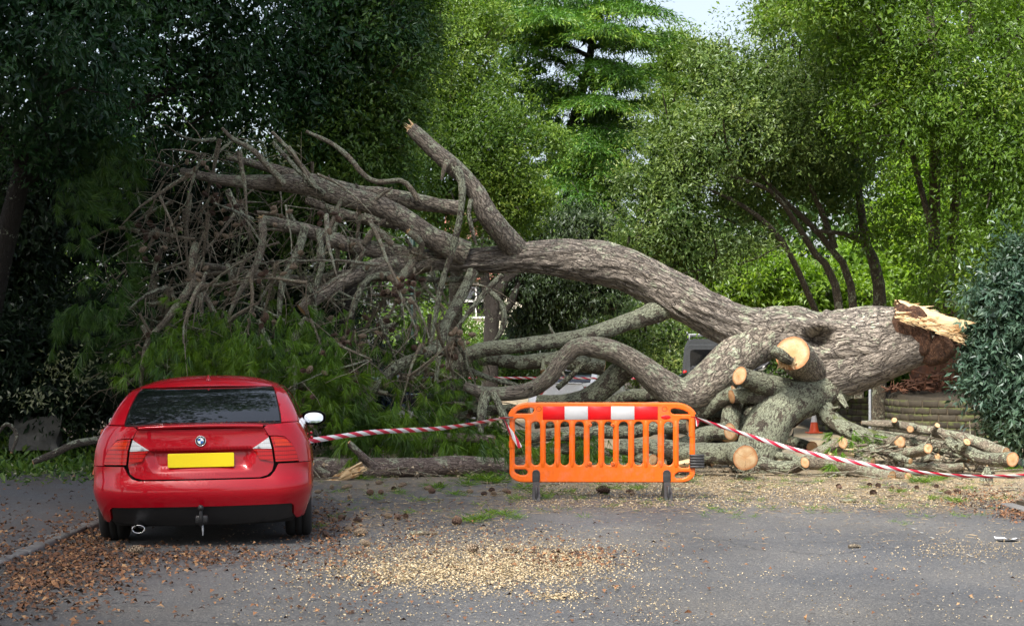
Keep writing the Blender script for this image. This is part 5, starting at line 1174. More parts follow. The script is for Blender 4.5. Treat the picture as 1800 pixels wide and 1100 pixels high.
def make_car(name, label, loc, rz, paint, glass='glass', detail=True, cat='car', rear_plate='plate', group=None):
    c = thing(name, label, cat, loc, rz, group); sp = .045 if detail else .10
    U = side_u
    # dark shell behind the panels closes every gap
    mb = MB(); zs = [.17, .25, .40, .55, .70, .85, .95]; us = [*np.linspace(0, 2, 9), *np.linspace(2.2, 5.5, 16), 5.62, 5.74, 5.86, 5.98, 6.1, 6.2, 6.3, 6.4]; us = [-x for x in us[::-1]][:-1] + us
    rows = []
    for z in zs:
        row = []
        for u in us:
            p = body_pt(u, z); q = Vector((p.x * .955, 2.25 + (p.y - 2.25) * .978, z))
            for ya in (AX_R, AX_F):
                if abs(p.y - ya) < .42 and z < .68: q.x *= .66
            row.append(q)
        rows.append(row)
    k = len(us); v = [tuple(p) for r in rows for p in r]; Q = [[i * k + j, i * k + (j + 1) % k, (i + 1) * k + (j + 1) % k, (i + 1) * k + j] for i in range(len(zs) - 1) for j in range(k)]
    b0 = len(v); v += [(0, 2.25, .17), (0, 2.25, .95)]
    mb.add(v, Q, [[b0, (j + 1) % k, j] for j in range(k)] + [[b0 + 1, (len(zs) - 1) * k + j, (len(zs) - 1) * k + (j + 1) % k] for j in range(k)])
    part('inner_shell', mb.mesh('inner_shell'), M['gap'], c)
    # rear bumper
    ab = [(U(y, z), z) for y, z in arch_back(AX_R, .23, .655)]
    right = [(1.34, .335), (1.42, .315), (1.50, .24), (1.62, .205), (ab[0][0], .215)] + ab + [(1.9, .662), (1.06, .660), (1.00, .60), (.94, .560), (.84, .545)]
    panel('bumper', [(-u, z) for u, z in right[::-1]] + right, body_pt, paint, c, sp, .03, disp=lambda u, z: .012 * math.exp(-((z - .44) / .05) ** 2))
    insert = [(1.335, .328), (1.41, .310), (1.485, .24), (1.55, .21), (1.3, .185), (.6, .165)]
    panel('bumper_insert', [(-u, z) for u, z in insert[::-1]] + insert, body_pt, 'black', c, sp, .03, off=-.014)
    # boot lid with the recess for the plate
    tz, bz = .785, .605
    rec_o = [(-.80, tz), (-.66, bz), (.66, bz), (.80, tz)]; rec_i = [(-.66, tz - .006), (-.56, bz + .055), (.56, bz + .055), (.66, tz - .006)]
    def lid_disp(u, z):
        q = 0.0
        if bz <= z <= tz:
            f = (z - bz) / (tz - bz); ho = .66 + .14 * f; hi = .56 + .10 * f
            side = min(1, max(0, (ho - abs(u)) / (ho - hi))); low = min(1, (z - bz) / .055); q = -.038 * side * low
        return q + .010 * math.exp(-((z - .80) / .012) ** 2) * (1 if abs(u) < .82 else 0)
    lid = [(.80, .557), (.90, .572), (.965, .605), (.985, .66), (.985, .88), (.992, .950)]
    panel('boot_lid', [(-u, z) for u, z in lid[::-1]] + lid, body_pt, paint, c, sp * .6 if detail else sp, .025, edges=[rec_o, rec_i] if detail else None, disp=lid_disp if detail else None)
    # spoiler lip and the deck in front of it
    mb = MB(); prof = [(.072, .957), (.052, .966), (.046, .978), (.055, .988), (.085, .990), (.13, .985), (.13, .965)]; n = 25; k = len(prof)
    for i in range(n):
        u = -.985 + 1.97 * i / (n - 1); x = body_pt(u, .955).x; yo = .10 * .5 * u * u; mb.add([(x, y + yo * .9, z - .012 * u * u) for y, z in prof])
    i = (np.arange(n - 1)[:, None] * k + np.arange(k - 1)[None]).ravel(); mb.q.append(np.stack([i, i + k, i + k + 1, i + 1], -1)); part('spoiler', mb.mesh('spoiler'), M[paint], c)
    def cap(nm, y0, y1, zf, wf, mat, n=14, m=14):
        mb = MB(); yy = np.linspace(y0, y1, n); tt = np.linspace(-1, 1, m); v = [(t * wf(y), y + .05 * t * t * (1 if y < 1 else -1), zf(y) - .030 * abs(t) ** 3) for y in yy for t in tt]
        i = (np.arange(n - 1)[:, None] * m + np.arange(m - 1)[None]).ravel(); mb.add(v, np.stack([i, i + 1, i + m + 1, i + m], -1)); part(nm, mb.mesh(nm), M[mat], c)
    cap('boot_deck', .125, .50, lambda y: .985 + .01 * y, lambda y: .60 + .30 * (y - .125), paint)
    cap('bonnet', 3.30, 4.36, lambda y: .985 - .10 * (y - 3.3) - .12 * max(0, (y - 3.3)) ** 2 * .9, lambda y: .76 - .10 * max(0, y - 3.6), paint)
    # quarters, doors, wings
    for s in (1, -1):
        F = (lambda p: p) if s > 0 else mir
        def ap(ya, z0, z1, front=False, n=9):
            o = []
            for z in np.linspace(z0, z1, n): o.append((U(ya + (1 if front else -1) * math.sqrt(max(0, ARCH ** 2 - (z - .32) ** 2)), z), z))
            return o
        top = .985
        over = [(U(AX_R + ARCH * math.cos(t), .32 + ARCH * math.sin(t)), .32 + ARCH * math.sin(t)) for t in np.linspace(math.pi * .66, 0.03, 10)]
        q = [(1.0, .955), (1.0, .887), (1.13, .887), (1.255, .876), (1.345, .825), (1.415, .742), (1.44, .668), (ab[-1][0], .665)] + over + [(U(AX_R + ARCH, .22), .22), (U(1.38, .22), .22), (U(1.42, .6), .6), (U(1.34, .9), .9), (U(1.30, top), top), (2.0, top), (1.5, top), (1.1, .975)]
        panel('quarter_panel', F(q), body_pt, paint, c, sp, .02)
        d1 = [(U(1.39, .22), .22), (U(2.36, .22), .22), (U(2.36, top), top), (U(1.31, top), top), (U(1.35, .9), .9), (U(1.43, .6), .6)]
        d = panel('door', F(d1), body_pt, paint, c, sp * 1.3, .02)
        d2 = [(U(2.37, .22), .22), (U(3.22, .22), .22), (U(3.30, .6), .6), (U(3.34, top), top), (U(2.37, top), top)]
        dd = panel('door', F(d2), body_pt, paint, c, sp * 1.3, .02)
        for yy, par in ((1.62, d), (2.62, dd)):
            me = rbox('handle', (-.012, -.09, -.012), (.014, .09, .014), .008, 2); p = body_pt(U(yy, .80) * s, .80); part('handle', me, M[paint], par, (p.x + s * .02, p.y, .80))
        of = [(U(AX_F + ARCH * math.cos(t), .32 + ARCH * math.sin(t)), .32 + ARCH * math.sin(t)) for t in np.linspace(math.pi, 0.03, 14)]
        w = [(U(3.23, .22), .22), (U(AX_F - ARCH, .22), .22)] + of + [(U(AX_F + ARCH + .02, .22), .22), (U(LEN + .3, .22), .22), (U(LEN + .3, .66), .66), (U(4.1, .86), .86), (U(3.6, .95), .95), (U(3.36, top - .01), top - .01), (U(3.31, .6), .6)]
        panel('wing', F(w), body_pt, paint, c, sp * 1.5, .02)
        hl = [(U(4.06, .60), .60), (U(LEN + .12, .56), .56), (U(LEN + .14, .68), .68), (U(4.02, .74), .74)]
        panel('headlight', F(hl), body_pt, 'lens_clear', c, sp * 1.3, .02, off=.008)
        # rear lamps
        lo = [(1.015, .676), (1.42, .676), (1.40, .74), (1.33, .82), (1.24, .868), (1.12, .878), (1.015, .878)]
        o = panel('tail_light', F(lo), body_pt, 'lens_red', c, sp * .6, .02, off=.010)
        if detail:
            am = [(1.05, .80), (1.31, .80), (1.26, .846), (1.16, .862), (1.05, .866)]
            panel('indicator_lens', F(am), body_pt, 'lens_orange', o, sp * .6, .004, off=.0135)
        li = [(.80, .700), (.98, .676), (.98, .775), (.72, .782)]
        o2 = panel('tail_light', F(li), body_pt, 'lens_red', c, sp * .6, .02, off=.012)
        lw = [(.715, .787), (.98, .781), (.98, .872)]
        panel('reversing_light', F(lw), body_pt, 'lens_clear', o2, sp * .5, .02, off=.013)
        # glasshouse sides
        cp = [(1.09, 0), (2.22, 0), (2.16, .55), (2.10, .86), (2.06, 1.0), (1.48, 1.0), (1.26, .5)]
        panel('rear_pillar', F(cp), cab_pt, paint, c, sp, .02)
        g1 = [(2.24, .03), (2.60, .03), (2.60, .90), (2.13, .88), (2.18, .5)]; g2 = [(2.64, .03), (3.02, .03), (2.98, .90), (2.64, .90)]
        panel('side_window', F(g1), cab_pt, 'glass', c, sp * 1.5, .01, off=-.004); panel('side_window', F(g2), cab_pt, 'glass', c, sp * 1.5, .01, off=-.004)
        panel('roof_rail', F([(2.06, .91), (3.0, .91), (3.0, 1.0), (2.06, 1.0)]), cab_pt, paint, c, sp * 1.5, .02)
        panel('front_pillar', F([(3.03, 0), (3.6, 0), (3.6, 1.0), (3.0, 1.0)]), cab_pt, paint, c, sp * 1.5, .02)
        # mirror: housing, foot and glass
        mroot = bpy.data.objects.new('wing_mirror', None); COL.objects.link(mroot); mroot.parent = c; mroot.location = (.915 if s > 0 else -.955, 2.98, .93)
        mb = MB(); th = np.linspace(0, math.pi / 2, 8); V = []
        rx, rz, dy = .115, .068, .13
        prof = [(1.0, 0), (1.03, .02), (1.0, .05), (.86, .09), (.6, .12), (.3, .132), (.02, .135)]
        aa = np.arange(28) / 28 * 2 * math.pi; sq = lambda t: np.sign(t) * np.abs(t) ** .8
        for f, y in prof: V.append(np.stack([rx * f * sq(np.cos(aa)), np.full(28, y), rz * f * sq(np.sin(aa))], -1))
        i = (np.arange(6)[:, None] * 28 + np.arange(28)[None]); j = (np.arange(6)[:, None] * 28 + (np.arange(28)[None] + 1) % 28)
        mb.add(np.vstack(V), np.stack([i, j, j + 28, i + 28], -1).reshape(-1, 4)); part('housing', mb.mesh('housing'), M['black'] , mroot)
        mb = MB(); ring = np.stack([rx * .80 * sq(np.cos(aa)), np.full(28, .004), rz * .76 * sq(np.sin(aa))], -1); disc(mb, ring[::-1], (0, -1, 0), .002, 3)
        part('mirror_glass', mb.mesh('mirror_glass'), M['mirror'], mroot, rot=(math.radians(-12 if s > 0 else -3), 0, s * math.radians(-4)))
        mb = MB(); tube(mb, np.array([[-s * .05, .05, -.045, .026], [-s * .13, .06, -.055, .03], [-s * .20, .06, -.05, .03]]), 10, .04); part('mirror_foot', mb.mesh('mirror_foot'), M['black'], mroot)
        wheel_parts(c, s * .765, AX_R, s); wheel_parts(c, s * .765, AX_F, s)
    # rear window, windscreen, roof
    rw = [(1.05, .03), (1.22, .5), (1.44, .935), (-1.44, .935), (-1.22, .5), (-1.05, .03)]
    rp = panel('rear_window', rw, cab_pt, glass, c, sp * 1.2, .01, off=-.006)
    panel('window_seal', [(1.11, .0), (1.28, .5), (1.52, 1.0), (-1.52, 1.0), (-1.28, .5), (-1.11, .0)], cab_pt, 'gap', c, sp * 2, .01, off=-.014)
    for s in (1, -1): panel('windscreen', (lambda p: p if s > 0 else mir(p))([(3.62, .02), (5.0, .02), (5.0, .97), (3.62, .97)]), cab_pt, glass, c, sp * 2, .01)
    mb = MB(); n, m = 22, 21; ring_r = [cab_pt(1.0, 1.0).x]
    tt = np.linspace(-1, 1, m); v = []
    for f in np.linspace(0, 1, n):
        for t in tt:
            yb = 1.195 + .14 * abs(t) ** 4; yf_ = 2.22 - .10 * abs(t) ** 4; y = yb + (yf_ - yb) * f; x = (TW + .004) * t
            v.append((x, y, 1.268 + .088 * (1 - (2 * f - 1) ** 2) ** .62 * (1 - .82 * abs(t) ** 3.2) + .012 * (1 - abs(t) ** 2)))
    i = (np.arange(n - 1)[:, None] * m + np.arange(m - 1)[None]).ravel(); mb.add(v, np.stack([i, i + 1, i + m + 1, i + m], -1)); part('roof', mb.mesh('roof'), M[paint], c)
    # plate
    me = curve_plate('number_plate', [stadium(-.262, .262, -.056, .056, .010, 3)], .010, .002, 1); part('number_plate', me, M[rear_plate], c, (0, ip(.70, RT) + .020, .703), (math.radians(-3), 0, 0))
    if not detail: return c
    # roof aerial
    mb = MB(); V = []
    for f in np.linspace(0, 1, 9):
        y = f * .15; h = .065 * (1 - f) ** 1.4 * (1 if f > .0 else .6) if f > .06 else .055 * (f / .06) ** .5 + .0; w = .030 * math.sin(math.pi * min(1, f * .9 + .08))
        V.append([(-w, y, 0), (-w * .45, y, h * .6), (0, y, h), (w * .45, y, h * .6), (w, y, 0)])
    i = (np.arange(8)[:, None] * 5 + np.arange(4)[None]).ravel(); mb.add(np.array(V).reshape(-1, 3), np.stack([i, i + 5, i + 6, i + 1], -1)); part('roof_aerial', mb.mesh('roof_aerial'), M[paint], c, (0, 1.28, 1.326))
    # badge
    bd = bpy.data.objects.new('badge', None); COL.objects.link(bd); bd.parent = c; bd.location = (0, ip(.857, RT) - .006, .857); bd.rotation_euler = (math.radians(-7), 0, 0)
    mb = MB(); lathe(mb, [(.041, .01), (.043, 0), (.041, -.006), (.038, -.004)], 32, 'y'); part('badge_ring', mb.mesh('badge_ring'), M['chrome'], bd)
    mb = MB(); lathe(mb, [(.0385, -.004), (.024, -.0045)], 32, 'y'); part('badge_band', mb.mesh('badge_band'), M['black'], bd)
    mb = MB(); lathe(mb, [(.0250, -.0046), (.0255, -.0056), (.0235, -.0056)], 32, 'y'); part('badge_inner_ring', mb.mesh('badge_inner_ring'), M['chrome'], bd)
    for kq in range(4):
        a = np.linspace(kq * math.pi / 2, (kq + 1) * math.pi / 2, 9); mb = MB(); vv = [(0, -.0062, 0)] + [(.024 * math.cos(t), -.0050, .024 * math.sin(t)) for t in a]
        mb.add(vv, tris=[[0, i_, i_ + 1] for i_ in range(1, 9)]); part('badge_quarter', mb.mesh('badge_quarter'), M['logo_white' if kq % 2 == 0 else 'logo_blue'], bd)
    for ch, ang in (('B', 128), ('M', 90), ('W', 52)):
        a = math.radians(ang); part('letter', text_mesh('letter', ch, .013, .0006), M['logo_white'], bd, (.031 * math.cos(a), -.0056, .031 * math.sin(a)), (math.radians(90), 0, 0)).rotation_euler = Euler((math.radians(90), -(a - math.pi / 2), 0))
    # tow bar, socket, exhaust
    tb = bpy.data.objects.new('tow_bar', None); COL.objects.link(tb); tb.parent = c; tb.location = (0, .0, .25)
    mb = MB(); tube(mb, np.array([[0, .10, -.06, .02], [0, .0, -.055, .02], [0, -.05, -.03, .02], [0, -.055, .03, .017], [0, -.055, .06, .014]]), 12, .02, cap=(True, True)); part('neck', mb.mesh('neck'), M['black'], tb)
    mb = MB(); lathe(mb, [(.001, -.026), (.016, -.022), (.025, -.004), (.023, .012), (.012, .024), (.001, .026)], 16, 'z', (0, -.055, .08)); part('ball', mb.mesh('ball'), M['black'], tb)
    part('socket', rbox('socket', (-.045, -.06, -.045), (.055, .02, .02), .012, 2), M['black'], tb)
    mb = MB(); tube(mb, np.array([[.01, -.03, -.04, .006], [.012, -.035, -.09, .008], [.012, -.035, -.14, .004]]), 8, .02, cap=(True, True)); part('cable_end', mb.mesh('cable_end'), M['steel'], tb)
    mb = MB(); lathe(mb, [(.040, .4), (.040, .012), (.042, 0), (.036, 0), (.034, .015), (.034, .3)], 24, 'y'); e = part('exhaust_pipe', mb.mesh('exhaust_pipe'), M['chrome'], c, (-.50, .055, .165)); e.scale = (1.25, 1, .8)
    # scuffs and fallen needles on the deck
    mb = MB(); n = 60; p = np.stack([R.uniform(-.6, .6, n), .13 + R.random(n) * .25, np.full(n, .992)], -1)
    leaves(mb, p, R.normal(size=(n, 3)) * [1, 1, .1], R.normal(size=(n, 3)) * .2 + [0, 0, 1], .012 + .03 * R.random(n) ** 2, .4, R.random(n)); part('leaf_scraps', mb.mesh('leaf_scraps', smooth=False), M['dead_leaf'], c, kind='stuff')
    return c
red_car = make_car('parked_car', 'red saloon car with a blank yellow number plate parked by the left kerb', (-2.475, 13.62, 0.006), math.radians(6.9), 'red')
red_car.rotation_euler.y = math.radians(-.9)

# ------------------------------------------------------------------ plastic barrier
def barrier():
    Yb = 18.5; c = W(1058.5, 878, Yb); t = thing('road_barrier', 'orange plastic road barrier with a red and white panel, standing on the asphalt', 'barrier', (c.x, Yb, .006), math.radians(-.6))
    x = lambda q: (q - 818) / 640.0; z = lambda q: (948 - q) / 640.0
    outer = []
    X0, X1, Z0, Z1 = x(175), x(1462), z(830), z(281)
    def corner(cx, cz, rx, rz, a0, n=12): return [(cx + rx * math.cos(math.radians(a0 + 90 * k / n)), cz + rz * math.sin(math.radians(a0 + 90 * k / n))) for k in range(n + 1)]
    outer = corner(X1 - .22, Z1 - .15, .22, .15, 0) + corner(X0 + .22, Z1 - .15, .22, .15, 90) + corner(X0 + .15, Z0 + .11, .15, .11, 180) + corner(X1 - .15, Z0 + .11, .15, .11, 270)
    holes = []
    # inner windows between the bars
    xs = [(327, 387), (427, 487), (529, 589), (630, 690), (731, 791), (833, 893), (934, 998), (1040, 1100), (1142, 1203), (1247, 1309)]
    for a, b in xs: holes.append(stadium(x(a), x(b), z(712), z(410), (x(b) - x(a)) / 2 - .002, 7))
    # long end windows and the handles above and below
    holes.append(stadium(x(212), x(284), z(712), z(388), .03, 5)); holes.append(stadium(x(1349), x(1424), z(728), z(392), .03, 5))
    def handle(xa, xb, za, zb, flip):
        p = [(xa, za), (xb, za)] ; n = 8; r = .045
        q = [(x(218), z(352)), (x(330), z(352)), (x(343), z(340)), (x(345), z(326)), (x(330), z(314)), (x(300), z(314)), (x(262), z(322)), (x(228), z(338))]
        return q
    hl = [(218, 353), (318, 353), (338, 346), (346, 333), (340, 318), (322, 313), (290, 316), (252, 326), (226, 340)]
    holes.append([(x(a), z(b)) for a, b in hl]); holes.append([(x(1637 - a), z(b + 5)) for a, b in hl[::-1]])
    hb = [(212, 740), (285, 740), (300, 752), (300, 768), (285, 780), (250, 780), (224, 768), (210, 752)]
    holes.append([(x(a), z(b)) for a, b in hb[::-1]]); hb2 = [(1424, 758), (1350, 758), (1326, 772), (1318, 790), (1332, 803), (1370, 803), (1404, 790), (1424, 774)]
    holes.append([(x(a), z(b)) for a, b in hb2])
    part('frame', curve_plate('frame', [outer] + holes, .040, .014, 3), M['orange'], t)
    bar_x = [306] + [(xs[i][1] + xs[i + 1][0]) / 2 for i in range(9)] + [1329]
    for k, bx in enumerate(bar_x):
        mb = MB(); P = np.array([[x(bx), 0, z(742), .010], [x(bx), 0, z(722), .026], [x(bx), 0, z(690), .0305], [x(bx), 0, z(440), .0305], [x(bx), 0, z(408), .026], [x(bx), 0, z(388), .010]]); tube(mb, P, 16, .03); part('bar', mb.mesh('bar'), M['orange'], t)
        if k in (4, 6):
            for zz in (432, 700):
                mb = MB(); lathe(mb, [(.008, -.034), (.016, -.036), (.022, -.03), (.024, 0)], 14, 'y'); part('boss', mb.mesh('boss'), M['orange'], t, (x(bx + (22 if k == 4 else -22)), 0, z(zz)))
    for bx, z0, z1 in ((193, 735, 352), (1443, 735, 362)):
        mb = MB(); tube(mb, np.array([[x(bx), 0, z(z0), .022], [x(bx), 0, z((z0 + z1) / 2), .028], [x(bx), 0, z(z1), .024]]), 14, .04); part('end_tube', mb.mesh('end_tube'), M['orange'], t)
    mb = MB(); tube(mb, np.array([[x(1440), 0, z(512), .034], [x(1440), 0, z(380), .034]]), 14, .04, cap=(True, True)); part('sleeve', mb.mesh('sleeve'), M['orange'], t)
    mb = MB(); tube(mb, np.array([[x(192), 0, z(590), .034], [x(192), 0, z(545), .034]]), 14, .04, cap=(True, True)); part('sleeve', mb.mesh('sleeve'), M['orange'], t)
    for a, b in ((200, 290), (1345, 1425)):
        mb = MB(); tube(mb, np.array([[x(a), 0, z(370 if a < 500 else 378), .017], [x(b), 0, z(370 if a < 500 else 378), .017]]), 12, .04); part('cross_tube', mb.mesh('cross_tube'), M['orange'], t)
    # top rail roll
    mb = MB(); tp_ = [(X0 + .012, 0, Z1 - .15, .018)] + [(px_ + (.0), 0, pz_ - .012, .020) for px_, pz_ in corner(X0 + .22, Z1 - .15, .22, .15, 90)[::-1][2:]] + [(px_, 0, pz_ - .012, .020) for px_, pz_ in corner(X1 - .22, Z1 - .15, .22, .15, 0)[::-1][:-2]]
    tube(mb, np.array(tp_), 12, .04); part('top_rail', mb.mesh('top_rail'), M['orange'], t)
    # reflective panel: five sheets
    ed = [405, 557, 719, 878, 1041, 1203]
    for k in range(5):
        part('reflective_sheet', rbox('reflective_sheet', (x(ed[k]) + .0008, -.0235, z(395)), (x(ed[k + 1]) - .0008, -.0195, z(303)), .0015, 1), M['refl_red' if k % 2 == 0 else 'refl_white'], t)
    for cx_ in (379, 1250):
        mb = MB(); lathe(mb, [(.001, -.006), (.018, -.008), (.024, -.0215), (.027, -.023), (.029, -.019)], 20, 'y'); part('socket_hole', mb.mesh('socket_hole'), M['recess'], t, (x(cx_), 0, z(320)))
    lg = bpy.data.objects.new('maker_badge', None); COL.objects.link(lg); lg.parent = t; lg.location = (x(1259), -.0205, z(378))
    mb = MB(); lathe(mb, [(.001, -.002), (.045, -.002), (.05, 0)], 28, 'y'); e = part('badge_oval', mb.mesh('badge_oval'), M['refl_red'], lg); e.scale = (1.05, 1, .46)
    part('badge_letters', text_mesh('badge_letters', 'JSP', .036, .001), M['recess'], lg, (0, -.0035, 0), (math.radians(90), 0, 0))
    # feet
    for fx in (360, 1265):
        f = bpy.data.objects.new('foot', None); COL.objects.link(f); f.parent = t; f.location = (x(fx), 0, 0)
        part('foot_plug', curve_plate('foot_plug', [stadium(-.042, .042, z(836), z(742), .040, 7)], .062, .006, 2), M['foot'], f)
        mb = MB(); pr = [(-.26, .0), (-.25, .035), (-.07, .19), (.07, .19), (.25, .035), (.26, .0)]
        v = [(sx * (.036 if zz > .1 else .043), yy, zz) for sx in (-1, 1) for yy, zz in pr]; n = 6
        mb.add(v, [[i, i + 1, n + i + 1, n + i] for i in range(5)], [[0, 2, 1], [0, 3, 2], [0, 5, 3], [5, 4, 3], [6, 7, 8], [6, 8, 9], [6, 9, 11], [11, 9, 10]])
        part('foot_block', mb.mesh('foot_block', smooth=False), M['foot'], f)
        part('foot_rib', rbox('foot_rib', (-.012, -.255, .002), (.012, -.06, .16), .006, 1), M['foot'], f).rotation_euler = (0, 0, 0)
    k_ = bpy.data.objects.new('coupling', None); COL.objects.link(k_); k_.parent = t; k_.location = (x(1423), -.03, z(728))
    for j in range(5): part('coupling_rib', rbox('coupling_rib', (0, -.02, j * .030), (.158, .05, j * .030 + .024), .005, 1), M['foot'], k_)
    part('coupling_core', rbox('coupling_core', (.006, -.012, .0), (.150, .044, .145), .005, 1), M['foot'], k_)
    return t
barrier()

# ------------------------------------------------------------------ red and white tape
def tape_strip(name, label, pts, width=.075, tails=(), group=None):
    """pts rows: x, y, z, twist"""
    t = thing(name, label, 'tape', pts[0][:3], 0, group); o = t.location
    def strip(nm, pts, width):
        C = catmull(np.array(pts, float), .05); c = C[:, :3]; d, _, _ = frames(c); mb = MB(); s = np.concatenate([[0], np.cumsum(np.linalg.norm(np.diff(c, axis=0), axis=1))])
        up = np.zeros_like(c); up[:, 2] = 1; sd = np.cross(d, up); sd /= np.linalg.norm(sd, axis=1)[:, None] + 1e-9; up = np.cross(sd, d)
        w = up * np.cos(C[:, 3:4]) + sd * np.sin(C[:, 3:4]); wv = width * (1 + .06 * np.sin(s * 9)) / 2
        k = len(c); V = []
        for f in (-1, -.33, .33, 1): V.append(c + w * (wv * f)[:, None] + sd * (.006 * math.cos(f * 3)))
        i = np.arange(k - 1); Q = np.concatenate([np.stack([i + a * k, i + 1 + a * k, i + 1 + (a + 1) * k, i + (a + 1) * k], -1) for a in range(3)])
        mb.add(np.vstack(V), Q, uv=np.concatenate([np.stack([s, np.full(k, f)], -1) for f in (0, .33, .66, 1)]))
        part(nm, mb.mesh(nm, o), M['tape'], t)
    strip('tape_band', pts, width)
    for tl in tails: strip('tape_tail', tl, width)
    return t
Yb = 18.47
A = W(890, 734, Yb); Bc = W(540, 775, 15.6)
tape_strip('barrier_tape', 'red and white tape stretched from the car to the left end of the barrier', [[Bc.x, Bc.y, Bc.z, 0], [*(Bc.lerp(A, .3) + Vector((0, 0, .01)))[:], .15], [*(Bc.lerp(A, .65) + Vector((0, 0, -.03)))[:], .5], [A.x, A.y, A.z, .9], [*W(903, 733, Yb - .02)[:], 1.2]], .048,
           tails=[[[*W(886, 738, Yb - .03)[:], 1.0], [*W(893, 752, Yb - .06)[:], .5], [*W(904, 768, Yb - .07)[:], .1], [*W(915, 786, Yb - .05)[:], -.1]]], group='tapes tied to the barrier')
tape_strip('barrier_tape', 'long red and white tape sagging from the barrier off to the right edge', [[*W(1214, 733, Yb)[:], 1.2], [*W(1224, 735, Yb)[:], .95], [*W(1290, 757, Yb - .1)[:], .45], [*W(1390, 788, Yb - .3)[:], .15], [*W(1500, 812, Yb - .5)[:], .1], [*W(1620, 830, Yb - .7)[:], .6], [*W(1720, 837, Yb - .85)[:], .75], [*W(1840, 834, Yb - 1.0)[:], .6]], .047,
           tails=[[[*W(1222, 735, Yb - .02)[:], .9], [*W(1226, 742, Yb - .04)[:], .3], [*W(1227, 748, Yb - .03)[:], 0]]], group='tapes tied to the barrier')

tape_strip('barrier_tape', 'faint tape line across the road far behind the fallen limbs', [[*W(800, 664, 38)[:], 0], [*W(950, 664, 38)[:], .4], [*W(1100, 665, 38.2)[:], .2], [*W(1260, 663, 38.4)[:], 0]], .05, group='tapes round the fallen tree')
# ------------------------------------------------------------------ traffic cones
def cone(label, loc, s, bands, base='orange_cone'):
    t = thing('traffic_cone', label, 'traffic cone', loc, random.uniform(-.3, .3), 'traffic cones'); H = .50 * s
    mb = MB(); lathe(mb, [(.125 * s, .03 * s), (.118 * s, .05 * s)] + [(.118 * s + (.028 * s - .118 * s) * f, .05 * s + (H - .05 * s) * f) for f in np.linspace(.05, 1, 8)] + [(.022 * s, H + .004)], 24); part('cone_body', mb.mesh('cone_body'), M['orange_cone'], t)
    f0, f1 = bands; r = lambda f: .118 * s + (.028 * s - .118 * s) * f + .0025
    mb = MB(); lathe(mb, [(r(f), .05 * s + (H - .05 * s) * f) for f in np.linspace(f0, f1, 5)], 24); part('reflective_sleeve', mb.mesh('reflective_sleeve'), M['refl_white'], t)
    part('cone_base', rbox('cone_base', (-.17 * s, -.17 * s, 0), (.17 * s, .17 * s, .035 * s), .012, 2), M[base], t)
    return t
p = W(1431, 757, 35.5); cone('orange and white traffic cone on the road behind the log pile', (p.x, 35.5, .006), .88, (.48, 1.0))
p = W(183, 845, 21.2); cone('orange and white traffic cone half hidden by the left side of the red car', (p.x, 21.2, .044), 1.22, (.28, .78), 'foot')

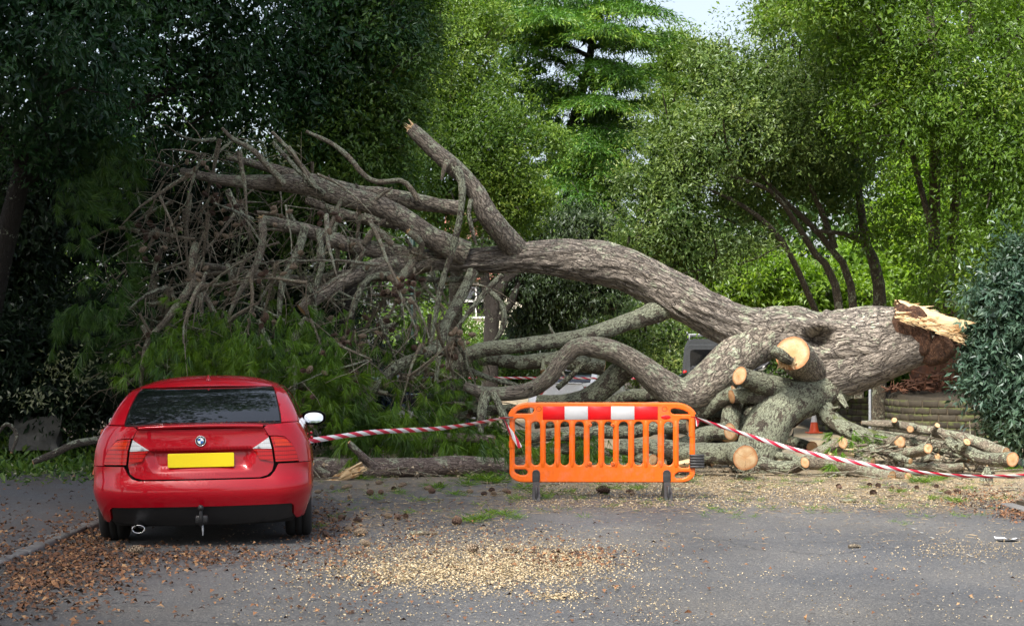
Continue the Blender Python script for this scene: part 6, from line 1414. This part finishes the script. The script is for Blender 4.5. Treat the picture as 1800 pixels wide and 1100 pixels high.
# ------------------------------------------------------------------ vehicles behind the tree
make_car('parked_car', 'dark blue car with a sky reflecting window, half buried behind the sawn limbs', (3.70, 33.2, 0.006), math.radians(184), 'blue_paint', 'blue_glass', False)
make_car('parked_car', 'white car seen through the gap under the bent limb', (W(985, 680, 41).x, 41, 0.006), math.radians(-14), 'white_paint', 'glass', False)
make_car('parked_car', 'dark blue car crushed under the left crown, only a scrap of it showing', (W(625, 700, 31.5).x, 31.5, 0.006), math.radians(205), 'blue_paint', 'glass', False)
def van():
    Yv = 46.; c = W(1263, 700, Yv); t = thing('van', 'grey panel van with a roof rack behind the trunk', 'van', (c.x, Yv, .006), math.radians(-6))
    hw = .98
    sec = [(-hw, .45), (-hw, 1.25), (-hw + .05, 1.85), (-hw + .14, 2.05), (-hw + .3, 2.10), (hw - .3, 2.10), (hw - .14, 2.05), (hw - .05, 1.85), (hw, 1.25), (hw, .45)]
    st_ = [(0.0, .93, .0), (.05, .99, .0), (.2, 1, 0), (3.4, 1, 0), (3.9, .97, -.12), (4.4, .93, -.75), (4.9, .90, -1.05), (5.0, .86, -1.2)]
    V = []
    for y, s, dz in st_: V.append([(x * s, y, max(.40, z + dz * (z > 1.0) * (z - .9) / 1.2) if z > .5 else z) for x, z in sec])
    k = len(sec); i = (np.arange(len(st_) - 1)[:, None] * k + np.arange(k)[None]); j = (np.arange(len(st_) - 1)[:, None] * k + (np.arange(k)[None] + 1) % k)
    mb = MB(); v = np.array(V).reshape(-1, 3); n0 = len(v); v = np.vstack([v, v[:k].mean(0), v[-k:].mean(0)])
    mb.add(v, np.stack([i, j, j + k, i + k], -1).reshape(-1, 4), [[n0, (q + 1) % k, q] for q in range(k)] + [[n0 + 1, n0 - k + q, n0 - k + (q + 1) % k] for q in range(k)]); part('body', mb.mesh('body', smooth=False), M['grey_paint'], t)
    for s in (-1, 1):
        d = part('door', curve_plate('door', [stadium(.02, .84, .50, 1.95, .10, 5)], .03, .01, 2), M['grey_paint'], t, (0 if s > 0 else -.86, -.02, 0))
        part('window', curve_plate('window', [stadium(.10, .74, 1.20, 1.82, .08, 5)], .012, .004, 1), M['glass'], d, (0, -.022, 0))
        part('tail_light', rbox('tail_light', (-.05, -.02, .8), (.05, .02, 1.25), .01, 1), M['lens_red'], t, (s * .90, -.005, 0))
        for yy in (.9, 3.9):
            mb = MB(); lathe(mb, [(.001, -.1), (.2, -.1), (.33, -.1), (.35, -.06), (.35, .06), (.33, .1), (.2, .1), (.001, .1)], 24, 'x'); part('wheel', mb.mesh('wheel'), M['rubber'], t, (s * .86, yy, .35))
    rk = bpy.data.objects.new('roof_rack', None); COL.objects.link(rk); rk.parent = t; rk.location = (0, 0, 2.1)
    for yy in (.15, 1.0, 1.9, 2.8): part('cross_bar', rbox('cross_bar', (-.85, yy, .10), (.85, yy + .05, .14), .008, 1), M['steel'], rk)
    for xx in (-.86, -.3, .3, .82): part('side_rail', rbox('side_rail', (xx, .1, .14), (xx + .04, 3.0, .19), .008, 1), M['steel'], rk)
    for xx in (-.8, .76):
        for yy in (.15, 2.8): part('rack_foot', rbox('rack_foot', (xx, yy, -.02), (xx + .04, yy + .05, .11), .006, 1), M['steel'], rk)
    part('bumper', rbox('bumper', (-.95, -.08, .32), (.95, .1, .52), .03, 2), M['black'], t)
van()

# ------------------------------------------------------------------ magpie on the sawn limb
def magpie():
    Ym = 23.06; p = W(1338, 655, Ym); t = thing('magpie', 'black and white magpie perched on the lichen covered limb', 'bird', p)
    # body as one loft along the spine (side view: head to the right)
    st_ = [(-.245, .002, .004, .003), (-.24, .006, .016, .004), (-.15, .018, .018, .007), (-.075, .036, .022, .014), (-.045, .052, .034, .030), (-.005, .064, .044, .043), (.035, .078, .044, .046), (.062, .096, .034, .036), (.082, .118, .028, .028), (.098, .130, .026, .026), (.114, .130, .019, .018), (.124, .126, .007, .008), (.150, .120, .001, .002)]
    n = 14; a = np.arange(n) / n * 2 * math.pi; V = []
    for i_, (x, z, ry, rz) in enumerate(st_): V.append(np.stack([np.full(n, x) , ry * np.cos(a), z + rz * np.sin(a)], -1))
    v = np.vstack(V); m = len(st_); i = (np.arange(m - 1)[:, None] * n + np.arange(n)[None]); j = (np.arange(m - 1)[:, None] * n + (np.arange(n)[None] + 1) % n)
    Q = np.stack([i, j, j + n, i + n], -1).reshape(-1, 4); mb = MB(); mb.add(v, Q); me = mb.mesh('body'); me.materials.append(M['bird_black']); me.materials.append(M['bird_white'])
    idx = []
    for q in Q:
        c = v[q].mean(0); idx.append(1 if (-.03 < c[0] < .05 and c[2] < .066) else 0)
    me.polygons.foreach_set('material_index', np.array(idx, np.int32)); body = part('body', me, None, t)
    for s in (-1, 1):
        mb = MB(); w = [(.050, .105), (.03, .098), (-.03, .075), (-.10, .045), (-.075, .032), (-.02, .05), (.03, .075)]
        mb.add([(x, s * (.044 + .006 * (k % 2)), z) for k, (x, z) in enumerate(w)] + [(0, s * .054, .076)], tris=[[k, (k + 1) % 7, 7] for k in range(7)]); part('wing', mb.mesh('wing'), M['bird_black'], t)
        mb = MB(); w = [(.046, .098), (.022, .092), (.006, .076), (.022, .070), (.04, .084)]
        mb.add([(x, s * .053, z) for x, z in w] + [(.027, s * .0565, .084)], tris=[[k, (k + 1) % 5, 5] for k in range(5)]); part('wing_patch', mb.mesh('wing_patch'), M['bird_white'], t)
        mb = MB(); tube(mb, np.array([[.005, s * .018, .03, .005], [.008, s * .018, .0, .003], [.012, s * .018, -.025, .003]]), 6, .02)
        for dx, dy in ((.022, .0), (.018, .012), (.018, -.012), (-.014, 0)): tube(mb, np.array([[.012, s * .018, -.024, .0025], [.012 + dx, s * .018 + dy, -.027, .0015]]), 5, .02)
        part('leg', mb.mesh('leg'), M['bird_black'], t)
        mb = MB(); lathe(mb, [(.0001, s * .004), (.003, s * .002), (.0035, 0)], 8, 'y', (.105, s * .0235, .136)); part('eye', mb.mesh('eye'), M['black'], t)
    return t
magpie()

# ------------------------------------------------------------------ loose logs
LG = 'sawn logs piled on the road'
def log(name, label, pts, mat='lichen_limb', ends=((1, 'cut'),), seg=16, seed=0, group=LG, ground=False, stubs=(), tipend=()):
    P = px_path(pts)
    if ground: P[:, 2] = np.maximum(P[:, 2], P[:, 3] * .85)
    if len(P) > 2: P[-1, 1] -= 1.9 * P[-1, 3]
    b = P[:, :3].mean(0); t = thing(name, label, 'log', (b[0], b[1], 0), 0, group)
    mb = MB(); v, d = tube(mb, P, seg, .06, .20, 2.2 / max(.05, P[:, 3].max()) * .3, .008, seed=seed, wander=.6)
    lumps = part('bark', mb.mesh('bark', t.location), M[mat], t)
    es = dict(ends)
    for e in (0, 1):
        dm = MB(); k = 0 if e == 0 else -1; disc(dm, v[k, :-1], -d[0] if e == 0 else d[-1], .006, 4, .01, seed); part('cut_end', dm.mesh('cut_end', t.location), M[es.get(e, 'cut_red')], t) if e not in tipend else None
    for e in tipend:
        sp = MB(); k = 0 if e == 0 else -1; splinters(sp, v[k, :-1], -d[0] if e == 0 else d[-1], P[k, 3], 30, .35); part('splintered_end', sp.mesh('splintered_end', t.location, smooth=False), M['splinter'], t)
    for px, py, Y, ex, ey, hw in stubs:
        Q = px_path([(px, py, Y, hw * 1.3), ((px + ex) / 2, (py + ey) / 2, Y - .06, hw), (ex, ey, Y - .12, hw)]); mb = MB(); v2, d2 = tube(mb, Q, 10, .04, .1, 6); s_ = part('stub', mb.mesh('stub', t.location), M[mat], t)
        dm = MB(); disc(dm, v2[-1, :-1], d2[-1], .004, 3, .006); part('cut_end', dm.mesh('cut_end', t.location), M['cut'], s_)
    return t
# left of the barrier
log('broken_log', 'long pinkish pine log with a torn pale end lying between the car and the barrier', [(530, 846, 21.9, 20), (575, 838, 21.9, 20), (640, 830, 22.0, 19), (720, 823, 22.1, 18), (800, 818, 22.2, 17), (880, 815, 22.3, 16), (935, 815, 22.4, 14)], 'pale_bark', seg=22, seed=61, ground=True, stubs=[(655, 818, 21.9, 612, 778, 6), (575, 836, 21.7, 548, 818, 7)], group=None)
bl = bpy.data.objects['broken_log']
mb = MB()
for i in range(46):
    f = R.random(); p = np.array(W(628 - 50 * f, 826 + 24 * f + R.normal() * 4, 21.55 + R.normal() * .05)); d = np.array([-.85, -.2, -.35]) + R.normal(size=3) * .16; d /= np.linalg.norm(d); Ln = R.uniform(.12, .38); w = R.uniform(.015, .04); s1 = np.cross(d, R.normal(size=3)); s1 /= np.linalg.norm(s1); s2 = np.cross(d, s1); p = p - d * Ln * .4
    mb.add([p + s1 * w, p - s1 * w * .5 + s2 * w, p - s1 * w * .5 - s2 * w, p + d * Ln], tris=[[0, 1, 3], [1, 2, 3], [2, 0, 3], [0, 2, 1]], uv=[(0, 0), (w, 0), (w, .01), (0, Ln)])
part('splintered_end', mb.mesh('splintered_end', bl.location, smooth=False), M['splinter'], bl)
# behind the barrier
log('log', 'horizontal lichen log seen high behind the barrier bars', [(925, 770, 22.8, 9), (1028, 763, 22.8, 12), (1120, 756, 22.8, 12), (1206, 748, 22.8, 12)], 'lichen_limb', seed=62)
log('log', 'fat pinkish grey log sloping behind the right end of the barrier', [(1160, 800, 22.8, 15), (1205, 782, 22.8, 16), (1248, 762, 22.8, 15), (1280, 757, 22.7, 14)], 'lichen_limb', ((1, 'cut'),), seed=63)
log('log', 'long lichen log with a big pale face turned to the road', [(1090, 785, 22.5, 14), (1160, 788, 22.4, 16), (1230, 794, 22.3, 19), (1285, 799, 22.1, 21), (1304, 802, 21.75, 22)], 'lichen_limb', ((1, 'cut'),), 24, 64)
log('log', 'short log whose round face shows between the last barrier bars', [(1110, 800, 22.6, 9), (1147, 808, 22.2, 10)], 'lichen_limb', seed=65)
log('log', 'mossy log lying low behind the first barrier bars', [(905, 790, 22.9, 9), (960, 786, 22.9, 10), (1030, 792, 22.9, 10), (1085, 800, 22.9, 9)], 'moss_limb', seed=66)
log('log', 'thin lichen log half under the needles behind the barrier', [(1040, 822, 22.5, 8), (1110, 822, 22.4, 9), (1170, 815, 22.4, 8)], 'lichen_limb', seed=67)
log('log', 'crooked log leaning behind the top right corner of the barrier', [(1190, 742, 23.6, 14), (1240, 720, 23.5, 15), (1290, 690, 23.5, 13)], 'moss_limb', seed=68)
log('log', 'split pale wedge of wood low at the right end of the barrier', [(1188, 816, 22.2, 6), (1216, 812, 22.2, 7)], 'splinter', seed=69, seg=7)
log('log', 'grey log lying deep in the heap behind the middle bars', [(940, 745, 23.6, 9), (1020, 740, 23.5, 10), (1110, 735, 23.5, 10), (1180, 738, 23.4, 9)], 'moss_limb', seed=91)
log('log', 'low log crossing behind the lower ends of the right bars', [(1040, 800, 23.0, 10), (1100, 806, 22.8, 11), (1180, 806, 22.7, 11), (1250, 810, 22.6, 10)], 'lichen_limb', seed=92)
log('log', 'pale barked log in the heap left of the barrier under the tape', [(700, 775, 23.2, 7), (780, 768, 23.2, 8), (870, 772, 23.2, 8)], 'pale_bark', seed=93)
log('log', 'crooked lichen log behind the left end of the barrier', [(800, 735, 23.8, 8), (860, 720, 23.8, 9), (930, 722, 23.8, 8)], 'lichen_limb', seed=94)
# right pile
log('log', 'short curved log at the foot of the thick leg', [(1335, 812, 22.4, 11), (1365, 820, 22.3, 12), (1395, 818, 22.2, 11), (1412, 811, 22.15, 10)], 'lichen_limb', ((1, 'cut'),), seed=70)
log('log', 'log rising to the right with its round end lifted', [(1395, 822, 22.4, 11), (1430, 803, 22.4, 12), (1460, 786, 22.3, 12), (1478, 777, 22.25, 11)], 'branch', ((1, 'cut'),), seed=71)
log('log', 'longest log along the bottom edge of the pile', [(1425, 812, 22.2, 13), (1480, 816, 22.1, 14), (1525, 826, 22.0, 14), (1562, 838, 21.9, 12)], 'branch', ((1, 'cut'),), 18, 72)
log('log', 'thin log beside the end of the bottom log', [(1535, 828, 22.0, 8), (1570, 833, 21.9, 8), (1592, 836, 21.8, 8)], 'branch', seed=73)
log('log', 'bark covered log end behind the tape in the left of the pile', [(1440, 805, 22.5, 9), (1488, 802, 22.4, 10), (1530, 812, 22.3, 9)], 'moss_limb', seed=74)
log('split_log', 'pale split wood chunk resting on the left of the pile', [(1455, 798, 22.3, 9), (1500, 797, 22.3, 10)], 'splinter', seed=75, seg=6)
log('log', 'dark log with a reddish face in the shade behind the pile', [(1365, 775, 24.5, 10), (1400, 780, 24.3, 11), (1424, 785, 24.0, 10)], 'moss_limb', ((1, 'cut_red'),), seed=76)
log('log', 'slim log with a small round end under the dark reddish log', [(1354, 798, 23.0, 7), (1385, 803, 22.7, 7), (1408, 810, 22.4, 6)], 'lichen_limb', seed=77)
log('log', 'long top log of the pile sloping down to the right with sawn knots', [(1515, 743, 23.2, 5), (1574, 746, 23.0, 8), (1645, 759, 22.7, 9), (1702, 773, 22.4, 10), (1762, 795, 22.1, 11)], 'branch', ((1, 'cut'), (0, 'cut')), 16, 78, stubs=[(1574, 744, 22.9, 1572, 738, 5), (1604, 750, 22.8, 1600, 754, 6), (1640, 757, 22.6, 1648, 747, 5), (1690, 770, 22.4, 1694, 786, 6)])
log('log', 'curved grey lichen log ending at the right tip of the pile', [(1664, 773, 22.3, 9), (1684, 788, 22.2, 11), (1725, 803, 22.0, 12), (1752, 806, 21.9, 12), (1773, 806, 21.8, 13)], 'lichen_limb', ((1, 'cut'),), 18, 79, stubs=[(1690, 786, 22.1, 1700, 776, 7)])
log('log', 'log with a round pale face in the middle of the pile', [(1570, 796, 22.6, 9), (1600, 794, 22.3, 10), (1627, 787, 22.0, 9)], 'branch', ((1, 'cut'),), seed=80)
log('log', 'slanting slim log under the middle of the pile', [(1529, 786, 22.5, 6), (1560, 797, 22.3, 7), (1598, 810, 22.1, 6)], 'lichen_limb', seed=81)
log('log', 'stub log facing the road just left of the round pale face', [(1550, 780, 22.8, 9), (1582, 776, 22.4, 11)], 'branch', ((1, 'cut'),), seed=82)
log('log', 'small log butt low under the round pale face', [(1615, 812, 22.6, 7), (1648, 802, 22.2, 6)], 'branch', seed=83)
log('log', 'lichen log end tucked behind the curved grey log', [(1600, 775, 23.0, 8), (1650, 790, 22.7, 8), (1700, 806, 22.5, 7)], 'lichen_limb', seed=84)
log('log', 'thin bare log along the back of the pile', [(1540, 760, 23.3, 5), (1610, 770, 23.1, 6), (1680, 785, 22.9, 5)], 'branch', seed=85)
log('log', 'brown log low in the middle of the pile behind the tape', [(1590, 818, 22.3, 7), (1640, 822, 22.2, 8), (1690, 818, 22.2, 7)], 'branch', seed=86)
log('split_log', 'upright triangular wood chunk alone right of the pile', [(1735, 845, 20.6, 12), (1735, 830, 20.6, 9), (1734, 818, 20.6, 2)], 'lichen_limb', seed=87, seg=5, group=None)
# dead branch on the left ground, stone block
log('fallen_branch', 'bent grey branch on the ground left of the red car', [(58, 812, 20.8, 5), (100, 795, 20.9, 7), (135, 778, 21, 7), (180, 772, 21.2, 6), (215, 765, 21.4, 5)], 'dark_twig', seed=88, group=None, seg=12)
log('fallen_branch', 'thin curling branch at the left edge of the view', [(-10, 770, 21.6, 3), (12, 745, 21.6, 4), (30, 765, 21.6, 4), (22, 795, 21.5, 3)], 'dark_twig', seed=89, group=None, seg=8)
sb = bmesh.new(); bmesh.ops.create_cube(sb, size=1.0); bmesh.ops.subdivide_edges(sb, edges=sb.edges[:], cuts=6, use_grid_fill=True)
for v in sb.verts:
    n_ = float(noise(np.array(v.co), 3.0, 5)) - .5; f_ = float(noise(np.array(v.co), 9.0, 6)) - .5
    v.co = Vector((v.co.x * .66, v.co.y * .45, (v.co.z + .5) * .44)) * (1 + .34 * n_ + .10 * f_)
me = bpy.data.meshes.new('stone_block'); sb.to_mesh(me); sb.free(); tag(part('stone_block', me, M['stone'], None, Vector((W(66, 760, 25.2).x, 25.2, .20)), (0, 0, .15)), 'rough grey stone block in the shade at the left', 'stone')

# ------------------------------------------------------------------ litter on the road
def scatter(n, fx):
    """points of the ground from photo columns and rows; fx gives n (column, row) pairs"""
    q = fx(n); Y = FPX * CAMH / (q[:, 1] - HY); return np.stack([(q[:, 0] - CX) / FPX * Y, Y, np.full(len(q), .008)], -1)
def blob(cx, cy, sx, sy): return lambda n: np.stack([cx + R.normal(size=n) * sx, np.maximum(cy + R.normal(size=n) * sy, 790)], -1)
def uni(x0, x1, y0, y1): return lambda n: np.stack([R.uniform(x0, x1, n), y0 + (y1 - y0) * R.random(n) ** .8], -1)
def pave(p): p[:, 2] += np.where(p[:, 0] < -3.74, .045 * (p[:, 1] < 24), 0); return p
def flat_litter(mb, p, L, wid, curl=.25, lift=.006):
    n = len(p); d = R.normal(size=(n, 3)) * [1, 1, .12]; nr = R.normal(size=(n, 3)) * .28 + [0, 0, 1]; q = p.copy(); q[:, 2] += R.random(n) * lift + .002
    leaves(mb, q, d, nr, L, wid, R.random(n), fold=curl)
mb = MB()
for n, f, L in [(800, blob(110, 1010, 75, 22), .055), (380, blob(60, 1050, 60, 30), .055), (500, blob(230, 985, 90, 14), .05), (500, blob(420, 980, 110, 10), .045), (420, blob(570, 925, 28, 30), .05), (300, uni(0, 700, 960, 1100), .045), (240, blob(700, 930, 90, 30), .045), (260, uni(500, 1100, 900, 1100), .04), (110, uni(1000, 1800, 880, 1100), .04), (160, uni(-20, 170, 835, 990), .055), (600, blob(1745, 880, 50, 12), .045), (300, blob(1790, 905, 20, 8), .045), (260, blob(800, 965, 200, 22), .045), (170, blob(1000, 985, 50, 10), .05), (600, blob(60, 985, 90, 40), .05), (500, blob(150, 955, 30, 20), .05)]:
    p = pave(scatter(n, f)); p = p[(p[:, 1] > 9) & (p[:, 1] < 24)]
    flat_litter(mb, p, L * (.5 + .8 * R.random(len(p))), .55, .3, .02)
o = part('fallen_leaves', mb.mesh('fallen_leaves', smooth=False), M['dead_leaf']); tag(o, 'brown dead leaves drifted along the left kerb and over the road', 'leaves', kind='stuff')
mb = MB()
for n, f, L in [(9500, blob(850, 992, 125, 24), .019), (2600, blob(760, 1012, 110, 15), .024), (1800, blob(980, 990, 70, 16), .02), (2600, uni(380, 1200, 900, 1100), .017), (1600, uni(1100, 1800, 880, 1100), .014), (7000, uni(900, 1800, 838, 895), .024), (5000, blob(1300, 858, 180, 12), .024), (800, blob(1700, 970, 80, 12), .017), (300, blob(985, 1052, 25, 4), .022), (900, uni(550, 900, 850, 960), .018)]:
    p = scatter(n, f); p = p[(p[:, 1] > 9) & (p[:, 1] < 25)]
    flat_litter(mb, p, L * (.5 + 1.0 * R.random(len(p))), .5, .25, .016)
o = part('wood_chips', mb.mesh('wood_chips', smooth=False), M['chip']); tag(o, 'pale sawn wood chips spread over the asphalt', 'wood chips', kind='stuff')
mb = MB()
for n, f in [(5200, uni(850, 1800, 835, 905)), (2600, uni(560, 900, 845, 935)), (1800, blob(1600, 880, 130, 18)), (1200, blob(1250, 860, 150, 12)), (350, uni(1000, 1800, 900, 960)), (900, uni(600, 1000, 930, 980))]:
    p = scatter(n, f); p = p[(p[:, 1] > 9) & (p[:, 1] < 26)]
    flat_litter(mb, p,   .05 + .06 * R.random(len(p)), .07, .05, .012)
o = part('dry_needles', mb.mesh('dry_needles', smooth=False), M['dry_needle']); tag(o, 'dry brown pine needles scattered round the fallen tree', 'needles', kind='stuff')
mb = MB()
def green_tuft(c, s, n):
    a = R.uniform(0, 2 * math.pi, n); d = np.stack([np.cos(a), np.sin(a), R.uniform(.02, .7, n)], -1); p = np.repeat(np.array([c]), n, 0) + R.normal(size=(n, 3)) * [s * .35, s * .35, .01]; p[:, 2] = np.maximum(p[:, 2], .012)
    leaves(mb, p, d, R.normal(size=(n, 3)) * .4 + [0, 0, 1], s * (.5 + .6 * R.random(n)), .05, R.random(n), .02)
for cx_, cy_, s, n in [(910, 880, .12, 70), (960, 878, .12, 70), (1020, 880, .1, 50), (1120, 862, .14, 80), (800, 872, .14, 80), (740, 882, .1, 50), (660, 880, .12, 60), (560, 930, .1, 40), (830, 920, .14, 90), (905, 914, .12, 70), (720, 905, .1, 50), (1210, 850, .12, 60), (845, 915, .14, 110), (885, 908, .14, 110), (860, 905, .12, 60), (590, 912, .1, 50), (700, 870, .12, 60), (640, 845, .12, 60), (765, 860, .16, 120), (840, 845, .2, 160), (870, 850, .2, 160), (820, 855, .16, 100), (920, 862, .16, 90), (1000, 868, .12, 60), (1080, 862, .12, 60), (1080, 892, .08, 40), (1590, 925, .07, 40), (1570, 920, .06, 30), (1640, 880, .12, 80), (1680, 885, .14, 90), (1580, 868, .12, 70), (1520, 860, .1, 60), (1440, 850, .1, 60), (1700, 862, .12, 60), (1620, 850, .2, 140), (1650, 845, .18, 120), (1780, 830, .16, 120), (1380, 848, .1, 50), (1320, 846, .1, 50), (600, 800, .2, 120), (680, 800, .2, 120), (640, 770, .22, 160), (720, 770, .2, 160), (60, 830, .16, 60), (120, 830, .2, 80), (20, 830, .2, 80), (90, 815, .22, 120), (150, 812, .2, 100), (40, 808, .22, 120), (10, 812, .22, 100), (130, 800, .2, 90), (1000, 900, .06, 30), (940, 870, .14, 80), (1150, 845, .12, 60)]:
    c = G(cx_, cy_); green_tuft((c.x, c.y, .02 + (.045 if c.x < -3.75 else 0)), s, n)
for _ in range(220):
    x, y = R.uniform(560, 1800), 838 + 75 * R.random() ** 1.5; c = G(x, y); green_tuft((c.x, c.y, .012), R.uniform(.05, .12), 18)
o = part('green_needles', mb.mesh('green_needles', smooth=False), M['needle']); tag(o, 'tufts of green pine needles lying on the road', 'needles', kind='stuff')
mb = MB(); n = 2600
x_ = R.uniform(545, 1330, n); y_ = R.uniform(790, 845, n); Yg = FPX * CAMH / (y_ - HY); p = np.stack([(x_ - CX) / FPX * Yg, Yg, .01 + .16 * R.random(n) ** 2], -1)
leaves(mb, p, R.normal(size=(n, 3)) * [1, 1, .4], R.normal(size=(n, 3)) * .6 + [0, 0, 1], .03 + .07 * R.random(n) ** 2, .5, R.random(n), .3)
o = part('bark_debris', mb.mesh('bark_debris', smooth=False), M['twig_litter']); tag(o, 'bark flakes and broken bits under the logs and the crown', 'debris', kind='stuff')
# grass and ivy at the left under the trees, beyond the pavement
mb = MB(); n = 9000; p = np.stack([R.uniform(-12, -3.6, n), R.uniform(21.5, 30, n), R.random(n) * .12], -1); p[:, 2] *= 1 + np.maximum(0, p[:, 1] - 23) * .35
leaves(mb, p, R.normal(size=(n, 3)) + [0, 0, .5], R.normal(size=(n, 3)) * .5 + [0, 0, 1], .08 + .08 * R.random(n), .45, R.random(n))
n = 900; p = np.stack([R.uniform(-9, -4, n), R.uniform(20, 24, n), .05 + R.random(n) * .03], -1); leaves(mb, p, R.normal(size=(n, 3)), R.normal(size=(n, 3)) * .4 + [0, 0, 1], .07 + .05 * R.random(n), .45, R.random(n))
o = part('ground_cover', mb.mesh('ground_cover', smooth=False), M['lf_mid']); tag(o, 'low leafy ground cover and broken foliage under the trees at the left', 'ground cover', kind='stuff')
mb = MB(); n = 420; p = np.stack([R.uniform(-8.5, -4, n), R.uniform(20.5, 23.5, n), .06 + R.random(n) * .05], -1); leaves(mb, p, R.normal(size=(n, 3)), R.normal(size=(n, 3)) * .4 + [0, 0, 1], .06 + .05 * R.random(n), .45, R.random(n))
o = part('pale_leaves', mb.mesh('pale_leaves', smooth=False), M['lf_silver']); tag(o, 'pale torn leaves strewn on the pavement edge left of the car', 'leaves', kind='stuff')
# sticks and brushwood
mb = MB()
for k in range(420):
    x, y = (R.uniform(540, 1760), 800 + 50 * R.random()) if k < 300 else (R.uniform(560, 1790), 850 + 40 * R.random() ** 2)
    c = G(x, y); a = R.uniform(0, math.pi); L_ = R.uniform(.12, .55 if k < 300 else .25); r = R.uniform(.004, .012); zz = R.uniform(.01, .12 if k < 300 else .02); d = np.array([math.cos(a), math.sin(a) * .6, R.uniform(-.05, .3) if k < 300 else .02]); p0 = np.array([c.x, c.y, zz + r])
    tube(mb, np.array([[*p0, r], [*(p0 + d * L_ * .5 + R.normal(size=3) * [.02, .02, .005]), r * .9], [*(p0 + d * L_), r * .6]]), 5, .12)
for k in range(240):
    p0 = np.array(W(R.uniform(1500, 1740), R.uniform(775, 830), R.uniform(22.1, 23.2))); d = R.normal(size=3) * [.7, .4, .25]; r = R.uniform(.006, .018)
    if p0[2] < .03: p0[2] = .03
    q = p0 + d * R.uniform(.2, .6); q[2] = max(q[2], .03); tube(mb, np.array([[*p0, r], [*q, r * .7]]), 5, .2)
o = part('brushwood', mb.mesh('brushwood'), M['twig']); tag(o, 'broken sticks and brushwood among the logs', 'brushwood', kind='stuff')
# loose cones on the road
ORD = 'first second third fourth fifth sixth seventh eighth ninth tenth eleventh twelfth thirteenth fourteenth fifteenth sixteenth seventeenth'.split()
def loose(label, spots, meshes, group, s0=1.0):
    for k, (px, py, *sc) in enumerate(sorted(spots)):
        c = G(px, py); s = (sc[0] if sc else 1.0) * s0 * .62 * R.uniform(.85, 1.2); r = .030 * s
        o = part('pine_cone', meshes[R.integers(len(meshes))], None, None, (c.x, c.y, .010 + r), (math.pi / 2 + R.normal() * .15, R.uniform(-3, 3), R.uniform(-3, 3))); o.scale = (s, s, s)
        tag(o, label if len(spots) == 1 else label.replace('cones', 'cone') + ', ' + ORD[k] + ' from the left', 'pine cone', group)
loose('big brown closed cone on the asphalt at the left of the chip patch', [(652, 962, 1.1)], CONE_S, None, 1.2)
loose('round brown closed cone at the top edge of the chip patch', [(823, 972, 1.25)], CONE_S, None, 1.2)
loose('small tan cone on the chips right of the round brown cone', [(887, 970, .8)], CONE_S, None, 1.2)
loose('greenish closed cone in the gutter shade under the car bumper', [(254, 974, 1.3)], CONE_S, None, 1.3)
loose('greenish closed cone on the road right of the car tyre', [(622, 944, 1.2)], CONE_S, None, 1.2)
loose('dark open cone on the road among needles left of the green tuft', [(796, 924, 1.2)], CONE_O, None, 1.2)
loose('tan closed cone on the road in front of the broken pale end', [(613, 877, 1.15)], CONE_S, None, 1.2)
loose('dark open cone behind the barrier near its middle foot gap', [(1073, 870, 1.5)], CONE_O, None, 1.3)
loose('dark open cone alone on the road right of the barrier', [(1476, 862, 1.1)], CONE_O, None, 1.2)
loose('dark open cone lying by the tuft of needles right of the lone cone', [(1530, 870, 1.2)], CONE_O, None, 1.2)
loose('dark open cones between car and barrier', [(605, 915), (620, 920), (672, 870), (690, 862), (700, 915), (715, 912), (570, 945), (760, 862), (780, 858), (765, 868), (645, 872), (890, 870), (845, 872), (1100, 868), (870, 865)], CONE_O, 'open cones left of the barrier', 1.15)
loose('tan closed cones between car and barrier', [(565, 868), (582, 860), (600, 862), (620, 858), (700, 858), (715, 855), (745, 862), (605, 935), (590, 918), (690, 912), (820, 868), (870, 872), (895, 868), (660, 852), (1110, 872), (560, 905)], CONE_S, 'closed cones left of the barrier', 1.15)
loose('dark open cones before the log pile', [(1565, 862), (1578, 866), (1525, 855), (1610, 860), (1540, 858), (1660, 870), (1690, 868), (1650, 858), (1470, 858)], CONE_O, 'open cones by the log pile', 1.1)
loose('tan closed cones behind the barrier', [(930, 812), (945, 818), (960, 825), (905, 815), (918, 822), (975, 815), (990, 826), (1005, 830), (1130, 828), (1140, 832), (885, 805), (870, 808), (1015, 822), (950, 806)], CONE_S, 'closed cones behind the barrier', 1.3)
# green clipped scrap, plastic scrap, bark piece
mb = MB(); c = G(1770, 952); gx, gy = np.meshgrid(np.linspace(-.09, .09, 9), np.linspace(-.07, .07, 7), indexing='ij'); v = np.stack([gx + c.x, gy + c.y, .012 + .035 * noise(np.stack([gx, gy, 0 * gx], -1), 22, 4)], -1)
i = (np.arange(8)[:, None] * 7 + np.arange(6)[None]).ravel(); mb.add(v.reshape(-1, 3), np.stack([i, i + 7, i + 8, i + 1], -1)); tag(part('plastic_scrap', mb.mesh('plastic_scrap'), M['litter_white']), 'crumpled white plastic scrap near the right kerb', 'litter')
def bark_bit(label, px, py, s, a):
    c = G(px, py); mb = MB(); tube(mb, np.array([[c.x - s * math.cos(a), c.y - s * math.sin(a), .02, .018], [c.x, c.y, .022, .024], [c.x + s * math.cos(a), c.y + s * math.sin(a), .018, .012]]), 8, .03, .3, 12, cap=(True, True)); tag(part('bark_piece', mb.mesh('bark_piece'), M['twig']), label, 'bark')
bark_bit('flat brown bark strip on the road right of the barrier', 1496, 884, .12, .1)
bark_bit('small dark bark scrap alone on the clear asphalt', 1502, 964, .05, .2)
bark_bit('chunk of bark on the strewn road left of the green tuft', 745, 941, .12, .2)
